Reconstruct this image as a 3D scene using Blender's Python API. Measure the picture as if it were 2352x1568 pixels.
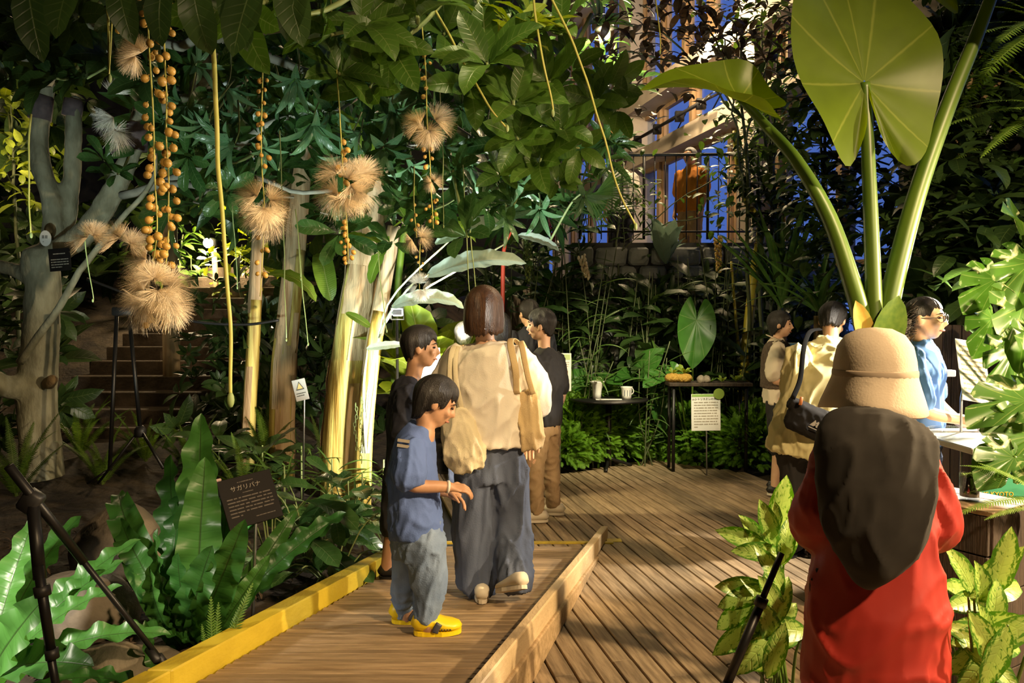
import bpy, bmesh, math, random
import numpy as np
from mathutils import Vector, Matrix, noise, Quaternion

# ------------------------------------------------------------------ clear, camera, world, lamps, exposure
for _o in list(bpy.data.objects):
    bpy.data.objects.remove(_o)
SC = bpy.context.scene
COL = SC.collection
F_PX, CX, CY = 1700.0, 1176.0, 784.0
CAM_H, PITCH = 1.5, math.atan(49 / 1700.0)
cam_d = bpy.data.cameras.new('camera')
cam_d.sensor_width = 36.0
cam_d.lens = 36.0 * F_PX / 2352.0
cam_d.clip_start = 0.05
cam = bpy.data.objects.new('camera', cam_d)
COL.objects.link(cam)
cam.location = (0, 0, CAM_H)
cam.rotation_euler = (math.pi / 2 - PITCH, 0, 0)
SC.camera = cam
SC.view_settings.view_transform = 'Standard'
SC.view_settings.look = 'None'
SC.view_settings.gamma = 1.0
SC.view_settings.use_curve_mapping = False
SC.view_settings.exposure = 0.0

world = bpy.data.worlds.new('dusk_sky')
SC.world = world
world.use_nodes = True
_bg = world.node_tree.nodes['Background']
_bg.inputs['Color'].default_value = (0.10, 0.19, 0.62, 1)
_bg.inputs['Strength'].default_value = 0.9


def P(px, py, Y):
    """photo pixel and distance from the camera -> world point"""
    u, v = (px - CX) / F_PX, (CY - py) / F_PX
    c, s = math.cos(PITCH), math.sin(PITCH)
    dy, dz = c + v * s, -s + v * c
    k = Y / dy
    return Vector((u * k, Y, CAM_H + dz * k))


def spot(name, loc, aim, watts, col, angle=70, blend=0.5, radius=0.08):
    d = bpy.data.lights.new(name, 'SPOT')
    d.energy = watts
    d.color = col
    d.spot_size = math.radians(angle)
    d.spot_blend = blend
    d.shadow_soft_size = radius
    o = bpy.data.objects.new(name, d)
    COL.objects.link(o)
    o.location = loc
    o.rotation_euler = (Vector(aim) - Vector(loc)).to_track_quat('-Z', 'Y').to_euler()
    return o


def bulb(name, loc, watts, col, radius=0.06):
    d = bpy.data.lights.new(name, 'POINT')
    d.energy = watts
    d.color = col
    d.shadow_soft_size = radius
    o = bpy.data.objects.new(name, d)
    COL.objects.link(o)
    o.location = loc
    return o


WARM = (1.0, 0.70, 0.38)
WARM2 = (1.0, 0.74, 0.42)
NEUT = (1.0, 0.90, 0.74)
COOL = (0.80, 1.0, 0.92)
try:
    SC.cycles.max_bounces = 6
    SC.cycles.diffuse_bounces = 3
    SC.cycles.glossy_bounces = 3
    SC.cycles.transmission_bounces = 5
    SC.cycles.transparent_max_bounces = 8
except Exception:
    pass
# warm lamps of the hall behind and above the photographer
spot('hall_lamp_warm', (2.9, -0.9, 4.4), (0.2, 3.5, 0.6), 1500, WARM, 50, 0.7, 0.10)
spot('hall_lamp_canopy', (0.2, -1.8, 1.7), (-0.75, 3.3, 2.25), 170, WARM2, 50, 0.9, 0.12)
# lamp on the stand beyond the frame on the right
spot('stand_lamp_side', (3.2, 2.2, 2.0), (1.5, 2.9, 0.6), 800, WARM2, 110, 0.6, 0.05)
spot('stand_lamp_table', (3.0, 4.35, 1.75), (2.2, 4.1, 1.35), 520, NEUT, 100, 0.6, 0.05)
# flood lamp on the bed behind the children, lights the banana stems
spot('flood_lamp_banana', (-0.35, 5.1, 0.75), (-1.05, 6.5, 0.85), 400, NEUT, 84, 0.5, 0.06)
spot('flood_lamp_deck', (-0.75, 5.75, 2.0), (2.2, 7.0, 0.0), 170, (1.0, 0.84, 0.46), 84, 0.7, 0.08)
# fill spot added over the deck to brighten the wall planting
spot('wall_fill', (1.75, 5.2, 3.0), (1.0, 7.8, 0.5), 650, (1.0, 0.90, 0.58), 44, 0.8, 0.08)
# lamp low on the left bed, lights the bird's nest fern and the roots
spot('bed_lamp_roots', (-2.2, 2.15, 0.85), (-1.75, 2.9, 0.1), 130, NEUT, 80, 0.8, 0.05)
# cool up-lights in the left bed for tree and crown
spot('uplight_cool_tree', (-2.4, 2.6, 0.55), (-2.6, 6.4, 2.7), 300, COOL, 60, 0.9, 0.06)
spot('uplight_cool_crown', (-1.7, 4.3, 0.35), (-0.6, 6.6, 3.3), 520, COOL, 66, 0.9, 0.06)
# fill spots added for the yellow-green bough and the window-side ferns
spot('bough_fill', (0.15, 2.9, 4.4), (0.05, 3.6, 2.95), 150, (1.0, 0.85, 0.45), 46, 0.8, 0.05)
spot('fern_fill', (2.9, 1.5, 2.7), (2.55, 3.9, 2.45), 480, WARM2, 46, 0.7, 0.05)
spot('leaves_fill', (-0.45, 4.75, 0.8), (-0.40, 5.6, 1.75), 420, (0.92, 1.0, 1.0), 60, 0.6, 0.04)  # second flood, added to whiten the arching leaves

# ------------------------------------------------------------------ mesh helpers
RNG = random.Random(11)


class MB:
    def __init__(self):
        self.v, self.f, self.uv, self.m = [], [], [], []

    def add(self, verts, faces, uvs=None, m=0):
        o = len(self.v)
        self.v += [tuple(p) for p in verts]
        self.f += [tuple(i + o for i in f) for f in faces]
        self.uv += [tuple(q) for q in uvs] if uvs is not None else [(0, 0)] * len(verts)
        self.m += [m] * len(faces)
        return self

    def mesh(self, name, smooth=True, origin=None):
        me = bpy.data.meshes.new(name)
        ox, oy, oz = origin if origin is not None else (0, 0, 0)
        me.from_pydata([(a - ox, b - oy, c - oz) for a, b, c in self.v], [], self.f)
        if any(u != (0, 0) for u in self.uv):
            l = me.uv_layers.new(name='UVMap')
            idx = np.empty(len(me.loops), np.int32)
            me.loops.foreach_get('vertex_index', idx)
            l.data.foreach_set('uv', np.array(self.uv, np.float32)[idx].ravel())
        if smooth:
            me.polygons.foreach_set('use_smooth', [True] * len(me.polygons))
        if any(self.m):
            me.polygons.foreach_set('material_index', self.m)
        me.update()
        return me

    def box(self, c, s, R=None, m=0, bev=0.0):
        hx, hy, hz = s[0] / 2, s[1] / 2, s[2] / 2
        if bev > 0:
            b = min(bev, hx * .9, hy * .9, hz * .9)
            pts = []
            for sx in (-1, 1):
                for sy in (-1, 1):
                    for sz in (-1, 1):
                        pts.append(Vector((sx * (hx - b), sy * (hy - b), sz * hz)))
                        pts.append(Vector((sx * (hx - b), sy * hy, sz * (hz - b))))
                        pts.append(Vector((sx * hx, sy * (hy - b), sz * (hz - b))))
            bm = bmesh.new()
            vs = [bm.verts.new(p) for p in pts]
            bmesh.ops.convex_hull(bm, input=vs)
            bm.verts.index_update()
            V = [v.co.copy() for v in bm.verts]
            Fc = [[v.index for v in f.verts] for f in bm.faces]
            bm.free()
        else:
            V = [Vector((sx * hx, sy * hy, sz * hz)) for sx in (-1, 1) for sy in (-1, 1) for sz in (-1, 1)]
            Fc = [(0, 1, 3, 2), (4, 6, 7, 5), (0, 4, 5, 1), (2, 3, 7, 6), (0, 2, 6, 4), (1, 5, 7, 3)]
        c = Vector(c)
        V = [(R @ p if R is not None else p) + c for p in V]
        return self.add(V, Fc, None, m)

    def tube(self, pts, rads, n=10, xhint=(1, 0, 0), cap=True, m=0, round_cap=False):
        pts = [Vector(p) for p in pts]
        rr = [(r, r) if not isinstance(r, (tuple, list)) else tuple(r) for r in rads]
        xh = Vector(xhint)
        if round_cap:
            t0 = (pts[0] - pts[1]).normalized()
            t1 = (pts[-1] - pts[-2]).normalized()
            a0, a1 = min(rr[0]), min(rr[-1])
            pre = [(pts[0] + t0 * a0 * .95, (rr[0][0] * .3, rr[0][1] * .3)), (pts[0] + t0 * a0 * .6, (rr[0][0] * .8, rr[0][1] * .8))]
            post = [(pts[-1] + t1 * a1 * .6, (rr[-1][0] * .8, rr[-1][1] * .8)), (pts[-1] + t1 * a1 * .95, (rr[-1][0] * .3, rr[-1][1] * .3))]
            pts = [p for p, _ in pre] + pts + [p for p, _ in post]
            rr = [r for _, r in pre] + rr + [r for _, r in post]
        V, UV, Fc = [], [], []
        N = len(pts)
        xprev = None
        L = 0.0
        for i, p in enumerate(pts):
            t = (pts[min(i + 1, N - 1)] - pts[max(i - 1, 0)])
            if t.length < 1e-9:
                t = Vector((0, 0, 1))
            t.normalize()
            ref = xprev if xprev is not None else xh
            x = ref - t * ref.dot(t)
            if x.length < 1e-4:
                x = t.orthogonal()
            x.normalize()
            if xprev is None or True:
                xprev = x
            y = t.cross(x)
            if i:
                L += (p - pts[i - 1]).length
            for k in range(n):
                a = 2 * math.pi * k / n
                V.append(p + x * (math.cos(a) * rr[i][0]) + y * (math.sin(a) * rr[i][1]))
                UV.append((k / n + .001, L))
        for i in range(N - 1):
            for k in range(n):
                k2 = (k + 1) % n
                Fc.append((i * n + k, i * n + k2, (i + 1) * n + k2, (i + 1) * n + k))
        if cap:
            Fc.append(tuple(range(n - 1, -1, -1)))
            Fc.append(tuple((N - 1) * n + k for k in range(n)))
        return self.add(V, Fc, UV, m)

    def ell(self, c, r, R=None, nu=14, nv=9, m=0):
        c = Vector(c)
        V, Fc = [], []
        V.append(Vector((0, 0, r[2])))
        for j in range(1, nv):
            th = math.pi * j / nv
            for i in range(nu):
                a = 2 * math.pi * i / nu
                V.append(Vector((r[0] * math.sin(th) * math.cos(a), r[1] * math.sin(th) * math.sin(a), r[2] * math.cos(th))))
        V.append(Vector((0, 0, -r[2])))
        for i in range(nu):
            Fc.append((0, 1 + i, 1 + (i + 1) % nu))
        for j in range(nv - 2):
            for i in range(nu):
                a, b = 1 + j * nu + i, 1 + j * nu + (i + 1) % nu
                Fc.append((a, a + nu, b + nu, b))
        last = len(V) - 1
        for i in range(nu):
            Fc.append((last, last - nu + (i + 1) % nu, last - nu + i))
        V = [(R @ p if R is not None else p) + c for p in V]
        return self.add(V, Fc, None, m)

    def lathe(self, c, prof, n=20, m=0):
        """prof: list of (radius, z)"""
        c = Vector(c)
        V, Fc = [], []
        for r, z in prof:
            for k in range(n):
                a = 2 * math.pi * k / n
                V.append(c + Vector((r * math.cos(a), r * math.sin(a), z)))
        for i in range(len(prof) - 1):
            for k in range(n):
                k2 = (k + 1) % n
                Fc.append((i * n + k, i * n + k2, (i + 1) * n + k2, (i + 1) * n + k))
        Fc.append(tuple(range(n - 1, -1, -1)))
        Fc.append(tuple((len(prof) - 1) * n + k for k in range(n)))
        return self.add(V, Fc, None, m)


def smooth_path(pts, k=5):
    """Catmull-Rom through the points"""
    pts = [Vector(p) for p in pts]
    if len(pts) < 3:
        return pts
    out = []
    Q = [pts[0] * 2 - pts[1]] + pts + [pts[-1] * 2 - pts[-2]]
    for i in range(1, len(Q) - 2):
        for j in range(k):
            t = j / k
            a, b, c, d = Q[i - 1], Q[i], Q[i + 1], Q[i + 2]
            out.append(.5 * ((2 * b) + (c - a) * t + (2 * a - 5 * b + 4 * c - d) * t * t + (3 * b - a - 3 * c + d) * t ** 3))
    out.append(pts[-1])
    return out


def lerp_list(vals, n):
    r = []
    for i in range(n):
        x = i / (n - 1) * (len(vals) - 1)
        k = min(int(x), len(vals) - 2)
        r.append(vals[k] + (vals[k + 1] - vals[k]) * (x - k))
    return r


ORG = {}


def link(name, data, mat=None, parent=None, label=None):
    o = bpy.data.objects.new(name, data)
    COL.objects.link(o)
    if mat is not None:
        mats = mat if isinstance(mat, (list, tuple)) else [mat]
        if len(data.materials) == 0:
            for mm in mats:
                data.materials.append(mm)
    if parent is not None:
        o.parent = parent
        ORG[o.name] = ORG.get(parent.name, Vector((0, 0, 0)))
    if label:
        o['label'] = label
    return o


def tag(o, label=None, cat=None, group=None, kind=None):
    if label:
        o['label'] = label
    if cat:
        o['category'] = cat
    if group:
        o['group'] = group
    if kind:
        o['kind'] = kind
    return o


def thing(name, label, cat, loc, group=None, kind=None):
    o = bpy.data.objects.new(name, None)
    COL.objects.link(o)
    o.location = loc
    o.empty_display_size = .1
    ORG[o.name] = Vector(loc)
    return tag(o, label, cat, group, kind)


def part(name, mb, mat, parent, smooth=True, label=None):
    """mesh in world coordinates, stored about its thing's base"""
    me = mb.mesh(name, smooth, ORG[parent.name])
    return link(name, me, mat, parent, label)


def single(name, mb, mat, label, cat, loc, group=None, kind=None, smooth=True):
    """a thing that is one mesh"""
    me = mb.mesh(name, smooth, loc)
    o = link(name, me, mat)
    o.location = loc
    ORG[o.name] = Vector(loc)
    return tag(o, label, cat, group, kind)


def struct(name, mb, mat, smooth=False, parent=None):
    o = link(name, mb.mesh(name, smooth, ORG.get(parent.name) if parent else None), mat, parent)
    if parent is None:
        ORG[o.name] = Vector((0, 0, 0))
        o['kind'] = 'structure'
    return o


def orient(pos, d, up=(0, 0, 1), s=1.0):
    y = Vector(d).normalized()
    u = Vector(up)
    x = y.cross(u)
    if x.length < 1e-3:
        x = y.orthogonal()
    x.normalize()
    z = x.cross(y)
    sx, sy, sz = (s, s, s) if not isinstance(s, (tuple, list)) else s
    M = Matrix(((x.x * sx, y.x * sy, z.x * sz, pos[0]), (x.y * sx, y.y * sy, z.y * sz, pos[1]), (x.z * sx, y.z * sy, z.z * sz, pos[2]), (0, 0, 0, 1)))
    return M


def inst(name, me, M, parent):
    """a part that shares its mesh; M is a world matrix, parents are never rotated"""
    o = bpy.data.objects.new(name, me)
    COL.objects.link(o)
    o.parent = parent
    o.matrix_basis = Matrix.Translation(-ORG[parent.name]) @ M
    return o


def mass(name, items, tmpl, mat, parent=None, smooth=True):
    """many leaves as one mesh; items: world matrices; tmpl: (verts, faces, uvs)"""
    V, Fc, UV = tmpl
    V = np.array(V, np.float64)
    Vh = np.c_[V, np.ones(len(V))]
    org = np.array(ORG.get(parent.name, (0, 0, 0)) if parent else (0, 0, 0))
    n = len(V)
    allv = np.empty((len(items) * n, 3))
    for i, M in enumerate(items):
        A = np.array(M)
        allv[i * n:(i + 1) * n] = (Vh @ A.T)[:, :3] - org
    lens = np.array([len(f) for f in Fc])
    flat = np.concatenate([np.array(f) for f in Fc])
    loops = np.concatenate([flat + i * n for i in range(len(items))]).astype(np.int32)
    ls = np.tile(lens, len(items))
    me = bpy.data.meshes.new(name)
    me.vertices.add(len(allv))
    me.vertices.foreach_set('co', allv.astype(np.float32).ravel())
    me.loops.add(len(loops))
    me.loops.foreach_set('vertex_index', loops)
    me.polygons.add(len(ls))
    st = np.concatenate([[0], np.cumsum(ls)[:-1]]).astype(np.int32)
    me.polygons.foreach_set('loop_start', st)
    me.update(calc_edges=True)
    me.validate()
    l = me.uv_layers.new(name='UVMap')
    uv = np.tile(np.array(UV, np.float32), (len(items), 1))
    l.data.foreach_set('uv', uv[loops].ravel())
    if smooth:
        me.polygons.foreach_set('use_smooth', [True] * len(me.polygons))
    o = link(name, me, mat, parent)
    o['kind'] = 'stuff'
    return o


# ------------------------------------------------------------------ materials
def _new(name):
    m = bpy.data.materials.new(name)
    m.use_nodes = True
    nt = m.node_tree
    b = nt.nodes['Principled BSDF']
    return m, nt, b


def C4(c):
    return (c[0], c[1], c[2], 1)


def mat(name, c1, rough=.6, c2=None, scale=8.0, stretch=(1, 1, 1), bump=0.0, bscale=None, rand=0.0, metal=0.0, spec=.5, emit=None, estr=0.0, detail=4, contrast=(.35, .65), trans=0.0):
    m, nt, b = _new(name)
    N, L = nt.nodes, nt.links
    b.inputs['Base Color'].default_value = C4(c1)
    b.inputs['Roughness'].default_value = rough
    b.inputs['Metallic'].default_value = metal
    b.inputs['Specular IOR Level'].default_value = spec
    if emit:
        b.inputs['Emission Color'].default_value = C4(emit)
        b.inputs['Emission Strength'].default_value = estr
    if trans:
        b.inputs['Transmission Weight'].default_value = trans
    if c2 is not None or bump:
        tc = N.new('ShaderNodeTexCoord')
        mp = N.new('ShaderNodeMapping')
        mp.inputs['Scale'].default_value = stretch
        L.new(tc.outputs['Object'], mp.inputs['Vector'])
        nz = N.new('ShaderNodeTexNoise')
        nz.inputs['Scale'].default_value = scale
        nz.inputs['Detail'].default_value = detail
        vec = mp.outputs['Vector']
        if rand:
            oi = N.new('ShaderNodeObjectInfo')
            ad = N.new('ShaderNodeVectorMath')
            ad.operation = 'ADD'
            mu = N.new('ShaderNodeMath')
            mu.operation = 'MULTIPLY'
            mu.inputs[1].default_value = 37.0
            L.new(oi.outputs['Random'], mu.inputs[0])
            L.new(vec, ad.inputs[0])
            L.new(mu.outputs[0], ad.inputs[1])
            vec = ad.outputs[0]
        L.new(vec, nz.inputs['Vector'])
        if c2 is not None:
            rp = N.new('ShaderNodeValToRGB')
            rp.color_ramp.elements[0].position = contrast[0]
            rp.color_ramp.elements[1].position = contrast[1]
            rp.color_ramp.elements[0].color = C4(c1)
            rp.color_ramp.elements[1].color = C4(c2)
            L.new(nz.outputs['Fac'], rp.inputs['Fac'])
            out = rp.outputs['Color']
            if rand:
                hs = N.new('ShaderNodeHueSaturation')
                mr = N.new('ShaderNodeMapRange')
                mr.inputs['To Min'].default_value = 1 - rand
                mr.inputs['To Max'].default_value = 1 + rand
                L.new(oi.outputs['Random'], mr.inputs['Value'])
                L.new(mr.outputs[0], hs.inputs['Value'])
                L.new(out, hs.inputs['Color'])
                out = hs.outputs['Color']
            L.new(out, b.inputs['Base Color'])
        if bump:
            bp = N.new('ShaderNodeBump')
            bp.inputs['Strength'].default_value = bump
            bp.inputs['Distance'].default_value = .02
            if bscale:
                n2 = N.new('ShaderNodeTexNoise')
                n2.inputs['Scale'].default_value = bscale
                n2.inputs['Detail'].default_value = 5
                L.new(vec, n2.inputs['Vector'])
                L.new(n2.outputs['Fac'], bp.inputs['Height'])
            else:
                L.new(nz.outputs['Fac'], bp.inputs['Height'])
            L.new(bp.outputs['Normal'], b.inputs['Normal'])
    return m


def leafmat(name, c_dark, c_lite, c_vein, rough=.38, trans=.3, nv=9.0, vein_w=.12, slope=1.2, mid_w=.03, varieg=None, polar=False, dark_mid=None, vstr=.55, vr=.28):
    """leaf blade: colour varies from leaf to leaf, veins run along the UV map"""
    m, nt, b = _new(name)
    N, L = nt.nodes, nt.links

    def M(op, a, bb=None, cc=None):
        n = N.new('ShaderNodeMath')
        n.operation = op
        for i, x in enumerate((a, bb, cc)):
            if x is None:
                continue
            if isinstance(x, (int, float)):
                n.inputs[i].default_value = x
            else:
                L.new(x, n.inputs[i])
        return n.outputs[0]

    def MIX(f, a, bb):
        n = N.new('ShaderNodeMix')
        n.data_type = 'RGBA'
        for s, x in ((n.inputs[0], f), (n.inputs[6], a), (n.inputs[7], bb)):
            if isinstance(x, (int, float)):
                s.default_value = x
            elif isinstance(x, tuple):
                s.default_value = C4(x)
            else:
                L.new(x, s)
        return n.outputs[2]
    uv = N.new('ShaderNodeUVMap')
    sp = N.new('ShaderNodeSeparateXYZ')
    L.new(uv.outputs[0], sp.inputs[0])
    u, v = sp.outputs[0], sp.outputs[1]
    oi = N.new('ShaderNodeObjectInfo')
    geo = N.new('ShaderNodeNewGeometry')
    rnd = M('FRACT', M('ADD', oi.outputs['Random'], geo.outputs['Random Per Island']))
    col = MIX(rnd, c_dark, c_lite)
    tc = N.new('ShaderNodeTexCoord')
    nz = N.new('ShaderNodeTexNoise')
    nz.inputs['Scale'].default_value = 5.0
    L.new(tc.outputs['Object'], nz.inputs['Vector'])
    hs = N.new('ShaderNodeHueSaturation')
    hs.inputs['Saturation'].default_value = 1.0
    L.new(col, hs.inputs['Color'])
    L.new(M('ADD', M('MULTIPLY', nz.outputs['Fac'], .5), .75), hs.inputs['Value'])
    col = hs.outputs['Color']
    if polar:
        s = M('ABSOLUTE', M('SUBTRACT', M('FRACT', M('MULTIPLY', u, nv)), .5))
        side = M('SUBTRACT', 1.0, M('SMOOTH_MIN', M('DIVIDE', s, M('ADD', .012, M('MULTIPLY', M('SUBTRACT', 1.05, v), vein_w))), 1.0, .1))
        edge = v
        vein = M('MULTIPLY', side, vstr)
        h = M('MULTIPLY', M('COSINE', M('MULTIPLY', M('SUBTRACT', M('FRACT', M('MULTIPLY', u, nv)), .5), 6.283)), M('MULTIPLY', v, .5))
    else:
        a = M('MULTIPLY', M('ABSOLUTE', M('SUBTRACT', v, .5)), 2.0)
        q = M('FRACT', M('MULTIPLY', M('SUBTRACT', u, M('MULTIPLY', a, slope / nv)), nv))
        s = M('ABSOLUTE', M('SUBTRACT', q, .5))
        side = M('SUBTRACT', 1.0, M('MINIMUM', M('DIVIDE', s, vein_w), 1.0))
        side = M('MULTIPLY', side, M('SUBTRACT', 1.0, M('MULTIPLY', a, .8)))
        mid = M('SUBTRACT', 1.0, M('MINIMUM', M('DIVIDE', a, mid_w * 2), 1.0))
        vein = M('MAXIMUM', M('MULTIPLY', side, vstr), mid)
        h = M('SUBTRACT', M('MULTIPLY', side, -.4), mid)
    if varieg is not None:
        n2 = N.new('ShaderNodeTexNoise')
        n2.inputs['Scale'].default_value = varieg[2]
        n2.inputs['Detail'].default_value = 5
        n2.inputs['Distortion'].default_value = .6
        mp = N.new('ShaderNodeMapping')
        mp.inputs['Scale'].default_value = (1.0, .45, 1)
        L.new(tc.outputs['Object'], mp.inputs['Vector'])
        L.new(mp.outputs[0], n2.inputs['Vector'])
        rp = N.new('ShaderNodeValToRGB')
        rp.color_ramp.elements[0].position = varieg[1] - .06
        rp.color_ramp.elements[1].position = varieg[1] + .06
        rp.color_ramp.elements[0].color = (0, 0, 0, 1)
        rp.color_ramp.elements[1].color = (1, 1, 1, 1)
        fac = n2.outputs['Fac']
        if not polar:
            fac = M('SUBTRACT', M('ADD', fac, .10), M('MULTIPLY', M('POWER', a, 3.0), .35))
        L.new(fac, rp.inputs['Fac'])
        col = MIX(rp.outputs['Color'], col, varieg[0])
    col = MIX(vein, col, dark_mid if dark_mid else c_vein)
    L.new(col, b.inputs['Base Color'])
    b.inputs['Roughness'].default_value = rough
    b.inputs['Specular IOR Level'].default_value = .45
    bp = N.new('ShaderNodeBump')
    bp.inputs['Strength'].default_value = vr
    bp.inputs['Distance'].default_value = .01
    L.new(h, bp.inputs['Height'])
    L.new(bp.outputs['Normal'], b.inputs['Normal'])
    tr = N.new('ShaderNodeBsdfTranslucent')
    h2 = N.new('ShaderNodeHueSaturation')
    h2.inputs['Saturation'].default_value = 1.1
    h2.inputs['Value'].default_value = 1.25
    h2.inputs['Hue'].default_value = .485
    L.new(col, h2.inputs['Color'])
    L.new(h2.outputs[0], tr.inputs['Color'])
    mx = N.new('ShaderNodeMixShader')
    mx.inputs[0].default_value = trans
    L.new(b.outputs[0], mx.inputs[1])
    L.new(tr.outputs[0], mx.inputs[2])
    L.new(mx.outputs[0], N['Material Output'].inputs['Surface'])
    return m


M_ = {}
M_['deck'] = mat('deck_wood', (.19, .13, .07), .62, (.37, .265, .155), 6, (9, .8, 1), .25, 60, .22)
M_['ramp'] = mat('ramp_wood', (.22, .145, .075), .62, (.37, .255, .14), 6, (.8, 9, 1), .25, 60, .18)
M_['kerb'] = mat('kerb_wood', (.42, .30, .16), .6, (.56, .41, .23), 5, (1, .35, 1), .3, 40, .1)
M_['kerb_y'] = mat('kerb_yellow_paint', (.46, .33, .02), .5, (.58, .43, .03), 6, (1, .5, 1), .2, 40, .1)
M_['line_y'] = mat('yellow_paint', (.60, .44, .03), .5, (.42, .30, .04), 14)
M_['soil'] = mat('soil', (.018, .012, .007), .95, (.06, .042, .024), 5, (1, 1, 1), .8, 24)
M_['bark_mulch'] = mat('bark_chip', (.05, .03, .017), .9, (.12, .075, .04), 12, bump=.5)
M_['rock'] = mat('garden_rock', (.09, .075, .055), .85, (.22, .18, .13), 5, bump=.7, bscale=14)
M_['wallstone'] = mat('stone_wall', (.10, .11, .11), .85, (.26, .27, .26), 3, bump=.6, bscale=10)
M_['shell'] = mat('dark_shell', (.02, .022, .02), .9, (.04, .04, .035), 2)
M_['concrete'] = mat('concrete', (.42, .36, .29), .75, (.52, .45, .37), 3, bump=.1, bscale=30)
M_['concrete2'] = mat('concrete_beam', (.34, .28, .22), .75, (.44, .37, .29), 3, bump=.1, bscale=30)
M_['timber'] = mat('window_timber', (.30, .19, .10), .6, (.38, .25, .14), 5, (6, 6, .6))
M_['black'] = mat('black_metal', (.012, .011, .011), .4, metal=.3)
M_['blackp'] = mat('black_plastic', (.015, .014, .014), .5)
M_['rail'] = mat('rail_metal', (.03, .03, .032), .45, metal=.6)
M_['steel'] = mat('steel', (.45, .46, .48), .35, metal=.9)
M_['white'] = mat('white_paper', (.72, .70, .66), .6)
M_['signblack'] = mat('sign_black', (.009, .007, .006), .6, spec=.2)
M_['ink'] = mat('ink_dark', (.04, .04, .035), .7)
M_['inkw'] = mat('ink_pale', (.34, .30, .24), .6)
M_['green_ink'] = mat('green_print', (.25, .40, .10), .6)
M_['orange_ink'] = mat('orange_print', (.75, .36, .02), .6)
M_['greenboard'] = mat('green_board', (.022, .16, .085), .55, (.03, .20, .11), 6)
M_['ceramic'] = mat('white_ceramic', (.75, .73, .68), .3)
M_['trunk'] = mat('grey_bark', (.20, .19, .12), .8, (.38, .37, .26), 5, (2, 2, .7), .4, 22)
M_['trunk_y'] = mat('brown_bark', (.20, .13, .06), .85, (.33, .23, .11), 6, (2, 2, .6), .5, 22)
M_['twig'] = mat('twig', (.26, .25, .20), .7, (.36, .34, .28), 12)
M_['twig_g'] = mat('green_twig', (.22, .30, .10), .6, (.30, .36, .14), 12)
M_['cane_d'] = mat('dark_cane', (.06, .08, .03), .6, (.10, .12, .05), 12)
M_['stem_y'] = mat('raceme_stem', (.42, .42, .08), .55, (.50, .46, .12), 12)
M_['bud'] = mat('flower_bud', (.48, .26, .045), .4, (.62, .40, .10), 9, rand=.2)
M_['puff'] = mat('stamen', (.90, .74, .50), .7, (.95, .82, .60), 6, rand=.12)
M_['puffw'] = mat('stamen_white', (.85, .83, .76), .7)
M_['banana'] = mat('banana_stem', (.30, .19, .03), .55, (.66, .56, .16), 4, (5, 5, .22), .5, 18, contrast=(.4, .6))
M_['banana_dry'] = mat('banana_sheath_dry', (.30, .19, .09), .8, (.58, .44, .26), 4, (4, 4, .3), .5, 20)
M_['petiole'] = mat('alocasia_petiole', (.058, .12, .009), .4, (.09, .155, .015), 5, (2, 2, .4), rand=.1)
M_['petiole_w'] = mat('overlit_petiole', (.55, .62, .38), .5, (.64, .68, .46), 5)
M_['bamboo'] = mat('bamboo_cane', (.46, .40, .04), .4, (.54, .45, .06), 5, (1, 1, .3))
M_['fibre'] = mat('black_fibre', (.012, .009, .007), .95, (.03, .022, .015), 40, (1, 1, .2), .8, 50)
M_['sheath_o'] = mat('dry_sheath', (.50, .30, .04), .6, (.42, .38, .06), 5)
M_['red_stem'] = mat('red_stem', (.45, .05, .02), .5)
M_['strap_brown'] = mat('trunk_wrap', (.10, .075, .08), .8, (.15, .11, .115), 20)
M_['moss'] = leafmat('soft_fern', (.09, .23, .010), (.18, .36, .025), (.14, .28, .02), .6, .4)
M_['leaf'] = leafmat('tree_leaf', (.045, .105, .014), (.085, .175, .025), (.16, .24, .06), .36, .28)
M_['leaf_c'] = leafmat('deep_green_leaf', (.03, .085, .02), (.06, .14, .035), (.12, .20, .07), .26, .25)
M_['leaf_cl'] = leafmat('cool_lit_leaf', (.06, .15, .06), (.13, .25, .12), (.20, .30, .17), .28, .25)
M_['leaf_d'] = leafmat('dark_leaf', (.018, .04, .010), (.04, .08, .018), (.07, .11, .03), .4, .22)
M_['leaf_silhouette'] = leafmat('silhouette_leaf', (.028, .018, .012), (.05, .035, .018), (.06, .05, .02), .4, .25)
M_['leaf_y'] = leafmat('yellow_or_lit_leaf', (.16, .24, .02), (.26, .33, .04), (.34, .40, .10), .4, .35)
M_['nest'] = leafmat('nest_fern_blade', (.03, .115, .02), (.055, .165, .03), (.02, .05, .012), .38, .3, 26, .18, .6, .035, dark_mid=(.025, .05, .012), vstr=.15, vr=.2)
M_['banana_leaf'] = leafmat('banana_blade', (.10, .20, .015), (.17, .27, .03), (.42, .46, .14), .36, .35, 34, .3, 1.2, .03, vstr=.2)
M_['overlit_leaf'] = leafmat('overlit_blade', (.40, .52, .42), (.50, .60, .50), (.60, .66, .52), .3, .2, 24, .3, 1.2, .03, vstr=.25)
M_['aloc'] = leafmat('elephant_ear_blade', (.095, .155, .008), (.13, .19, .014), (.24, .29, .05), .42, .45, 13, .10, polar=True, vstr=.75, vr=.5)
M_['aloc_d'] = leafmat('elephant_ear_dark', (.035, .12, .015), (.055, .17, .025), (.20, .30, .10), .36, .3, 13, .08, polar=True, vstr=.8, vr=.5)
M_['agl'] = leafmat('variegated_blade', (.05, .17, .010), (.09, .25, .02), (.40, .55, .12), .36, .3, 8, .14, 1.1, .03, ((.40, .56, .13), .47, 24.0), vstr=.4)
M_['mon'] = leafmat('monstera_blade', (.03, .08, .012), (.05, .12, .018), (.24, .30, .08), .34, .3, 11, .08, polar=True, varieg=((.55, .58, .30), .66, 6.0), vstr=.5)
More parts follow.
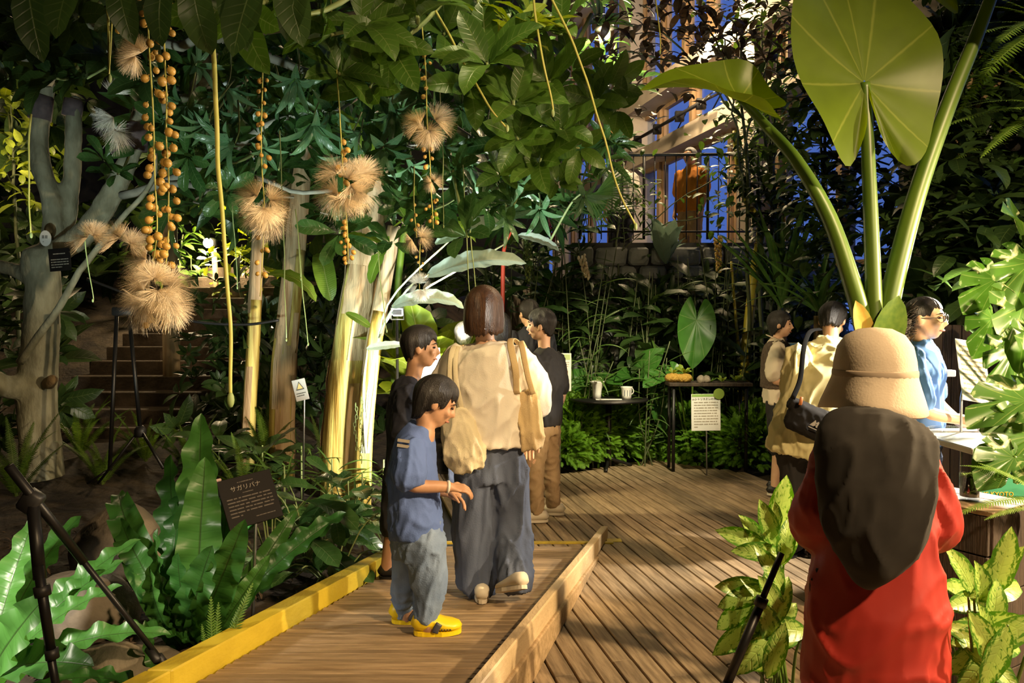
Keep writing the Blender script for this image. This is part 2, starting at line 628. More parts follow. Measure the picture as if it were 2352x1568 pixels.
M_['fern'] = leafmat('fern_pinna', (.07, .15, .012), (.14, .25, .025), (.16, .24, .05), .5, .35)
M_['ginger'] = leafmat('ginger_blade', (.05, .11, .02), (.09, .17, .03), (.15, .22, .06), .38, .28, 14, .2, 1.5, .03, vstr=.3)
M_['marg'] = leafmat('dracaena_blade', (.05, .14, .03), (.08, .18, .04), (.30, .34, .08), .36, .25, 6, .1, .2, .02, vstr=0.0)
M_['skin'] = mat('skin', (.62, .36, .22), .5, (.66, .40, .25), 20)
M_['skin_d'] = mat('skin_tan', (.42, .22, .12), .5, (.46, .25, .14), 20)
M_['hair_b'] = mat('brown_hair', (.035, .014, .006), .38, (.10, .045, .018), 14, (8, 8, .5), .5, 60)
M_['hair_k'] = mat('black_hair', (.008, .006, .005), .42, (.022, .017, .014), 14, (8, 8, .5), .5, 60)
M_['hair_g'] = mat('grey_hair', (.16, .16, .16), .5, (.42, .42, .43), 14, (8, 8, .5), .5, 60)
M_['cream'] = mat('cream_cotton', (.76, .69, .57), .85, (.80, .73, .61), 6, bump=.12, bscale=180)
M_['canvas'] = mat('canvas_cloth', (.62, .45, .22), .85, (.68, .50, .26), 8, bump=.2, bscale=220)
M_['canvas_w'] = mat('pale_canvas', (.70, .60, .38), .85, (.75, .65, .44), 8, bump=.2, bscale=220)
M_['slate'] = mat('slate_trousers', (.070, .088, .140), .85, (.09, .11, .17), 6, bump=.15, bscale=160)
M_['blue_tee'] = mat('blue_tshirt', (.080, .135, .34), .85, (.10, .16, .40), 6, bump=.12, bscale=160)
M_['denim'] = mat('light_denim', (.13, .19, .31), .85, (.21, .285, .42), 7, bump=.2, bscale=160)
M_['clog'] = mat('yellow_clog', (.80, .58, .01), .4)
M_['clog_band'] = mat('clog_band', (.05, .05, .06), .5)
M_['navy'] = mat('navy_tshirt', (.012, .013, .022), .85, (.018, .019, .03), 8)
M_['blk_tee'] = mat('black_tshirt', (.012, .011, .012), .85, (.02, .018, .018), 8)
M_['khaki'] = mat('beige_trousers', (.36, .24, .13), .85, (.42, .29, .16), 8, bump=.15, bscale=120)
M_['offwhite'] = mat('off_white_shoe', (.68, .60, .47), .6)
M_['whitecloth'] = mat('white_cloth', (.66, .62, .55), .85)
M_['vest'] = mat('brown_knit', (.085, .058, .042), .9, (.12, .085, .06), 60, bump=.5, bscale=120)
M_['shirt_w'] = mat('pale_blouse', (.70, .60, .46), .8)
M_['lemon'] = mat('pale_lemon_tshirt', (.62, .55, .27), .85, (.66, .59, .31), 6)
M_['red'] = mat('red_jacket', (.30, .015, .009), .6, (.36, .021, .011), 5)
M_['charcoal'] = mat('charcoal_pack', (.030, .027, .024), .9, (.042, .038, .033), 8, spec=.25)
M_['hat'] = mat('sun_hat_cloth', (.60, .49, .36), .85, (.66, .55, .41), 8, bump=.1, bscale=160)
M_['sky_tee'] = mat('sky_blue_tshirt', (.14, .30, .68), .85)
M_['orange_tee'] = mat('orange_tshirt', (.50, .17, .012), .85, (.56, .20, .016), 6)
M_['leather'] = mat('tan_leather', (.42, .13, .03), .5)
M_['webbing'] = mat('black_webbing', (.006, .006, .006), .95, spec=.1)
M_['eye'] = mat('eye_dark', (.02, .014, .01), .3)
M_['lip'] = mat('lip', (.40, .15, .10), .5)
M_['brown_dark'] = mat('dark_board', (.03, .019, .012), .8, (.055, .035, .022), 6, (5, 5, .4), .6, 30)
M_['lampglow'] = mat('lamp_glow', (1, .9, .75), .5, emit=(1.0, .80, .52), estr=180.0)
M_['yellowfoam'] = mat('orange_moss', (.30, .16, .02), .9, (.40, .24, .04), 30, bump=.8, bscale=60)


def glassmat(name='window_glass', gloss=.07):
    m, nt, b = _new(name)
    N, L = nt.nodes, nt.links
    t = N.new('ShaderNodeBsdfTransparent')
    t.inputs[0].default_value = (.9, .93, .95, 1)
    g = N.new('ShaderNodeBsdfGlossy')
    g.inputs['Roughness'].default_value = .03
    mx = N.new('ShaderNodeMixShader')
    mx.inputs[0].default_value = gloss
    L.new(t.outputs[0], mx.inputs[1])
    L.new(g.outputs[0], mx.inputs[2])
    L.new(mx.outputs[0], N['Material Output'].inputs['Surface'])
    return m


M_['glass'] = glassmat()
M_['tumbler'] = glassmat('tumbler_glass', .16)
M_['drink'] = mat('dark_soil_fill', (.02, .012, .006), .6)

# ------------------------------------------------------------------ the setting
def sstep(a, b, x):
    t = max(0.0, min(1.0, (x - a) / (b - a)))
    return t * t * (3 - 2 * t)


RAMP_Y1, RAMP_K = 4.93, 0.08


def ramp_z(Y):
    return RAMP_K * (RAMP_Y1 - Y)


def xL(Y):
    return -0.762 + (Y - 4.1) * .275


def xR(Y):
    return 0.665 + (Y - 5.05) * .29


def far_edge(x):
    if x < .5:
        return 7.2
    if x < 1.5:
        return 7.2 + (x - .5) * .75
    return 7.95 - (x - 1.5) * .85


def ground_z(x, y):
    h = -0.10
    if y > 7.0:
        h += (min(y, 13.5) - 7.0) * .10 + max(0, min(y, 13.5) - 8.2) * .28 * sstep(1.0, -1.5, x)
    left = max(0.0, xL(y) - .15 - x) if y < 5 else max(0.0, -0.95 - x)
    h += min(left, .5) * .12 + min(left, 6) * .035
    right = max(0.0, x - (2.35 - .1 * y if y < 5 else 3.2))
    h += min(right, 1.0) * .15
    n = noise.noise(Vector((x * .9, y * .9, 0))) * .06 + noise.noise(Vector((x * 3, y * 3, 4))) * .03
    if left > .1 or y > 8.2 or right > .1:
        h += n
    return h


mb = MB()
gx = np.linspace(-10, 8, 121)
gy = np.linspace(-4.5, 18, 151)
V = [(x, y, ground_z(x, y)) for y in gy for x in gx]
W = len(gx)
Fc = [(j * W + i, j * W + i + 1, (j + 1) * W + i + 1, (j + 1) * W + i) for j in range(len(gy) - 1) for i in range(W - 1)]
mb.add(V, Fc)
ground = struct('ground', mb, M_['soil'], True)

# main deck: boards run away to the upper left
floor = link('floor', MB().box((1.0, 1.5, -.075), (3.4, 11.0, .05)).mesh('floor', False), M_['blackp'])
floor['kind'] = 'structure'
ORG['floor'] = Vector((0, 0, 0))
bd = Vector((-0.213, 1, 0)).normalized()
bn = Vector((bd.y, -bd.x, 0))
rb = random.Random(3)
PITCHW = .0955
for k in range(-26, 40):
    s0 = k * PITCHW
    # centre line point at parameter t: bn*s0 + bd*t
    t0, t1 = -2.2, None
    for q in range(0, 400):
        t = t0 + q * .03
        p = bn * s0 + bd * t
        if p.y > far_edge(p.x) + rb.uniform(-.02, .02):
            break
        t1 = t
    if t1 is None:
        continue
    xs = (bn * s0 + bd * t1).x
    if xs < -.85:
        continue
    tl = t0 if (bn * s0).x > -.2 else 4.2
    if tl >= t1 - .3:
        continue
    cuts = [tl]
    c = tl + rb.uniform(.8, 3.0)
    while c < t1 - .5:
        cuts.append(c)
        c += rb.uniform(2.4, 3.2)
    cuts.append(t1)
    for a, b2 in zip(cuts[:-1], cuts[1:]):
        L_ = b2 - a - .004
        m_ = MB().box((0, 0, -.015), (PITCHW - .009, L_, .03), bev=.003)
        o = link('deck_board', m_.mesh('deck_board', False), M_['deck'], floor)
        c_ = bn * s0 + bd * ((a + b2) / 2)
        o.location = (c_.x, c_.y, rb.uniform(-.0015, .0015))
        o.rotation_euler = (0, 0, math.atan2(bd.y, bd.x) - math.pi / 2)

# the ramp with its slats
rl = math.hypot(1, RAMP_K)
rampo = thing('ramp_deck', None, None, (0, 0, 0), kind='structure')
tilt = -math.atan(RAMP_K)
y = 1.15
while y < RAMP_Y1 - .05:
    xa, xb = xL(y) + .01, xR(y) - .05
    m_ = MB().box((0, 0, -.012), (xb - xa, .0445, .024), bev=.003)
    o = link('ramp_slat', m_.mesh('ramp_slat', False), M_['ramp'], rampo)
    o.location = ((xa + xb) / 2, y, ramp_z(y) + rb.uniform(-.001, .001))
    o.rotation_euler = (tilt, 0, 0)
    y += .0505
o = link('edge_line', MB().box((0, 0, 0), (xR(4.93) - xL(4.93) + .1, .035, .012)).mesh('edge_line', False), M_['line_y'], rampo)
o.location = ((xL(4.93) + xR(4.93)) / 2, RAMP_Y1 + .01, .004)
mbu = MB()
for y0, y1 in ((1.1, 2.4), (2.4, 3.6), (3.6, 4.85)):
    A = [Vector((xL(y0), y0, ramp_z(y0) - .03)), Vector((xR(y0) - .06, y0, ramp_z(y0) - .03)), Vector((xR(y1) - .06, y1, ramp_z(y1) - .03)), Vector((xL(y1), y1, ramp_z(y1) - .03))]
    B = [Vector((p.x, p.y, min(-.001, p.z - .01))) for p in A]
    mbu.add(A + B, [(0, 1, 2, 3), (7, 6, 5, 4), (0, 4, 5, 1), (1, 5, 6, 2), (2, 6, 7, 3), (3, 7, 4, 0)])
link('ramp_base', mbu.mesh('ramp_base', False), M_['blackp'], rampo)


def beam_between(name, fx, y0, y1, zb, zt, w, material, parent, n=1):
    """plank following a line in plan; zb/zt are functions of y"""
    m_ = MB()
    V, Fc = [], []
    for i in range(n + 1):
        yy = y0 + (y1 - y0) * i / n
        x = fx(yy)
        for dx in (0, w):
            for z in (zb(yy), zt(yy)):
                V.append((x + dx, yy, z))
    for i in range(n):
        a, b = i * 4, i * 4 + 4
        Fc += [(a, b, b + 1, a + 1), (a + 2, a + 3, b + 3, b + 2), (a + 1, b + 1, b + 3, a + 3), (a, a + 2, b + 2, b)]
    Fc += [(0, 1, 3, 2), (n * 4, n * 4 + 2, n * 4 + 3, n * 4 + 1)]
    m_.add(V, Fc)
    bm = bmesh.new()
    me = m_.mesh(name, False)
    bm.from_mesh(me)
    bmesh.ops.bevel(bm, geom=[e for e in bm.edges], offset=.006, segments=1, affect='EDGES')
    bm.to_mesh(me)
    bm.free()
    return link(name, me, material, parent)


kerb_l = thing('kerb_rail', 'yellow painted timber kerb along the planted edge of the ramp', 'kerb', (0, 0, 0))
for y0, y1 in ((1.1, 2.55), (2.554, 4.28), (4.284, 4.95)):
    beam_between('timber', lambda q: xL(q) - .095, y0, y1, lambda q: min(-.05, ramp_z(q) - .08), lambda q: ramp_z(q) + .088, .095, M_['kerb_y'], kerb_l)
kerb_r = thing('kerb_rail', 'bare timber kerb on the open deck side of the ramp', 'kerb', (0, 0, 0))
for y0, y1 in ((1.1, 3.75), (3.754, 4.45), (4.454, 5.05)):
    beam_between('timber', lambda q: xR(q) - .055, y0, y1, lambda q: max(.006, ramp_z(q) - .02), lambda q: max(ramp_z(q), -.005) + .092, .05, M_['kerb'], kerb_r)
beam_between('skirt', lambda q: xR(q) - .018, 1.1, 4.6, lambda q: .001, lambda q: ramp_z(q) - .005, .03, mat('mossy_wood', (.30, .20, .09), .75, (.44, .30, .16), 16, (2, 2, 2), .3, 50), kerb_r)
link('yellow_mark', MB().box((xR(5.05) + .03, 5.0, .002), (.10, .07, .003)).mesh('yellow_mark', False), M_['line_y'], kerb_r)

# outer shell of the hall: it shuts the evening sky out except where the windows are
FN = Vector((-1, -.25, 0)).normalized()
FD = Vector((-.25, 1, 0)).normalized()


def FX(Y):
    return 2.2 + (13 - Y) * .25


def FP(Y, z, off=0.0):
    return Vector((FX(Y), Y, z)) + FN * off


def wallbox(name, c, s):
    return struct(name, MB().box(c, s), M_['shell'])


wallbox('wall_left', (-9.6, 7, 4), (.2, 24, 8.6))
wallbox('wall_back', (-4.4, 18.2, 4), (10.6, .2, 8.6))
wallbox('wall_behind', (-1, -4.6, 4), (17.5, .2, 8.6))
m_ = MB()
poly = [(-9.7, -4.7), (FX(-4.7) + .15, -4.7), (FX(18.3) + .15, 18.3), (-9.7, 18.3)]
m_.add([(x, y, z) for z in (8.2, 8.35) for x, y in poly], [(3, 2, 1, 0), (4, 5, 6, 7)] + [(i, (i + 1) % 4, (i + 1) % 4 + 4, i + 4) for i in range(4)])
struct('ceiling', m_, M_['shell'])  # opaque in place of a glass roof, to block the dusk sky light


def fbox(m_, Y0, Y1, z0, z1, o0, o1, mi=0):
    """box lying in the window wall: along it from Y0 to Y1, offset o0..o1 towards the room"""
    V = [FP(Y, z, o) for Y in (Y0, Y1) for z in (z0, z1) for o in (o0, o1)]
    m_.add(V, [(0, 1, 3, 2), (4, 6, 7, 5), (0, 4, 5, 1), (2, 3, 7, 6), (0, 2, 6, 4), (1, 5, 7, 3)], None, mi)


facade = thing('wall_right', None, None, (0, 0, 0), kind='structure')
TER = 2.05
# piers, beams
for k, (Ya, Yb) in enumerate(((12.55, 13.05), (8.95, 9.30), (6.3, 6.7), (16.4, 16.8), (3.0, 3.4), (-.4, 0))):
    m_ = MB()
    fbox(m_, Ya, Yb, -.2, 8.2, -.1, .35)
    link('pier', m_.mesh('pier', False), M_['concrete'], facade)
for k, (z0, z1, d) in enumerate(((4.90, 5.18, .42), (4.02, 4.26, .36), (7.7, 8.2, .3))):
    m_ = MB()
    fbox(m_, -4.5, 18, z0, z1, -.1, d)
    link('beam', m_.mesh('beam', False), M_['concrete2'], facade)
m_ = MB()
fbox(m_, -4.5, 7.4, -.3, 1.95, -.15, .05)
fbox(m_, -4.5, 2.4, 1.9, 8.2, -.15, .0)
link('lower_wall', m_.mesh('lower_wall', False), M_['concrete2'], facade)
# window bays: mullions, sashes and panes
for z0, z1, step in ((5.18, 7.7, .72), (4.26, 4.90, 1.05), (2.05, 4.02, 1.05)):
    Y = 2.5
    while Y < 17.6:
        m_ = MB()
        fbox(m_, Y - .045, Y + .045, z0, z1, -.03, .13)
        link('mullion', m_.mesh('mullion', False), M_['timber'], facade)
        if Y > 5.5:
            fr = MB()
            fbox(fr, Y + .045, Y + step - .045, z0, z0 + .06, 0, .08)
            fbox(fr, Y + .045, Y + step - .045, z1 - .06, z1, 0, .08)
            fbox(fr, Y + .045, Y + .10, z0 + .06, z1 - .06, 0, .08)
            fbox(fr, Y + step - .10, Y + step - .045, z0 + .06, z1 - .06, 0, .08)
            if z0 < 2:
                fbox(fr, Y + .10, Y + step - .10, z0 + .75, z0 + .83, 0, .08)
            link('sash', fr.mesh('sash', False), M_['timber'], facade)
        g = MB()
        fbox(g, Y + .08, Y + step - .08, z0 + .04, z1 - .04, .03, .04)
        link('pane', g.mesh('pane', False), M_['glass'], facade)
        Y += step
# stays behind the small windows
for Y in (11.6, 10.55, 9.9):
    link('stay', MB().tube([FP(Y + .45, 4.3, -.1), FP(Y - .4, 4.88, -.1)], [.012, .012], 6).mesh('stay'), M_['rail'], facade)
# window winding gear on the lower beam
gear = thing('window_gear', 'window winding gear rod bolted along the concrete beam', 'gear', FP(11, 4.3, .5))
part('rod', MB().tube([FP(12.5, 4.36, .5), FP(9.7, 4.36, .5)], [.025, .025], 8), M_['rail'], gear)
for Y in (12.0, 11.3, 10.6, 10.0):
    part('bracket', MB().box(FP(Y, 4.36, .46), (.12, .07, .14)).tube([FP(Y, 4.36, .5), FP(Y, 4.52, .2)], [.02, .02], 6), M_['rail'], gear)
part('motor', MB().lathe(FP(12.6, 4.2, .75), [(.10, 0), (.12, .05), (.12, .25), (.09, .30)], 14), M_['rail'], gear)
part('motor_cap', MB().lathe(FP(12.6, 4.50, .75), [(.17, 0), (.18, .06), (.15, .12), (.05, .14)], 16), mat('gear_cap', (.50, .32, .12), .5), gear)

# terrace in front of the windows, its stone retaining wall
terrace = thing('terrace_slab', None, None, (0, 0, 0), kind='structure')
m_ = MB()
poly = [(.75, 8.85), (FX(8.85) + .2, 8.85), (FX(17.9) + .2, 17.9), (-.6, 17.9), (.3, 12)]
V = [(x, y, TER) for x, y in poly] + [(x, y, 0) for x, y in poly]
n = len(poly)
m_.add(V, [tuple(range(n)), tuple(range(2 * n - 1, n - 1, -1))] + [(i, i + n, (i + 1) % n + n, (i + 1) % n) for i in range(n)])
link('slab', m_.mesh('slab', False), M_['concrete2'], terrace)
# rough stones of the wall
retw = thing('retaining_wall', None, None, (0, 0, 0), kind='structure')
link('core', MB().box((2.2, 8.74, 1.15), (3.0, .2, 2.5)).mesh('core', False), mat('wall_mortar', (.05, .05, .048), .9), retw)
rs = random.Random(8)
z = -.05
while z < 2.34:
    h = rs.uniform(.16, .26)
    x = .72 + rs.uniform(-.1, 0)
    while x < 3.75:
        w = rs.uniform(.2, .45)
        V = []
        for sx in (-1, 1):
            for sy in (-1, 1):
                for sz in (-1, 1):
                    V.append(Vector((sx * (w / 2 - .012) + rs.uniform(-.02, .02), sy * .09 + rs.uniform(-.025, .025), sz * (h / 2 - .01) + rs.uniform(-.015, .015))))
        bm = bmesh.new()
        vs = [bm.verts.new(p) for p in V]
        bmesh.ops.convex_hull(bm, input=vs)
        bmesh.ops.bevel(bm, geom=list(bm.edges), offset=.025, segments=1, affect='EDGES')
        me = bpy.data.meshes.new('wall_stone')
        bm.to_mesh(me)
        bm.free()
        o = link('wall_stone', me, M_['wallstone'], retw)
        o.location = (x + w / 2, 8.63 + rs.uniform(-.02, .02), z + h / 2)
        x += w
    z += h
# railing along the terrace edge
rail = thing('terrace_railing', 'thin dark metal railing with upright bars on the stone wall', 'railing', (2.1, 8.74, 2.45))
part('top_rail', MB().tube([(.78, 8.74, 3.43), (3.7, 8.74, 3.45)], [.018, .018], 8), M_['rail'], rail)
part('bottom_rail', MB().tube([(.78, 8.74, 2.54), (3.7, 8.74, 2.54)], [.012, .012], 8), M_['rail'], rail)
x = .8
i = 0
while x < 3.7:
    r = .017 if i % 6 == 0 else .007
    part('bar', MB().tube([(x, 8.74, 2.45), (x, 8.74, 3.43)], [r, r], 6), M_['rail'], rail)
    x += .125
    i += 1

# stairs going up through the bed on the left
stairs = thing('stairs', None, None, (0, 0, 0), kind='structure')
for i in range(13):
    Y = 8.2 + i * .30
    zt = .30 + i * .17
    xa = -5.6 + i * .055
    m_ = MB().box(((xa + xa + 1.75) / 2, Y + .17, zt - .10), (1.75, .34, .20), bev=.012)
    link('stair_step', m_.mesh('stair_step', False), mat('step_stone%d' % i, (.07, .05, .03), .8, (.12, .085, .055), 8, bump=.4, bscale=30) if i == 0 else bpy.data.materials['step_stone0'], stairs)

# ------------------------------------------------------------------ people
def bake(mb_, voxel, smooth=2, fn=None, name='body'):
    """closed overlapping shapes -> one continuous skin"""
    me = mb_.mesh(name + '_tmp')
    o = bpy.data.objects.new(name + '_tmp', me)
    COL.objects.link(o)
    r = o.modifiers.new('r', 'REMESH')
    r.mode = 'VOXEL'
    r.voxel_size = voxel
    if smooth:
        s = o.modifiers.new('s', 'SMOOTH')
        s.iterations = smooth
        s.factor = .5
    bpy.context.view_layer.update()
    dg = bpy.context.evaluated_depsgraph_get()
    ev = o.evaluated_get(dg)
    m2 = ev.to_mesh()
    n = len(m2.vertices)
    co = np.empty(n * 3, np.float32)
    m2.vertices.foreach_get('co', co)
    nr = np.empty(n * 3, np.float32)
    m2.vertices.foreach_get('normal', nr)
    faces = [tuple(p.vertices) for p in m2.polygons]
    ev.to_mesh_clear()
    bpy.data.objects.remove(o)
    bpy.data.meshes.remove(me)
    co = co.reshape(-1, 3)
    nr = nr.reshape(-1, 3)
    if fn:
        d = np.array([fn(Vector(c), Vector(m)) for c, m in zip(co, nr)])
        co = co + nr * d[:, None]
    out = MB()
    out.add([tuple(float(x) for x in c) for c in co], faces)
    return out


def wrinkle(amp, fx=(14, 14, 4), amp2=0.0, seed=0.0):
    """sharp-edged cloth folds, longer along z"""
    def f(p, n):
        q = Vector((p.x * fx[0] + seed, p.y * fx[1], p.z * fx[2]))
        q = q + Vector((noise.noise(q * .35 + Vector((5, 1, seed))), 0, noise.noise(q * .35))) * 1.2
        r1 = (1 - min(1.0, abs(noise.noise(q)) * 2.4)) ** 2
        r2 = (1 - min(1.0, abs(noise.noise(q * 2.0 + Vector((3, 7, 1)))) * 2.4)) ** 2
        return amp * (1.5 * (r1 - .35) + .6 * (r2 - .35) + .9 * noise.noise(q * .45 + Vector((9, 3, 1))))
    return f


def hand(mb_, wrist, d, normal, side, s=1.0, curl=.5, thumb_up=True):
    """palm and five fingers; d: direction of the hand, normal: back of the hand"""
    d = Vector(d).normalized()
    nrm = Vector(normal)
    nrm = (nrm - d * nrm.dot(d)).normalized()
    x = d.cross(nrm) * side
    w = Vector(wrist)
    for i, (off, ln, k) in enumerate(((.030, .070, 1.0), (.010, .078, .95), (-.010, .072, 1.0), (-.028, .058, 1.1))):
        b = w + (d * .085 + x * off) * s
        pts = [b - d * .02 * s, b]
        dd = d.copy()
        for seg in (.42, .33, .25):
            a = curl * k * .9
            dd = (dd * math.cos(a) - nrm * math.sin(a)).normalized()
            pts.append(pts[-1] + dd * ln * seg * s)
        mb_.tube(pts, [.0095 * s, .0092 * s, .0086 * s, .0078 * s, .006 * s], 8, x, round_cap=True)
    b = w + (d * .030 + x * .026) * s
    td = (d * .7 + x * .8 - nrm * .2).normalized()
    p2 = b + td * .035 * s
    p3 = p2 + (d * .9 + x * .3 - nrm * .45).normalized() * .030 * s
    p4 = p3 + (d * 1.0 - nrm * .6 - x * .05).normalized() * .022 * s
    mb_.tube([b - td * .015 * s, b, p2, p3, p4], [.011 * s, .012 * s, .0105 * s, .009 * s, .0065 * s], 8, nrm, round_cap=True)


def palm(mb_, wrist, d, normal, s=1.0):
    d = Vector(d).normalized()
    nrm = Vector(normal)
    nrm = (nrm - d * nrm.dot(d)).normalized()
    x = d.cross(nrm)
    w = Vector(wrist)
    mb_.tube([w - d * .01 * s, w + d * .03 * s, w + d * .06 * s, w + d * .088 * s], [(.026 * s, .019 * s), (.036 * s, .016 * s), (.042 * s, .014 * s), (.040 * s, .012 * s)], 12, x)


def head_frame(fwd, tilt=0.0):
    f = Vector(fwd).normalized()
    r = f.cross(Vector((0, 0, 1))).normalized()
    u = r.cross(f)
    if tilt:
        f, u = f * math.cos(tilt) - u * math.sin(tilt), u * math.cos(tilt) + f * math.sin(tilt)
    return r, f, u


def head_shapes(mb_, c, fr, k=1.0):
    r, f, u = fr
    R = Matrix((r, f, u)).transposed()

    def at(a, b, d):
        return c + (r * a + f * b + u * d) * k
    def E(a, b, d, q):
        mb_.ell(at(a, b, d), (q[0] * k, q[1] * k, q[2] * k), R)
    E(0, -.008, .026, (.074, .092, .086))
    E(0, .018, -.035, (.060, .066, .070))
    E(0, .046, -.078, (.030, .030, .026))
    E(0, .070, .032, (.050, .020, .018))
    E(.034, .066, -.020, (.024, .020, .024))
    E(-.034, .066, -.020, (.024, .020, .024))
    mb_.tube([at(0, .082, .022), at(0, .094, -.002), at(0, .104, -.022), at(0, .088, -.032)], [.010 * k, .012 * k, .015 * k, .011 * k], 10, r)
    E(0, .080, -.052, (.024, .013, .009))
    E(0, .077, -.064, (.020, .012, .009))
    for s in (-1, 1):
        E(s * .076, -.010, -.006, (.010, .020, .032))


def face_parts(root, c, fr, k=1.0, brow=None):
    r, f, u = fr
    R = Matrix((r, f, u)).transposed()
    for s in (-1, 1):
        part('eye', MB().ell(c + (r * s * .032 + f * .079 + u * .010) * k, (.013 * k, .008 * k, .006 * k), R, 10, 6), M_['eye'], root)
        part('eyebrow', MB().tube([c + (r * s * .016 + f * .092 + u * .030) * k, c + (r * s * .034 + f * .088 + u * .035) * k, c + (r * s * .052 + f * .074 + u * .029) * k], [.003 * k, .0042 * k, .002 * k], 6), M_['hair_k'] if brow is None else brow, root)
    part('mouth', MB().tube([c + (r * -.024 + f * .081 - u * .058) * k, c + (f * .094 - u * .057) * k, c + (r * .024 + f * .081 - u * .058) * k], [.003 * k, .0058 * k, .003 * k], 6), M_['lip'], root)


def hair(root, c, fr, material, k=1.0, front=.05, side=-.02, back=-.09, thick=.016, bob=0.0, seed=0, tuft=.010, name='hair', open_a=62):
    """cap of hair round the skull. front/side/back: height of its lower edge"""
    r, f, u = fr
    rr = random.Random(seed)
    na, nt_ = 72, 18
    V, Fc, UV = [], [], []
    ctr = c + (f * -.008 + u * .026) * k
    for i in range(na):
        a = 2 * math.pi * i / na            # 0 = front
        ad = abs((math.degrees(a) + 180) % 360 - 180)
        if ad < open_a:
            w = sstep(open_a * .72, open_a, ad)
            low = front * (1 - w) + side * w
        else:
            w = sstep(open_a, 140, ad)
            low = side * (1 - w) + back * w
        low += tuft * (1.6 * noise.noise(Vector((math.cos(a) * 7, math.sin(a) * 7, seed))) + rr.uniform(-.45, .45))
        for j in range(nt_ + 1):
            t = j / nt_
            z = (.086 + thick) * (1 - t) + (low - .026) * t if t > 0 else .086 + thick
            # follow the skull above the ears, hang below them
            zz = (.086 + thick) * math.cos(t * math.pi / 2 * min(1.0, 1.0)) if low > .0 else None
            top = .086 + thick
            zq = top - (top - (low - .026)) * (1 - math.cos(t * math.pi / 2)) if True else z
            s = max(-1.0, min(1.0, zq / top))
            if zq >= 0:
                rad = math.sqrt(max(0, 1 - s * s))
            else:
                q = -zq / .12
                rad = 1.0 - (.30 * min(1, q) ** 1.5) * (1 - bob) + bob * .04 * math.sin(min(1.3, q) * 2.2) - bob * .16 * max(0, q - .55) ** 1.3
            nz = noise.noise(Vector((math.cos(a) * 3.2, math.sin(a) * 3.2 + seed, t * 2.0)))
            nz2 = noise.noise(Vector((math.cos(a) * 11, math.sin(a) * 11 + seed, t * 1.2)))
            amp = 1 + (.07 * nz + .05 * nz2) * (.3 + .7 * t) * (1 - bob * .55)
            th = thick * (1 - (1 - bob) * .8 * t ** 3)
            px_ = math.sin(a) * (.074 + th) * rad * amp
            py_ = math.cos(a) * (.092 + th) * rad * amp
            V.append(ctr + (r * px_ + f * py_ + u * zq) * k)
            UV.append((i / na + .001, t))
        # tuck the edge under
        last = V[-1]
        V.append(last + ((ctr + u * ((last - ctr).dot(u))) - last) * .22 + u * .006 * k)
        UV.append((i / na + .001, 1.02))
    S = nt_ + 2
    for i in range(na):
        i2 = (i + 1) % na
        for j in range(S - 1):
            Fc.append((i * S + j, i * S + j + 1, i2 * S + j + 1, i2 * S + j))
    m_ = MB()
    m_.add(V, Fc, UV)
    return part(name, m_, material, root)


def limb(mb_, pts, rads, k=4, n=12, xh=(1, 0, 0)):
    pp = smooth_path(pts, k)
    mb_.tube(pp, lerp_list(rads, len(pp)), n, xh, round_cap=True)


def torso(mb_, pel, chest, neck, xh, wr, dr, k=1.0):
    """pelvis -> waist -> chest -> neck with oval rings"""
    pel, chest, neck = Vector(pel), Vector(chest), Vector(neck)
    mid = pel.lerp(chest, .45)
    sh = chest.lerp(neck, .55)
    pts = [pel - (chest - pel).normalized() * .04 * k, pel, mid, chest, sh, neck]
    W_, D_ = wr, dr
    mb_.tube(pts, [(W_[0] * .9, D_[0] * .9), (W_[0], D_[0]), (W_[1], D_[1]), (W_[2], D_[2]), (W_[3], D_[3]), (.055 * k, .055 * k)], 20, xh)


def shoe(root, heel, d, L_, material, sole_mat=None, w=.045, h=.075, name='shoe', up=(0, 0, 1), label=None):
    d = Vector(d).normalized()
    u = Vector(up)
    u = (u - d * u.dot(d)).normalized()
    x = d.cross(u)
    heel = Vector(heel)
    mb_ = MB()
    pts, rr = [], []
    for t, ww, hh in ((0, .6, .55), (.08, .82, .98), (.25, .85, 1.0), (.45, .9, .82), (.65, 1.05, .62), (.82, 1.0, .52), (.95, .66, .42), (1.0, .3, .25)):
        pts.append(heel + d * L_ * t + u * (h * hh * .5 + .012))
        rr.append((w * ww, h * hh * .5))
    mb_.tube(pts, rr, 14, x)
    s = part(name, mb_, material, root, label=label)
    sm = MB()
    N = 22
    V = []
    for z in (0.0, .018):
        for i in range(N):
            a = 2 * math.pi * i / N
            t = .5 - .52 * math.cos(a)
            wd = w * (1.02 if t > .45 else .86) * abs(math.sin(a)) ** .7 * (1 if math.sin(a) > 0 else -1)
            V.append(heel + d * L_ * t + x * wd + u * z)
    Fc = [tuple(range(N - 1, -1, -1)), tuple(range(N, 2 * N))] + [(i, (i + 1) % N, (i + 1) % N + N, i + N) for i in range(N)]
    sm.add(V, Fc)
    part('sole', sm, sole_mat or material, s, smooth=False)
    return s


def strap(root, pts, w, th, material, name='strap', nrm=(0, 1, 0), k=5):
    pp = smooth_path(pts, k)
    return part(name, MB().tube(pp, [(w / 2, th / 2)] * len(pp), 8, Vector(nrm).cross(Vector((0, 0, 1))) if abs(Vector(nrm).z) < .9 else (1, 0, 0)), material, root)


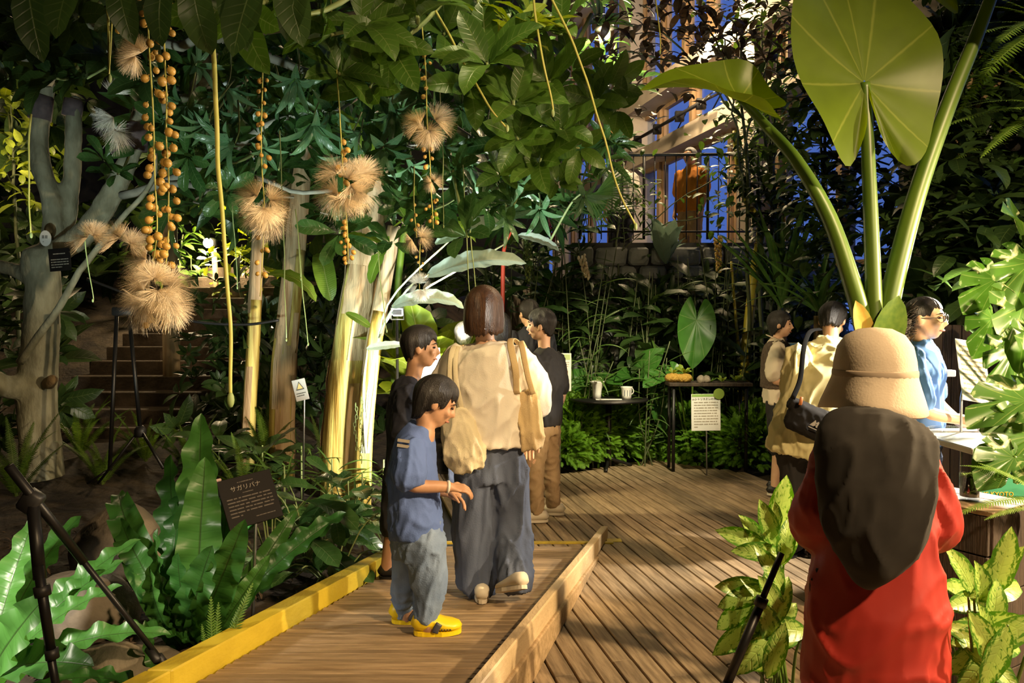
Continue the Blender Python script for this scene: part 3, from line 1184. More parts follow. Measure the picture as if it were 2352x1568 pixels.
# ---- woman in the cream blouse, seen from behind, stepping down the ramp
YW = 3.75
wa = thing('person', 'woman seen from behind in cream blouse and wide slate trousers with canvas bags', 'person', (-.12, YW, ramp_z(YW)), 'visitors on the ramp')
hc = P(1112, 716, YW)
fr = head_frame((.12, 1, 0))
pel, chest, neck = P(1128, 1035, YW), P(1122, 860, YW), P(1116, 785, YW)
sk = MB()
head_shapes(sk, hc, fr)
limb(sk, [hc - fr[2] * .05 - fr[1] * .01, P(1114, 780, YW), P(1118, 815, YW)], [.052, .048, .06])
torso(sk, pel, chest, neck, (1, 0, 0), (.13, .11, .14, .14), (.08, .08, .095, .075))
shL, shR = P(1045, 818, YW), P(1190, 818, YW)
elL, elR = P(1022, 940, YW + .02), P(1226, 925, YW + .03)
wrL, wrR = P(1040, 1000, YW + .22), P(1215, 1005, YW + .24)
for a, b, c_ in ((shL, elL, wrL), (shR, elR, wrR)):
    limb(sk, [a, b, c_], [.048, .038, .026])
    palm(sk, c_, c_ - b, (0, 0, 1), .95)
knL, anL = P(1095, 1210, YW + .02), P(1110, 1362, YW)
knR, anR = P(1172, 1205, YW + .06), P(1178, 1308, YW - .10)
limb(sk, [P(1098, 1050, YW), knL, anL], [.085, .055, .036])
limb(sk, [P(1160, 1050, YW), knR, anR], [.085, .055, .036])
body = bake(sk, .0085, 2)
for a, b, c_, s in ((shL, elL, wrL, -1), (shR, elR, wrR, 1)):
    hand(body, c_, c_ - b, (0, 0, 1), s, .95, .7)
part('body', body, M_['skin'], wa)
face_parts(wa, hc, fr)
hair(wa, hc, fr, M_['hair_b'], 1.0, front=.03, side=-.10, back=-.118, thick=.026, bob=1.0, seed=3, tuft=.012, open_a=70)
bl = MB()
bl.tube(smooth_path([P(1124, 1020, YW), P(1124, 960, YW), P(1122, 890, YW), P(1120, 835, YW), P(1117, 802, YW), P(1116, 786, YW)], 3), lerp_list([.205, .20, .195, .185, .155, .085], 16), 24, (1, 0, 0))
bl.v = [(x, YW + (yy - YW) * .72, z) for x, yy, z in bl.v]
for a, b in ((shL, elL), (shR, elR)):
    limb(bl, [a + Vector((0, 0, -.005)), a.lerp(b, .5) + Vector(((b - a).x * .25, 0, 0)), b + (b - a) * .02], [.070, .098, .088])
part('blouse', bake(bl, .010, 3, wrinkle(.0075, (9, 9, 5), 0, 2.0)), M_['cream'], wa)
tr = MB()
tr.tube([P(1128, 985, YW), P(1128, 1040, YW), P(1130, 1100, YW)], [(.14, .09), (.165, .105), (.18, .125)], 20, (1, 0, 0))
limb(tr, [P(1096, 1075, YW), P(1092, 1210, YW + .01), P(1100, 1330, YW + .0)], [.115, .118, .112])
limb(tr, [P(1165, 1075, YW), P(1172, 1200, YW + .02), P(1180, 1328, YW - .12)], [.108, .106, .088])
part('trousers', bake(tr, .011, 3, wrinkle(.013, (12, 12, 1.8), 0, 5.0)), M_['slate'], wa)
shoe(wa, Vector((P(1110, 1392, YW).x, YW - .16, ramp_z(YW - .16) + .003)), (-.05, 1, -.02), .235, M_['offwhite'], w=.044, h=.07)
shoe(wa, P(1205, 1352, YW - .34), (-.42, .62, -.30), .235, M_['offwhite'], w=.044, h=.07, up=(.35, -.35, .75))


def bag(root, ctrs, rads, material, name='bag_body', seed=1.0, amp=.010):
    mb_ = MB()
    mb_.tube(smooth_path(ctrs, 4), lerp_pairs(rads, (len(ctrs) - 1) * 4 + 1), 18, (1, 0, 0))
    return part(name, bake(mb_, .009, 2, wrinkle(amp, (12, 12, 6), 0, seed)), material, root)


def lerp_pairs(vals, n):
    a = lerp_list([v[0] for v in vals], n)
    b = lerp_list([v[1] for v in vals], n)
    return list(zip(a, b))


tb = thing('tote_bag', 'tan canvas tote bag hanging from the shoulder of the woman in cream', 'bag', P(1215, 1035, YW - .02))
bag(tb, [P(1205, 895, YW - .06), P(1214, 930, YW - .06), P(1218, 990, YW - .06), P(1222, 1030, YW - .06)], [(.045, .03), (.062, .045), (.070, .055), (.052, .04)], M_['canvas'], seed=4.0)
strap(tb, [P(1187, 905, YW - .10), P(1184, 850, YW - .13), P(1172, 790, YW - .09), P(1180, 778, YW - .02), P(1200, 800, YW + .1)], .034, .006, M_['canvas'])
strap(tb, [P(1225, 905, YW - .11), P(1212, 860, YW - .12), P(1200, 800, YW - .10), P(1196, 784, YW - .03), P(1205, 800, YW + .08)], .030, .006, M_['canvas'])
wb = thing('tote_bag', 'pale cream cloth bag swinging beside the boy in blue', 'bag', P(1075, 1090, YW - .14))
bag(wb, [P(1052, 935, YW - .14), P(1054, 985, YW - .14), P(1068, 1040, YW - .14), P(1080, 1080, YW - .14)], [(.045, .03), (.085, .055), (.115, .07), (.07, .045)], M_['canvas_w'], seed=7.0)
strap(wb, [P(1042, 945, YW - .16), P(1034, 880, YW - .16), P(1036, 820, YW - .13), P(1044, 794, YW - .05), P(1050, 815, YW + .08)], .03, .006, M_['canvas_w'])
strap(wb, [P(1062, 945, YW - .16), P(1048, 880, YW - .17), P(1046, 825, YW - .14), P(1052, 796, YW - .04), P(1058, 815, YW + .08)], .026, .006, M_['canvas_w'])

# ---- boy in the blue T-shirt
YB = 3.22
bz = ramp_z(YB)
bo = thing('person', 'small boy in blue tee, jeans and yellow clogs looking down', 'person', P(965, 1455, YB), 'visitors on the ramp')
hc = P(1000, 925, YB + .02)
fr = head_frame((1, .22, 0), .45)
K = .93
sk = MB()
head_shapes(sk, hc, fr, K)
neck, chest, pel = P(972, 985, YB), P(950, 1060, YB), P(958, 1205, YB)
limb(sk, [hc - fr[2] * .05 - fr[1] * .03, P(978, 978, YB), P(962, 1010, YB)], [.045, .042, .05])
torso(sk, pel, chest, neck, (0, 1, 0), (.085, .09, .11, .10), (.062, .07, .08, .065))
shN, elN, wrN = P(942, 1030, YB - .13), P(938, 1108, YB - .15), P(1032, 1118, YB - .10)
shF, elF, wrF = P(965, 1030, YB + .13), P(965, 1105, YB + .16), P(1025, 1130, YB + .14)
for a, b, c_ in ((shN, elN, wrN), (shF, elF, wrF)):
    limb(sk, [a, b, c_], [.042, .034, .024])
    palm(sk, c_, c_ - b, (0, -.4, 1), .8)
for a, b, c_ in ((P(945, 1225, YB + .06), P(938, 1330, YB + .07), P(936, 1425, YB + .10)), (P(975, 1225, YB - .06), P(985, 1335, YB - .05), P(985, 1440, YB - .06))):
    limb(sk, [a, b, c_], [.05, .045, .034])
body = bake(sk, .008, 2)
hand(body, wrN, wrN - elN, (0, -.4, 1), -1, .8, .55)
hand(body, wrF, wrF - elF, (0, .4, 1), 1, .8, .55)
part('body', body, M_['skin_d'], bo)
face_parts(bo, hc, fr, K)
hair(bo, hc, fr, M_['hair_k'], K, front=.045, side=.0, back=-.10, thick=.024, seed=12, tuft=.016, open_a=66)
ts = MB()
ts.tube(smooth_path([P(957, 1226, YB), P(952, 1150, YB), P(948, 1070, YB), P(955, 1010, YB), P(966, 975, YB)], 4), lerp_pairs([(.135, .118), (.128, .112), (.125, .108), (.115, .09), (.06, .055)], 17), 22, (0, 1, 0))
limb(ts, [shN, shN.lerp(elN, .75)], [.062, .078])
limb(ts, [shF, shF.lerp(elF, .75)], [.062, .078])
tee = part('tshirt', bake(ts, .009, 3, wrinkle(.008, (12, 12, 6), 0, 1.0)), M_['blue_tee'], bo)
pm = MB()
for i, (px_, py_) in enumerate(((927, 1012), (926, 1024))):
    pm.box(P(px_, py_, YB - .185), (.05, .004, .012), Matrix.Rotation(.15, 3, 'Y'))
part('shirt_print', pm, M_['inkw'], tee, False)
jn = MB()
jn.tube([P(957, 1165, YB), P(958, 1220, YB), P(962, 1275, YB)], [(.105, .10), (.125, .115), (.12, .11)], 20, (0, 1, 0))
limb(jn, [P(945, 1245, YB + .055), P(936, 1340, YB + .07), P(932, 1395, YB + .10)], [.088, .070, .055])
limb(jn, [P(975, 1245, YB - .055), P(985, 1345, YB - .05), P(980, 1405, YB - .06)], [.092, .076, .056])
part('jeans', bake(jn, .009, 3, wrinkle(.009, (13, 13, 7), 0, 8.0)), M_['denim'], bo)
for (px_, py_, yy, dd) in ((901, 1438, YB + .10, (1, .12, 0)), (952, 1472, YB - .06, (1, .16, .0))):
    hp = P(px_, py_, yy)
    hp.z = ramp_z(yy) + .004
    s = shoe(bo, hp, dd, .20, M_['clog'], w=.052, h=.085, name='clog')
    d = Vector(dd).normalized()
    x = d.cross(Vector((0, 0, 1)))
    part('heel_strap', MB().tube(smooth_path([hp + d * .105 + x * .050 + Vector((0, 0, .058)), hp + d * .09 + x * .053 + Vector((0, 0, .035)), hp + d * .085 + x * .052 + Vector((0, 0, .02))], 3), [(.014, .004)] * 7, 8, d), M_['clog_band'], s)
    for q in range(4):
        part('vent_hole', MB().ell(hp + d * (.115 + q * .012) + x * .0515 + Vector((0, 0, .03)), (.0035, .003, .0035), None, 8, 5), M_['clog_band'], s)
part('wristband', MB().tube([wrN - (wrN - elN).normalized() * .012, wrN - (wrN - elN).normalized() * .002], [.0275, .0275], 12), M_['whitecloth'], bo)

# ---- dark teenager in profile beyond the boy
YC = 4.15
cc = thing('person', 'teenager in a navy T-shirt in profile, mostly in shadow behind the boy', 'person', P(905, 1330, YC), 'visitors on the ramp')
hc = P(966, 800, YC)
fr = head_frame((1, .1, 0), .05)
sk = MB()
head_shapes(sk, hc, fr, .98)
neck, chest, pel = P(945, 868, YC), P(938, 940, YC), P(925, 1100, YC)
limb(sk, [hc - fr[2] * .05 - fr[1] * .02, P(950, 860, YC), P(942, 890, YC)], [.050, .047, .055])
torso(sk, pel, chest, neck, (0, 1, 0), (.13, .12, .15, .14), (.09, .085, .10, .08))
shN, elN, wrN = P(935, 905, YC - .16), P(922, 1010, YC - .18), P(935, 1100, YC - .16)
for sg in (-1, 1):
    limb(sk, [P(935, 905, YC + sg * .16), P(922, 1010, YC + sg * .18), P(937, 1100, YC + sg * .16)], [.045, .036, .026])
    palm(sk, P(937, 1100, YC + sg * .16), (.1, 0, -1), (0, sg, 0), .9)
    limb(sk, [P(918, 1110, YC + sg * .08), P(905, 1215, YC + sg * .08), P(888, 1308, YC + sg * .08)], [.08, .052, .036])
body = bake(sk, .009, 2)
for sg in (-1, 1):
    hand(body, P(937, 1100, YC + sg * .16), (.1, 0, -1), (0, sg, 0), sg, .9, .45)
part('body', body, M_['skin_d'], cc)
face_parts(cc, hc, fr, .98)
hair(cc, hc, fr, M_['hair_k'], .98, front=.05, side=.01, back=-.055, thick=.026, seed=21, tuft=.02, open_a=64)
ts = MB()
ts.tube(smooth_path([P(926, 1105, YC), P(932, 1020, YC), P(936, 940, YC), P(940, 890, YC), P(944, 862, YC)], 4), lerp_pairs([(.155, .115), (.15, .11), (.16, .115), (.14, .09), (.06, .055)], 17), 22, (0, 1, 0))
for sg in (-1, 1):
    limb(ts, [P(935, 905, YC + sg * .16), P(924, 985, YC + sg * .175)], [.062, .072])
part('tshirt', bake(ts, .011, 3, wrinkle(.008, (12, 12, 5), 0, 4.0)), M_['navy'], cc)
st = MB()
st.tube([P(924, 1090, YC), P(921, 1130, YC)], [(.125, .105), (.135, .11)], 18, (0, 1, 0))
for sg in (-1, 1):
    limb(st, [P(919, 1125, YC + sg * .075), P(908, 1205, YC + sg * .08)], [.095, .088])
part('shorts', bake(st, .011, 3, wrinkle(.006)), M_['blk_tee'], cc)
for sg in (-1, 1):
    shoe(cc, Vector((P(878, 1310, YC).x, YC + sg * .08, ramp_z(YC) + .004)), (1, .05, -.0), .24, M_['blackp'])

# ---- youth in the black T-shirt
YD = 5.55
dd_ = thing('person', 'teenage boy in black T-shirt and beige trousers turned towards the lit plants', 'person', P(1248, 1185, YD), 'visitors gathered at the lit bed')
hc = P(1243, 748, YD)
fr = head_frame((-1, .25, 0), .04)
sk = MB()
head_shapes(sk, hc, fr)
neck, chest, pel = P(1252, 803, YD), P(1254, 850, YD), P(1248, 965, YD)
limb(sk, [hc - fr[2] * .05 - fr[1] * .02, P(1250, 797, YD), P(1253, 818, YD)], [.050, .046, .055])
XD = (.55, .8, 0)
torso(sk, pel, chest, neck, XD, (.14, .13, .16, .15), (.095, .09, .10, .08))
ax = Vector(XD).normalized()
for sg in (-1, 1):
    a, b, c_ = P(1254, 828, YD) + ax * sg * .17, P(1262, 905, YD) + ax * sg * .19, P(1262, 965, YD) + ax * sg * .175 + Vector((-.06, 0, 0))
    limb(sk, [a, b, c_], [.045, .036, .026])
    palm(sk, c_, (-.25, 0, -1), ax * sg, .95)
    limb(sk, [P(1248, 975, YD) + ax * sg * .08, P(1246, 1080, YD) + ax * sg * .11, P(1252, 1165, YD) + ax * sg * .12], [.085, .055, .036])
body = bake(sk, .009, 2)
for sg in (-1, 1):
    hand(body, P(1262, 965, YD) + ax * sg * .175 + Vector((-.06, 0, 0)), (-.25, 0, -1), ax * sg, -sg, .95, .4)
part('body', body, M_['skin'], dd_)
face_parts(dd_, hc, fr)
hair(dd_, hc, fr, M_['hair_k'], 1.0, front=.045, side=.005, back=-.075, thick=.026, seed=31, tuft=.016, open_a=64)
ts = MB()
ts.tube(smooth_path([P(1250, 975, YD), P(1253, 920, YD), P(1255, 860, YD), P(1253, 822, YD), P(1252, 798, YD)], 4), lerp_pairs([(.165, .12), (.165, .12), (.175, .12), (.155, .095), (.062, .06)], 17), 22, XD)
for sg in (-1, 1):
    a, b = P(1254, 828, YD) + ax * sg * .17, P(1262, 905, YD) + ax * sg * .19
    limb(ts, [a, a.lerp(b, .85)], [.062, .074])
part('tshirt', bake(ts, .011, 3, wrinkle(.008, (12, 12, 5), 0, 14.0)), M_['blk_tee'], dd_)
st = MB()
st.tube([P(1250, 955, YD), P(1248, 995, YD)], [(.135, .105), (.145, .115)], 18, XD)
for sg in (-1, 1):
    limb(st, [P(1248, 990, YD) + ax * sg * .075, P(1247, 1080, YD) + ax * sg * .105, P(1252, 1160, YD) + ax * sg * .115], [.092, .07, .056])
part('trousers', bake(st, .011, 3, wrinkle(.008, (14, 14, 12), 0, 3.0)), M_['khaki'], dd_)
for sg in (-1, 1):
    h0 = P(1262, 1190, YD) + ax * sg * .12
    shoe(dd_, Vector((h0.x + .05, h0.y, .006)), (-1, .25 * sg * .3 + .1, 0), .26, M_['offwhite'], w=.048)


# ---- simple standing figure for those further back
def standing(label, group, px, ytop, ybot, Y, face, skin, hairm, top, bottom, shoes, hairkw=None, topname='shirt', botname='trousers', zfoot=None, lean=0.0, width=1.0, arms=None, bare=False):
    ft = P(px, ybot, Y)
    zt = P(px, ytop, Y).z
    z0 = ft.z if zfoot is None else zfoot
    H = zt - z0
    s = H / 1.62
    f = Vector((face[0], face[1], 0)).normalized()
    x = f.cross(Vector((0, 0, 1)))
    base = Vector((ft.x, Y, z0))
    t = thing('person', label, 'person', base, group)

    def q(a, b, c):
        return base + (x * a + f * (b + lean * max(0, c - .85)) + Vector((0, 0, c))) * s
    hc = q(0, .02, 1.49)
    fr = head_frame(f, .03)
    sk = MB()
    head_shapes(sk, hc, fr, s)
    limb(sk, [q(0, 0, 1.44), q(0, -.01, 1.37), q(0, -.01, 1.3)], [.05 * s, .047 * s, .055 * s])
    torso(sk, q(0, 0, .88), q(0, 0, 1.2), q(0, -.01, 1.36), x, [v * s * width for v in (.14, .13, .155, .15)], [v * s for v in (.10, .09, .10, .08)])
    A = {}
    for sg in (-1, 1):
        pts = arms[sg] if arms and sg in arms else [(sg * .18, 0, 1.29), (sg * .21, -.02, 1.03), (sg * .20, .05, .82)]
        A[sg] = [q(*p) for p in pts]
        limb(sk, A[sg], [.046 * s, .037 * s, .026 * s])
        palm(sk, A[sg][2], A[sg][2] - A[sg][1], x * sg, .95 * s)
        limb(sk, [q(sg * .08, 0, .86), q(sg * .085, .02, .46), q(sg * .085, -.01, .07)], [.085 * s, .056 * s, .036 * s])
    body = bake(sk, .010, 2)
    for sg in (-1, 1):
        hand(body, A[sg][2], A[sg][2] - A[sg][1], x * sg, sg, .95 * s, .45)
    part('body', body, skin, t)
    face_parts(t, hc, fr, s)
    hair(t, hc, fr, hairm, s, **(hairkw or {}))
    ts = MB()
    ts.tube(smooth_path([q(0, 0, .80), q(0, 0, 1.0), q(0, 0, 1.2), q(0, -.005, 1.3), q(0, -.01, 1.375)], 4), lerp_pairs([(.165 * s * width, .12 * s), (.16 * s * width, .118 * s), (.175 * s * width, .12 * s), (.15 * s * width, .095 * s), (.062 * s, .06 * s)], 17), 22, x)
    for sg in (-1, 1):
        a, b = A[sg][0], A[sg][1]
        limb(ts, [a, a.lerp(b, .85)], [.062 * s, .072 * s])
    part(topname, bake(ts, .012, 3, wrinkle(.008, (12, 12, 5), 0, px * .1)), top, t)
    st = MB()
    st.tube([q(0, 0, .90), q(0, 0, .80)], [(.135 * s, .105 * s), (.145 * s, .115 * s)], 18, x)
    zl = .42 if bare else .09
    for sg in (-1, 1):
        limb(st, [q(sg * .075, 0, .82), q(sg * .085, .015, .46), q(sg * .085, -.005, zl)], [.095 * s, .075 * s, .07 * s])
    part(botname, bake(st, .012, 3, wrinkle(.008, (14, 14, 6), 0, px * .2)), bottom, t)
    for sg in (-1, 1):
        shoe(t, q(sg * .085, -.07, .004), f + x * sg * .12, .26 * s, shoes, M_['offwhite'])
    return t, hc, fr, q, s


ZD = .004
standing('man in navy shirt and pale trousers beyond the black T-shirt youth', 'visitors gathered at the lit bed', 1216, 686, 1108, 6.75, (-.45, .9), M_['skin'], M_['hair_k'], M_['navy'], M_['whitecloth'], M_['blackp'], dict(front=.05, side=.0, back=-.05, thick=.02, seed=5), zfoot=ZD)
standing('woman with long black hair half hidden by the woman in cream', 'visitors gathered at the lit bed', 1150, 716, 1130, 6.15, (-.3, .95), M_['skin'], M_['hair_k'], M_['blk_tee'], M_['blk_tee'], M_['blackp'], dict(front=.04, side=-.16, back=-.24, thick=.022, bob=1.0, seed=6), zfoot=ZD)
standing('grey-haired visitor in blue behind the shoulder of the woman in cream', 'visitors gathered at the lit bed', 1066, 738, 1120, 6.35, (-.1, 1), M_['skin'], M_['hair_g'], M_['sky_tee'], M_['slate'], M_['blackp'], dict(front=.05, side=-.03, back=-.085, thick=.02, seed=7), zfoot=ZD)

# ---- woman in the knit vest
t, hc, fr, q, s = standing('woman in pale blouse and brown knit vest walking along the far deck', 'visitors on the far deck', 1782, 712, 1128, 6.35, (1, -.35), M_['skin'], M_['hair_k'], M_['shirt_w'], M_['blk_tee'], M_['blackp'], dict(front=.045, side=-.02, back=-.10, thick=.02, seed=9, tuft=.01), topname='blouse', botname='skirt', zfoot=ZD, bare=True,
                           arms={-1: [(-.18, 0, 1.29), (-.23, .0, 1.06), (-.15, .16, 1.00)], 1: [(.18, 0, 1.29), (.22, -.04, 1.04), (.14, .14, .98)]})
x_ = fr[0]
vs = MB()
vs.tube(smooth_path([q(0, 0, .94), q(0, 0, 1.08), q(0, 0, 1.22), q(0, -.005, 1.31), q(0, -.01, 1.355)], 4), lerp_pairs([(.185 * s, .142 * s), (.18 * s, .14 * s), (.18 * s, .135 * s), (.135 * s, .108 * s), (.075 * s, .07 * s)], 17), 22, x_)
part('knit_vest', bake(vs, .011, 3, wrinkle(.004, (30, 30, 8))), M_['vest'], t)
part('collar', MB().tube([q(-.055, .05, 1.34), q(-.05, -.05, 1.385), q(0, -.075, 1.395), q(.05, -.05, 1.385), q(.055, .05, 1.34)], [(.006, .026)] * 5, 8, (0, 0, 1)), M_['shirt_w'], t)

# ---- man bending over in the pale lemon T-shirt
YG = 4.7
gg = thing('person', 'man in pale lemon T-shirt bending towards the display table', 'person', (P(1845, 1000, YG).x, YG, 0), 'visitors at the display table')
hc = P(1912, 738, YG + .22)
fr = head_frame((.75, .9, 0), .55)
sk = MB()
head_shapes(sk, hc, fr)
pel, chest, neck = P(1846, 1015, YG - .03), P(1880, 850, YG + .05), P(1908, 785, YG + .15)
limb(sk, [hc - fr[2] * .05 - fr[1] * .02, neck, chest.lerp(neck, .7)], [.05, .05, .06])
XG = Vector((.8, -.62, 0))
torso(sk, pel, chest, neck, XG, (.16, .15, .17, .16), (.11, .105, .11, .085))
sL, eL, wL = P(1850, 815, YG - .02) - XG * .05, P(1828, 900, YG + .05), P(1880, 960, YG + .25)
sR, eR, wR = P(1945, 810, YG + .02), P(1990, 905, YG + .1), P(2030, 960, YG + .30)
for a, b, c_ in ((sL, eL, wL), (sR, eR, wR)):
    limb(sk, [a, b, c_], [.05, .04, .028])
    palm(sk, c_, c_ - b, (0, 0, 1))
for sg, px_ in ((-1, 1822), (1, 1872)):
    b0 = P(px_, 1040, YG)
    limb(sk, [b0, Vector((b0.x, YG + .0, .48)), Vector((b0.x, YG - .02, .08))], [.09, .06, .04])
body = bake(sk, .010, 2)
hand(body, wL, wL - eL, (0, 0, 1), -1, 1, .6)
hand(body, wR, wR - eR, (0, 0, 1), 1, 1, .6)
part('body', body, M_['skin'], gg)
face_parts(gg, hc, fr)
hair(gg, hc, fr, M_['hair_k'], 1.0, front=.05, side=.0, back=-.07, thick=.024, seed=41, tuft=.018)
ts = MB()
ts.tube(smooth_path([P(1836, 1045, YG - .03), P(1848, 985, YG - .03), P(1872, 900, YG + .01), P(1890, 830, YG + .07), P(1908, 782, YG + .15)], 4), lerp_pairs([(.215, .165), (.205, .155), (.20, .145), (.185, .125), (.08, .075)], 17), 22, XG)
limb(ts, [sL, sL.lerp(eL, .95)], [.075, .095])
limb(ts, [sR, sR.lerp(eR, .9)], [.075, .095])
part('tshirt', bake(ts, .011, 3, wrinkle(.012, (10, 10, 4), 0, 6.0)), M_['lemon'], gg)
st = MB()
st.tube([P(1848, 1000, YG), P(1846, 1050, YG)], [(.15, .12), (.16, .13)], 18, XG)
for sg, px_ in ((-1, 1822), (1, 1872)):
    b0 = P(px_, 1040, YG)
    limb(st, [b0, Vector((b0.x, YG, .48)), Vector((b0.x, YG - .02, .09))], [.105, .082, .072])
part('trousers', bake(st, .012, 3, wrinkle(.008)), M_['blk_tee'], gg)
for px_ in (1822, 1872):
    shoe(gg, Vector((P(px_, 1040, YG).x - .05, YG - .08, .004)), (.6, .8, 0), .27, M_['blackp'])
cb = thing('crossbody_bag', 'black crossbody bag with tan leather pulls worn by the bending man', 'bag', P(1880, 1060, YG - .25))
cm = MB()
cc0 = P(1872, 968, YG - .235)
Rb = Matrix.Rotation(.42, 3, 'Y')
cm.box(cc0 + Rb @ Vector((0, .01, -.01)), (.34, .10, .19), Rb, bev=.03)
cm.tube([cc0 + Rb @ Vector((-.19, .01, .05)), cc0 + Rb @ Vector((.19, .01, .05))], [(.04, .035), (.04, .035)], 12, Rb @ Vector((0, 0, 1)))
part('bag_body', bake(cm, .008, 3, wrinkle(.003, (12, 12, 12))), mat('bag_nylon', (.009, .008, .008), .85, (.015, .013, .012), 20, spec=.2), cb)
for dx, dz, h in ((-.155, .075, .05), (.115, .0, .09)):
    part('leather_pull', MB().box(cc0 + Rb @ Vector((dx, -.062, dz)), (.02, .008, h), Matrix.Rotation(.2, 3, 'Y'), bev=.003), M_['leather'], cb)
lg = MB()
c0 = cc0 + Vector((-.02, -.068, -.005))
for tri in (((-.035, -.02), (-.012, .02), (.004, -.005), (-.012, -.02)), ((.004, -.02), (-.004, .002), (.010, .018), (.032, -.02))):
    Vv = [c0 + Rb @ Vector((a, dy, b)) for dy in (0, .003) for a, b in tri]
    lg.add(Vv, [(3, 2, 1, 0), (4, 5, 6, 7), (0, 1, 5, 4), (1, 2, 6, 5), (2, 3, 7, 6), (3, 0, 4, 7)])
lg.box(c0 + Rb @ Vector((0, 0, -.032)), (.075, .003, .006), Rb)
part('bag_emblem', lg, M_['inkw'], cb, False)
strap(cb, [cc0 + Rb @ Vector((-.19, -.02, .07)), P(1838, 870, YG - .20), P(1846, 800, YG - .14), P(1860, 762, YG - .02), P(1885, 755, YG + .1)], .03, .006, M_['webbing'])
strap(cb, [cc0 + Rb @ Vector((.19, -.02, .06)), P(1975, 940, YG - .16), P(2000, 900, YG - .05)], .03, .006, M_['webbing'])

# ---- near person with the sun hat, red jacket and charcoal pack
YH = 2.22
hx = P(2012, 900, YH).x
hh = thing('person', 'person in sun hat and red jacket with charcoal backpack, seen from behind', 'person', (hx, YH, 0))
hc = P(2010, 868, YH)
fr = head_frame((-.15, 1, 0), .1)
sk = MB()
head_shapes(sk, hc, fr)
neck, chest, pel = P(2012, 960, YH), P(2012, 1080, YH), P(2012, 1370, YH)
limb(sk, [hc - fr[2] * .05, neck, P(2012, 1000, YH)], [.052, .05, .06])
torso(sk, pel, chest, neck, (1, 0, 0), (.16, .14, .155, .15), (.11, .10, .11, .085))
HS = {}
for sg in (-1, 1):
    HS[sg] = [P(2012 + sg * 90, 1030, YH), P(2010 + sg * 138, 1195, YH + .02), P(2010 + sg * 95, 1240, YH + .24)]
    limb(sk, HS[sg], [.05, .04, .028])
    palm(sk, HS[sg][2], (0, 1, .1), (0, 0, 1))
    limb(sk, [Vector((hx + sg * .09, YH, .72)), Vector((hx + sg * .09, YH + .02, .42)), Vector((hx + sg * .09, YH, .07))], [.09, .06, .04])
body = bake(sk, .010, 2)
for sg in (-1, 1):
    hand(body, HS[sg][2], (0, 1, .1), (0, 0, 1), sg, 1, .6)
part('body', body, M_['skin'], hh)
face_parts(hh, hc, fr)
hair(hh, hc, fr, M_['hair_k'], 1.0, front=.05, side=-.05, back=-.10, thick=.012, seed=44)
jk = MB()
jk.tube(smooth_path([P(2010, 1600, YH), P(2008, 1520, YH), P(2010, 1400, YH), P(2012, 1250, YH), P(2012, 1100, YH), P(2012, 1010, YH), P(2012, 965, YH)], 3), lerp_pairs([(.205, .15), (.222, .165), (.212, .16), (.170, .135), (.165, .125), (.135, .095), (.075, .07)], 19), 24, (1, 0, 0))
for sg in (-1, 1):
    limb(jk, [HS[sg][0], HS[sg][1], HS[sg][1].lerp(HS[sg][2], .75)], [.060, .074, .064])
part('jacket', bake(jk, .011, 3, wrinkle(.008, (6.5, 6.5, 5), 0, 3.0)), M_['red'], hh)
tr = MB()
for sg in (-1, 1):
    limb(tr, [Vector((hx + sg * .09, YH, .70)), Vector((hx + sg * .095, YH + .01, .42)), Vector((hx + sg * .09, YH, .09))], [.10, .085, .075])
part('trousers', bake(tr, .012, 3, wrinkle(.008)), M_['blk_tee'], hh)
for sg in (-1, 1):
    shoe(hh, Vector((hx + sg * .09, YH - .08, .004)), (sg * .1, 1, 0), .25, M_['blackp'])
ht = thing('sun_hat', 'beige cloth sun hat with a drooping brim on the near person', 'hat', P(2010, 950, YH))
hm = MB()
hc2 = P(2008, 852, YH)
prof = [(0.0, .132), (.045, .127), (.080, .108), (.102, .074), (.111, .03), (.114, -.005), (.117, -.022), (.127, -.05), (.140, -.085), (.148, -.112), (.145, -.115), (.134, -.088), (.114, -.03)]
N = 40
V, Fc = [], []
for j, (r, z) in enumerate(prof):
    for i in range(N):
        a = 2 * math.pi * i / N
        w = 1 + (.05 * math.sin(a * 3 + 1) + .03 * math.sin(a * 5)) * sstep(5, 9, j)
        V.append(hc2 + Vector((r * w * math.cos(a), r * w * 1.12 * math.sin(a), z + .010 * math.sin(a * 2 + .6) * sstep(5, 9, j))))
for j in range(len(prof) - 1):
    for i in range(N):
        i2 = (i + 1) % N
        Fc.append((j * N + i, (j + 1) * N + i, (j + 1) * N + i2, j * N + i2))
hm.add(V, Fc)
part('crown_and_brim', hm, M_['hat'], ht)
part('hat_band', MB().tube([hc2 + Vector((.1135 * math.cos(a), .1135 * 1.12 * math.sin(a), -.006)) for a in [2 * math.pi * i / 32 for i in range(33)]], [(.012, .0025)] * 33, 8, (0, 0, 1), cap=False), mat('hat_band_cloth', (.42, .33, .24), .85), ht)
bp = thing('backpack', 'charcoal soft backpack tapering to a point on the red jacket', 'bag', P(2010, 1340, YH - .2))
bk = MB()
bk.tube(smooth_path([P(2012, 975, YH - .12), P(2010, 1010, YH - .17), P(2010, 1120, YH - .19), P(2005, 1220, YH - .19), P(1998, 1290, YH - .18), P(1990, 1335, YH - .16)], 4), lerp_pairs([(.13, .05), (.155, .085), (.158, .10), (.135, .095), (.085, .08), (.025, .04)], 21), 22, (1, 0, 0))
part('bag_body', bake(bk, .010, 3, wrinkle(.006, (8, 8, 5), 0, 4.0)), M_['charcoal'], bp)
for sg in (-1, 1):
    strap(bp, [P(2012 + sg * 65, 985, YH - .13), P(2012 + sg * 70, 962, YH - .05), P(2012 + sg * 75, 970, YH + .06), P(2012 + sg * 85, 1040, YH + .145)], .05, .012, M_['charcoal'])

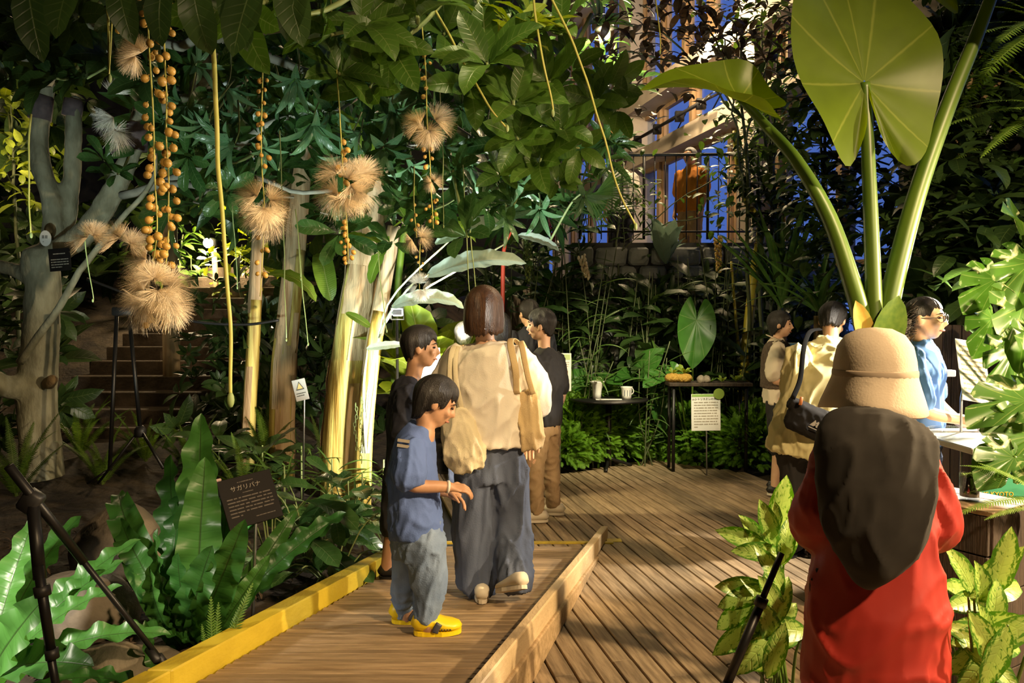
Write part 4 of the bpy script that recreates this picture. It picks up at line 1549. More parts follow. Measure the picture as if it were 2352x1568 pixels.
# ---- man in the sky-blue T-shirt, full in the lamp light
YI = 4.05
bx_ = P(2105, 900, YI).x
t, hc, fr, q, s = standing('bright-lit man in sky blue T-shirt at the display table', 'visitors at the display table', 2105, 678, 1340, YI, (.75, -.65), M_['skin'], M_['hair_k'], M_['sky_tee'], M_['slate'], M_['blackp'], dict(front=.06, side=.02, back=-.05, thick=.012, seed=51), topname='tshirt', zfoot=ZD,
                           arms={1: [(.185, 0, 1.29), (.19, .05, 1.03), (.05, .27, .96)], -1: [(-.185, 0, 1.29), (-.21, .03, 1.05), (-.15, .20, .90)]})
part('shirt_emblem', MB().box(q(-.06, .128, 1.2), (.05, .05, .035), bev=.004), M_['white'], t, False)
gl = MB()
for sg in (-1, 1):
    gl.tube([hc + (fr[0] * (sg * .034 + .026 * math.cos(a)) + fr[1] * .10 + fr[2] * (.008 + .020 * math.sin(a))) * s for a in [2 * math.pi * i / 14 for i in range(15)]], [.0022] * 15, 6, cap=False)
    gl.tube([hc + (fr[0] * sg * .06 + fr[1] * .098 + fr[2] * .010) * s, hc + (fr[0] * sg * .082 + fr[1] * .0 + fr[2] * .006) * s], [.002, .002], 6)
part('glasses', gl, M_['blackp'], t)
cupp = thing('plastic_cup', 'clear plastic cup held by the man in sky blue', 'cup', q(.0, .33, .86))
c0 = q(.0, .33, .86)
part('cup_wall', MB().lathe(c0, [(.026, 0), (.030, .05), (.035, .11), (.033, .11), (.028, .05), (.024, .005)], 18), M_['tumbler'], cupp)

# ---- people on the terrace
t, hc, fr, q, s = standing('man in orange shirt standing at the terrace railing above', 'people on the terrace', 1585, 336, 655, 9.3, (-.75, -.65), M_['skin_d'], M_['hair_g'], M_['orange_tee'], M_['khaki'], M_['blackp'], dict(front=.07, side=.02, back=-.04, thick=.006, seed=61, tuft=.004), zfoot=TER + .003, width=1.15)
gl = MB()
for sg in (-1, 1):
    gl.tube([hc + (fr[0] * (sg * .034 + .026 * math.cos(a)) + fr[1] * .10 + fr[2] * (.008 + .020 * math.sin(a))) * s for a in [2 * math.pi * i / 14 for i in range(15)]], [.0025] * 15, 6, cap=False)
part('glasses', gl, M_['blackp'], t)
standing('person in white top seen through leaves at the terrace railing', 'people on the terrace', 1425, 345, 640, 9.4, (-.3, 1), M_['skin'], M_['hair_b'], M_['whitecloth'], M_['navy'], M_['blackp'], dict(front=.05, side=-.01, back=-.07, thick=.018, seed=62), zfoot=TER + .003, width=1.2)

# ------------------------------------------------------------------ leaves
def leaf_t(W, a=.7, b=.7, nl=8, nw=2, bend=.6, a0=.15, fold=.25, wave=0.0, wn=4, seed=0, curl=0.0):
    """unit-length blade along +Y: (verts, faces, uvs)"""
    rr = random.Random(seed)
    um = a / (a + b)
    wm = (um ** a) * ((1 - um) ** b)
    V, UV, Fc = [], [], []
    y = z = 0.0
    ph1, ph2 = rr.uniform(0, 6), rr.uniform(0, 6)
    for i in range(nl + 1):
        u = i / nl
        ang = a0 - bend * u ** 1.3
        if i:
            y += math.cos(ang) / nl
            z += math.sin(ang) / nl
        w = W / 2 * max(.012, (max(u, .004) ** a) * (max(1 - u, .0) ** b) / wm)
        nx, nz = 0, 0
        for k in range(-nw, nw + 1):
            s = k / nw
            wv = wave * W * abs(s) ** 1.5 * math.sin(wn * 2 * math.pi * u + (ph1 if s > 0 else ph2)) * min(1, 4 * u) * min(1, 4 * (1 - u) + .2)
            h = fold * abs(s) * w - curl * s * s * w + wv
            V.append((s * w * math.cos(fold * .6), y - math.sin(ang) * h, z + math.cos(ang) * h))
            UV.append((u + .001, s * .5 + .5))
    M = 2 * nw + 1
    for i in range(nl):
        for k in range(M - 1):
            Fc.append((i * M + k, i * M + k + 1, (i + 1) * M + k + 1, (i + 1) * M + k))
    return V, Fc, UV


def t_mesh(name, t, material):
    me = MB().add(*t).mesh(name)
    me.materials.append(material)
    return me


def heart_t(outline, rings=6, ripple=.02, nrip=6, cup=.12, droop=.0, n_half=20, seed=0, slits=0, slit_d=.0):
    """blade that radiates from the leaf stalk; outline: right half from the notch to the tip"""
    pts = [Vector((x, y, 0)) for x, y in outline]
    sp = smooth_path(pts, 6)
    step = (len(sp) - 1) / n_half
    half = []
    for i in range(n_half + 1):
        q = i * step
        k = min(int(q), len(sp) - 2)
        half.append(sp[k].lerp(sp[k + 1], q - k))
    full = half + [Vector((-p.x, p.y, 0)) for p in reversed(half[:-1])]
    n = len(full)
    V, UV, Fc = [], [], []
    for j in range(rings + 1):
        r = j / rings
        rr = max(.015, r)
        for i, p in enumerate(full):
            t = i / (n - 1)
            cut = 1.0
            if slits:
                q = (t * slits * 2) % 1.0
                side = abs(t - .5)
                d = slit_d * max(0, 1 - abs(q - .5) / .16) * (1 if side > .05 else 0)
                cut = 1 - d * sstep(.35, 1.0, r)
            x, y = p.x * rr * cut, p.y * rr * cut
            z = cup * rr * rr * abs(p.x) * 2 - droop * (rr * p.y) ** 2 * (1 if p.y > 0 else .5) + ripple * math.sin(t * math.pi * 2 * nrip + seed) * rr ** 2
            V.append((x, y, z))
            UV.append((t + .0005, rr))
    for j in range(rings):
        for i in range(n - 1):
            Fc.append((j * n + i, j * n + i + 1, (j + 1) * n + i + 1, (j + 1) * n + i))
    return V, Fc, UV


def fern_t(n=16, W=.30, bend=.7, a0=.3, pin=.17, teeth=True, seed=0, taper=.8):
    """feather-shaped frond: stalk and paired leaflets"""
    rr = random.Random(seed)
    V, UV, Fc = [], [], []
    y = z = 0.0
    pts = []
    N = n * 2
    for i in range(N + 1):
        u = i / N
        ang = a0 - bend * u ** 1.2
        if i:
            y += math.cos(ang) / N
            z += math.sin(ang) / N
        pts.append((y, z, ang))
    # stalk
    for i, (yy, zz, ang) in enumerate(pts):
        w = .008 * (1 - .8 * i / N)
        for s in (-1, 1):
            V.append((s * w, yy, zz))
            UV.append((.001 + i / N, .5))
    for i in range(N):
        Fc.append((i * 2, i * 2 + 1, i * 2 + 3, i * 2 + 2))
    for i in range(3, N + 1):
        u = i / N
        L = W / 2 * (math.sin(math.pi * min(1, (u * .93 + .07)) ** taper)) ** .7 + .008
        yy, zz, ang = pts[i]
        for s in (-1, 1):
            l2 = L * rr.uniform(.9, 1.1)
            fw = .35 + .3 * u
            pw = pin * .5 / (2 * n)
            dx, dy = s * math.cos(fw), math.sin(fw)
            o = len(V)
            dz = -rr.uniform(.0, .15) * l2
            q = [(0, -pw), (l2 * .5, -pw * .9), (l2, 0), (l2 * .5, pw * .9), (0, pw)]
            for a, b in q:
                V.append((dx * a - s * dy * b * 0, yy + (dy * a + b) * math.cos(ang), zz + (dy * a + b) * math.sin(ang) + dz * (a / max(l2, 1e-4)) ** 2))
                UV.append((.001 + a / max(L, 1e-4), .5 + b / pw * .4))
            Fc.append((o, o + 1, o + 2, o + 3, o + 4) if s > 0 else (o + 4, o + 3, o + 2, o + 1, o))
    return V, Fc, UV


T_OBOV = [leaf_t(.36, 1.25, .55, 8, 2, b_, .2, .22, .05, 3, s_) for b_, s_ in ((.3, 1), (.7, 2), (1.1, 3))]
T_ELL = [leaf_t(.42, .75, .75, 8, 2, b_, .2, .22, .04, 3, s_) for b_, s_ in ((.3, 4), (.8, 5), (1.2, 6))]
T_LANCE = [leaf_t(.20, .7, .95, 7, 1, b_, .25, .3, .03, 3, s_) for b_, s_ in ((.4, 7), (.9, 8), (1.4, 9))]
T_NEST = [leaf_t(.17, .55, .6, 44, 3, b_, .12, .30, .15, w_, s_) for b_, s_, w_ in ((.35, 10, 7), (.8, 11, 8), (1.25, 12, 7), (1.7, 13, 8))]
T_BAN = [leaf_t(.30, .45, .55, 14, 3, b_, .15, .28, .05, 5, s_, .1) for b_, s_ in ((.4, 14), (1.0, 15), (1.6, 16))]
T_AGL = [leaf_t(.37, .75, .85, 8, 2, b_, .25, .25, .05, 3, s_) for b_, s_ in ((.25, 17), (.6, 18), (1.0, 19))]
T_STRAP = [leaf_t(.075, .35, .75, 10, 1, b_, .1, .45, 0, 3, s_) for b_, s_ in ((.25, 20), (.7, 21), (1.3, 22))]
T_GRASS = [leaf_t(.035, .3, .9, 7, 1, b_, .1, .3, 0, 3, s_) for b_, s_ in ((.7, 23), (1.3, 24), (1.9, 25))]
T_FERN = [fern_t(20, .30, b_, .3, .72, seed=s_) for b_, s_ in ((.5, 26), (1.0, 27), (1.5, 28))]
T_SWORD = [fern_t(22, .14, b_, .25, .75, seed=s_) for b_, s_ in ((.5, 29), (1.0, 30))]
HEART = [(0.004, -.02), (.025, -.20), (.08, -.38), (.16, -.52), (.25, -.45), (.34, -.26), (.41, -.05), (.435, .2), (.40, .45), (.28, .75), (.13, .97), (.0, 1.1)]
T_HEART = [heart_t(HEART, 7, .028, 6.5, .10, .12, 30, 1), heart_t(HEART, 7, .032, 6.5, .22, .25, 30, 2)]
MONST = [(0.004, -.02), (.08, -.26), (.22, -.36), (.40, -.28), (.52, -.04), (.52, .24), (.44, .52), (.28, .78), (.12, .94), (.0, 1.0)]
T_MONST = [heart_t(MONST, 6, .015, 7, .14, .25, 44, 1, 6, .62), heart_t(MONST, 6, .02, 7, .2, .45, 44, 3, 6, .55)]
T_SMALL = leaf_t(.40, .75, .8, 4, 1, .6, .2, .25, 0, 3, 41)
T_SMALL_L = leaf_t(.22, .7, .9, 4, 1, .8, .2, .3, 0, 3, 42)
T_TINY = leaf_t(.30, .6, .7, 2, 1, .4, .2, .2, 0, 3, 43)

MESH = {}


def LM(kind, tmpl, material):
    key = kind + '|' + material.name
    if key not in MESH:
        MESH[key] = [t_mesh(kind, t, material) for t in tmpl]
    return MESH[key]


def rdir(rr, up=.3):
    a = rr.uniform(0, 2 * math.pi)
    return Vector((math.cos(a), math.sin(a), up + rr.uniform(-.4, .4))).normalized()


def whorl(rr, parent, c, axis, meshes, L, n=7, spread=.9, name='leaf', jit=.25, stalk=None):
    """leaves radiating round a twig tip"""
    axis = Vector(axis).normalized()
    x = axis.orthogonal().normalized()
    y = axis.cross(x)
    a0 = rr.uniform(0, 6.28)
    for i in range(n):
        a = a0 + i * 2.399 + rr.uniform(-jit, jit)
        sp = spread * rr.uniform(.75, 1.2)
        d = axis * math.cos(sp) + (x * math.cos(a) + y * math.sin(a)) * math.sin(sp)
        s = L * rr.uniform(.7, 1.15)
        inst(name, rr.choice(meshes), orient(Vector(c) + d * .02, d, axis, s), parent)


def whorl_m(rr, c, axis, L, n=7, spread=.9):
    out = []
    axis = Vector(axis).normalized()
    x = axis.orthogonal().normalized()
    y = axis.cross(x)
    a0 = rr.uniform(0, 6.28)
    for i in range(n):
        a = a0 + i * 2.399
        sp = spread * rr.uniform(.7, 1.25)
        d = axis * math.cos(sp) + (x * math.cos(a) + y * math.sin(a)) * math.sin(sp)
        out.append(orient(Vector(c) + d * .02, d, axis, L * rr.uniform(.7, 1.2)))
    return out


def branch(parent, pts, r0, r1, material, name='branch', k=5, n=8, wob=0.0, seed=0):
    pp = smooth_path(pts, k)
    if wob:
        pp = [p + Vector((noise.noise(p * 5 + Vector((seed, 0, 0))), noise.noise(p * 5 + Vector((0, seed, 7))), noise.noise(p * 5 + Vector((3, 0, seed))))) * wob for p in pp]
    rads = [r0 + (r1 - r0) * i / (len(pp) - 1) for i in range(len(pp))]
    return part(name, MB().tube(pp, rads, n), material, parent)


def G(px, Y, dz=0.0):
    x = (px - CX) / F_PX * Y
    return Vector((x, Y, ground_z(x, Y) + dz))


# ------------------------------------------------------------------ background foliage masses (dark backdrop of the planting)
rb = random.Random(77)


def backdrop_mass(name, label, n, region, L, tmpl, material, cat='foliage', per=9, spread=1.15):
    items = []
    while len(items) < n:
        px, py, Y = region(rb)
        p = P(px, py, Y)
        gz = ground_z(p.x, p.y)
        if p.z < gz + .08:
            p.z = gz + rb.uniform(.08, .6)
        sz = L * rb.choice((.55, .8, 1.0, 1.0, 1.45))
        items += whorl_m(rb, p, Vector((rb.uniform(-.7, .7), -.35 + rb.uniform(-.4, .4), rb.uniform(-.2, 1))), sz, rb.randint(per - 4, per + 2), spread)
    o = mass(name, items, tmpl, material)
    tag(o, label, cat)
    return o


def off_stairs(r, y0=-60, y1=900):
    """left back of the hall, leaving the stair corridor open"""
    while True:
        px, py, Y = r.uniform(-150, 1000), r.uniform(y0, y1), r.uniform(9.0, 14.5)
        if 330 < px < 620 and py > 500 and Y < 13.2:
            continue
        if 110 < px < 520 and py > 640 and Y < 12.5:
            continue
        return px, py, Y


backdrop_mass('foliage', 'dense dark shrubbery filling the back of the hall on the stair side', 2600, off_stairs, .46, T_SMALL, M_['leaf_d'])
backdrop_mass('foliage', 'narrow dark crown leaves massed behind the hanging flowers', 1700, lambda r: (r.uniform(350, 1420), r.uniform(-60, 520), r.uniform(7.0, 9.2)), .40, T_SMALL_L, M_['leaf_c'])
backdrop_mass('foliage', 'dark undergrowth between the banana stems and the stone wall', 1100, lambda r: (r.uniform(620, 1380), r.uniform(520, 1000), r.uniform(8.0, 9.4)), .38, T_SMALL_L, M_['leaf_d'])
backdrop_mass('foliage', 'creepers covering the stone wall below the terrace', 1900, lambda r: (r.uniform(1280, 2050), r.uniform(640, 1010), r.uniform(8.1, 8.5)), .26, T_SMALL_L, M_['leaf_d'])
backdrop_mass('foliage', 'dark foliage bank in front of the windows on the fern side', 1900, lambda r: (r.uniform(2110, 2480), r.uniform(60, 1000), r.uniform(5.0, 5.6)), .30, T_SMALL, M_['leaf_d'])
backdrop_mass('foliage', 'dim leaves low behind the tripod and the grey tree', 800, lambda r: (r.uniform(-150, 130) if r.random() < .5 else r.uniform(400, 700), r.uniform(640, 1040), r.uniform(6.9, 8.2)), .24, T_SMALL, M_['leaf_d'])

# dark leafy small-leaved tree in front of the windows
def small_tree(name, label, group, base, boughs, L, material, n_obj, n_stuff, tmpl, spread, seed, trunk_r=.05, tm=None, bark='cane_d'):
    rr = random.Random(seed)
    t = thing(name, label, 'tree', base, group)
    base = Vector(base)
    top = boughs[0]
    t0 = Vector(boughs[0])
    for i, b in enumerate(boughs):
        b = Vector(b)
        if i == 0:
            branch(t, [base, base.lerp(b, .55) + Vector((rr.uniform(-.1, .1), rr.uniform(-.1, .1), 0)), b], trunk_r, .012, M_[bark], 'trunk', wob=.05, seed=i)
        else:
            q = base.lerp(t0, rr.uniform(.6, .85))
            branch(t, [q, q.lerp(b, .5) + Vector((0, 0, .08)), b], trunk_r * .4, .008, M_[bark], 'branch', wob=.05, seed=i)
    ms = LM('leaf', tmpl, material)
    for _ in range(n_obj):
        b = Vector(rr.choice(boughs))
        p = b + Vector((rr.gauss(0, spread[0]), rr.gauss(0, spread[1]), rr.gauss(0, spread[2])))
        inst('leaf', rr.choice(ms), orient(p, rdir(rr, -.25), (rr.uniform(-.4, .4), -.4, 1), L * rr.uniform(.7, 1.3)), t)
    if n_stuff:
        items = []
        for _ in range(n_stuff):
            b = Vector(rr.choice(boughs))
            p = b + Vector((rr.gauss(0, spread[0]), rr.gauss(0, spread[1]), rr.gauss(0, spread[2])))
            items.append(orient(p, rdir(rr, -.25), (rr.uniform(-.4, .4), -.4, 1), L * rr.uniform(.7, 1.3)))
        mass('leaves', items, T_SMALL, material, t)
    return t


small_tree('silhouette_tree', 'small-leaved tree with silhouette-dark leaves spreading across the upper windows', None, (P(1730, 700, 7.9).x, 7.9, 0.2), [P(1700, 60, 7.2), P(1500, 60, 6.9), P(1580, 0, 7.0), P(1560, 160, 7.1), P(1440, 110, 7.0), P(1660, 90, 7.0), P(1780, 100, 7.1)], .17, M_['leaf_silhouette'], 260, 300, T_ELL, (.33, .25, .24), 5, .026)  # near-black leaf colour makes the silhouette against the windows
small_tree('leafy_tree', 'olive-leaved tree lit yellow beside the big elephant ear leaf', None, (P(1790, 760, 7.9).x, 7.7, .2), [P(1760, 200, 7.7), P(1790, 90, 7.6), P(1700, 330, 7.8), P(1750, 20, 7.7), P(1690, 60, 7.6), P(1790, 300, 7.7)], .15, M_['leaf'], 170, 300, T_ELL, (.24, .2, .36), 6, .04)
small_tree('leafy_tree', 'dark shrub along the terrace railing below the orange shirt', None, (P(1760, 900, 7.7).x, 7.7, .1), [P(1740, 430, 7.8), P(1760, 490, 7.7), P(1830, 420, 7.6), P(1900, 480, 7.5), P(1740, 350, 7.85), P(1820, 540, 7.4)], .16, M_['leaf_d'], 150, 420, T_ELL, (.26, .12, .25), 7, .03)
small_tree('leafy_tree', 'climber with small bright leaves on the terrace railing', None, (P(1430, 640, 8.5).x, 8.5, .6), [P(1430, 370, 8.5), P(1450, 430, 8.5), P(1490, 460, 8.5), P(1650, 400, 8.5), P(1640, 500, 8.5), P(1470, 520, 8.5)], .13, M_['leaf'], 110, 0, T_ELL, (.16, .06, .16), 8, .012)

# ------------------------------------------------------------------ hanging-flower tree on the left
tree = thing('flowering_tree', 'grey-barked tree with cut limbs wearing round and black name tags', 'tree', G(92, 6.6))
YT = 6.6
tm = MB()
pp = smooth_path([G(90, YT, -.15), P(92, 1010, YT), P(84, 900, YT), P(95, 760, YT), P(98, 660, YT), P(92, 600, YT)], 5)
tm.tube(pp, lerp_list([.19, .165, .165, .15, .14, .155], len(pp)), 16, round_cap=True)
pp = smooth_path([P(95, 640, YT), P(115, 590, YT), P(190, 540, YT - .05), P(260, 440, YT - .1), P(310, 330, YT - .1), P(325, 255, YT - .1)], 5)
tm.tube(pp, lerp_list([.11, .105, .10, .09, .08, .075], len(pp)), 12, round_cap=True)
pp = smooth_path([P(100, 620, YT), P(122, 540, YT + .1), P(118, 460, YT + .1), P(92, 370, YT + .1), P(92, 280, YT + .1), P(108, 190, YT + .1)], 5)
tm.tube(pp, lerp_list([.11, .095, .085, .085, .08, .075], len(pp)), 12, round_cap=True)
pp = smooth_path([P(120, 600, YT + .1), P(155, 500, YT + .2), P(165, 400, YT + .2), P(168, 300, YT + .2), P(172, 235, YT + .2)], 5)
tm.tube(pp, lerp_list([.09, .075, .075, .07, .065], len(pp)), 12, round_cap=True)
pp = smooth_path([P(90, 870, YT), P(20, 890, YT - .2), P(-60, 850, YT - .4), P(-140, 800, YT - .5)], 5)
tm.tube(pp, lerp_list([.13, .10, .10, .09], len(pp)), 12, round_cap=True)
pp = smooth_path([P(80, 640, YT), P(30, 620, YT), P(-60, 600, YT)], 5)
tm.tube(pp, lerp_list([.085, .06, .055], len(pp)), 12, round_cap=True)
part('trunk', bake(tm, .022, 2, lambda p, n: .012 * noise.noise(p * 7) + .006 * noise.noise(p * 22)), M_['trunk'], tree)
part('cut_knot', MB().tube([P(112, 880, YT - .12), P(120, 872, YT - .19)], [.055, .045], 12, round_cap=True), M_['trunk_y'], tree)
branch(tree, [P(45, 830, 6.3), P(120, 730, 6.2), P(200, 600, 6.1), P(280, 500, 6.0), P(345, 430, 6.0), P(360, 355, 6.0)], .034, .014, M_['trunk'], 'branch', wob=.02)
branch(tree, [P(280, 450, 6.2), P(400, 410, 6.0), P(520, 350, 5.9), P(610, 290, 5.8), P(705, 255, 5.7)], .036, .022, M_['twig'], 'branch', wob=.02, seed=2)
branch(tree, [P(325, 260, 6.5), P(390, 230, 6.3), P(450, 200, 6.2), P(480, 150, 6.1), P(490, 120, 6.1)], .075, .05, M_['trunk'], 'branch', wob=.02, seed=3)
branch(tree, [P(380, 420, 6.0), P(470, 425, 5.9), P(560, 400, 5.9), P(700, 440, 5.8), P(860, 425, 5.7)], .026, .014, M_['twig'], 'branch', wob=.02, seed=4)
branch(tree, [P(600, 120, 5.6), P(650, 145, 5.6), P(720, 170, 5.6), P(810, 200, 5.5)], .04, .018, M_['twig'], 'branch', wob=.02, seed=5)
branch(tree, [P(1010, 265, 5.4), P(1070, 310, 5.4), P(1120, 345, 5.4), P(1200, 370, 5.3)], .026, .014, M_['twig'], 'branch', wob=.02, seed=6)
branch(tree, [P(60, 130, 5.6), P(150, 120, 5.5), P(260, 105, 5.4), P(420, 100, 5.2), P(640, 60, 4.6), P(900, 30, 4.2), P(1120, 60, 4.0)], .045, .02, M_['twig'], 'branch', wob=.04, seed=7)
branch(tree, [P(108, 190, 6.7), P(140, 130, 6.0), P(200, 60, 5.4), P(330, -20, 4.6)], .06, .03, M_['trunk'], 'branch', wob=.03, seed=8)
for (px, y0, y1, Y, r) in ((97, 222, 275, 6.7, .094), (170, 230, 268, 6.8, .082), (318, 285, 345, 6.5, .092)):
    part('trunk_wrap', MB().tube([P(px, y0, Y), P(px - 3, (y0 + y1) / 2, Y), P(px - 6, y1, Y)], [r, r * 1.02, r], 16), M_['strap_brown'], tree)
nt_ = thing('name_tag', 'round white paper tag tied to the grey tree', 'sign', P(104, 562, 6.42))
c0 = P(104, 547, 6.42)
tgm = MB()
N = 24
V = [c0 + Vector((.05 * math.cos(2 * math.pi * i / N), dy, .068 * math.sin(2 * math.pi * i / N))) for dy in (0, .006) for i in range(N)]
tgm.add(V, [tuple(range(N)), tuple(range(2 * N - 1, N - 1, -1))] + [(i, i + N, (i + 1) % N + N, (i + 1) % N) for i in range(N)])
part('tag_disc', tgm, M_['white'], nt_, False)


def text(parent, body, c, size, material, R=None, name='lettering', align='CENTER', ext=.0006):
    cu = bpy.data.curves.new(name, 'FONT')
    cu.body = body
    cu.size = size
    cu.extrude = ext
    cu.resolution_u = 2
    cu.align_x = align
    cu.align_y = 'CENTER'
    cu.materials.append(material)
    tmp = bpy.data.objects.new(name + '_tmp', cu)
    COL.objects.link(tmp)
    bpy.context.view_layer.update()
    me = bpy.data.meshes.new_from_object(tmp.evaluated_get(bpy.context.evaluated_depsgraph_get()))
    bpy.data.objects.remove(tmp)
    me.name = name
    o = bpy.data.objects.new(name, me)
    COL.objects.link(o)
    o.parent = parent
    M = Matrix.Translation(Vector(c) - ORG[parent.name])
    o.matrix_basis = M @ (R.to_4x4() if R is not None else Matrix.Rotation(math.pi / 2, 4, 'X'))
    return o




def dashes(m_, c, R, w, h, rows, rr, first=0, gap=.08, tail=.6):
    """rows of small print on a board; R turns board x/z axes to world"""
    for i in range(rows):
        z = h / 2 - (i + .5) * h / rows
        x = -w / 2
        lim = w / 2 if i < rows - 1 else -w / 2 + w * tail
        while x < lim - w * .02:
            l = min(rr.uniform(.05, .22) * w, lim - x)
            m_.box(Vector(c) + R @ Vector((x + l / 2, 0, z)), (l, .0012, h / rows * .34), R)
            x += l + w * gap * rr.uniform(.15, .5)


def board(name, label, cat, corners, th, face_mat, post_to=None, post_mat=None, group=None):
    """flat sign; corners (tl, tr, br, bl) in world"""
    tl, tr, br, bl = [Vector(c) for c in corners]
    x = (tr - tl).normalized()
    z = (tl - bl)
    z = (z - x * z.dot(x)).normalized()
    y = z.cross(x)
    c = (tl + tr + br + bl) / 4
    w = ((tr - tl).length + (br - bl).length) / 2
    h = ((tl - bl).length + (tr - br).length) / 2
    R = Matrix((x, y, z)).transposed()
    low = (bl + br) / 2
    t = thing(name, label, cat, low if post_to is None else post_to, group)
    part('panel', MB().box(c + y * th / 2, (w, th, h), R, bev=.002), face_mat, t, False)
    if post_to is not None:
        part('stake', MB().tube([c + y * (th + .006) + z * h * .25, low + y * (th + .006), Vector(post_to)], [.007, .007, .007], 8), post_mat or M_['steel'], t)
    RT = R @ Matrix.Rotation(math.pi / 2, 3, 'X')
    return t, c, R, RT, w, h, y


tk = MB()
for dx in (-.018, .010):
    for dx2, dz, w_, h_ in ((0, .022, .018, .003), (0, .012, .016, .003), (0, .002, .02, .003), (-.006, .012, .003, .024), (.006, .014, .003, .02)):
        tk.box(c0 + Vector((dx + dx2, -.0015, dz)), (w_, .002, h_))
tk.box(c0 + Vector((-.018, -.0015, -.03)), (.006, .002, .006))
part('small_print', tk, M_['ink'], nt_, False)['kind'] = 'stuff'

# black name board of the tree
t, c, R, RT, w, h, y = board('plant_sign', 'black plant sign with fine white print wired to the grey tree', 'sign', [P(112, 572, 6.3), P(162, 568, 6.3), P(162, 620, 6.3), P(112, 624, 6.3)], .006, M_['signblack'])
dm = MB()
dashes(dm, c - y * .001 + R @ Vector((0, 0, .05)), R, w * .55, h * .12, 1, random.Random(3), tail=1)
dashes(dm, c - y * .001 + R @ Vector((0, 0, -.03)), R, w * .8, h * .45, 4, random.Random(4))
part('small_print', dm, M_['inkw'], t, False)['kind'] = 'stuff'

# ---- crown of the flowering tree: whorls of broad leaves
rr = random.Random(21)
crown_groups = [
    ('flowering_tree_bough', 'cool-lit leafy boughs of the flowering tree above the stairs', [(i, j) for i in range(380, 780, 62) for j in range(90, 470, 58)], (5.4, 6.8), .24, 'leaf_c', 'obov'),
    ('flowering_tree_bough', 'cool-lit leafy boughs above the lit banana stems', [(i, j) for i in range(760, 1180, 62) for j in range(80, 480, 56)], (5.0, 6.4), .23, 'leaf_c', 'obov'),
]
for name, label, cells, (ya, yb), L, mt, kind in crown_groups:
    t = thing(name, label, 'tree bough', P(cells[0][0], 200, (ya + yb) / 2), 'boughs of the flowering tree')
    ms = LM('leaf', T_OBOV, M_[mt])
    items = []
    nobj = 0
    tips = []
    for (i, j) in cells:
        px, py, Y = i + rr.uniform(-32, 32), j + rr.uniform(-30, 30), rr.uniform(ya, yb)
        p = P(px, py, Y)
        ax = Vector((rr.uniform(-.5, .5), -.5 + rr.uniform(-.4, .4), rr.uniform(-.2, .9)))
        n = rr.randint(5, 8)
        if nobj + n <= 292:
            whorl(rr, t, p, ax, ms, L * rr.uniform(.75, 1.2), n, 1.1)
            nobj += n
        else:
            items += whorl_m(rr, p, ax, L * rr.uniform(.75, 1.2), n, 1.1)
        tips.append(p)
        if rr.random() < .45:
            branch(t, [p + Vector((rr.uniform(-.25, .25), .25, rr.uniform(.05, .25))), p + Vector((rr.uniform(-.1, .1), .12, .05)), p], .012, .006, M_['twig'], 'twig', 3, 6)
    if items:
        mass('leaves', items, T_SMALL, M_[mt], t)

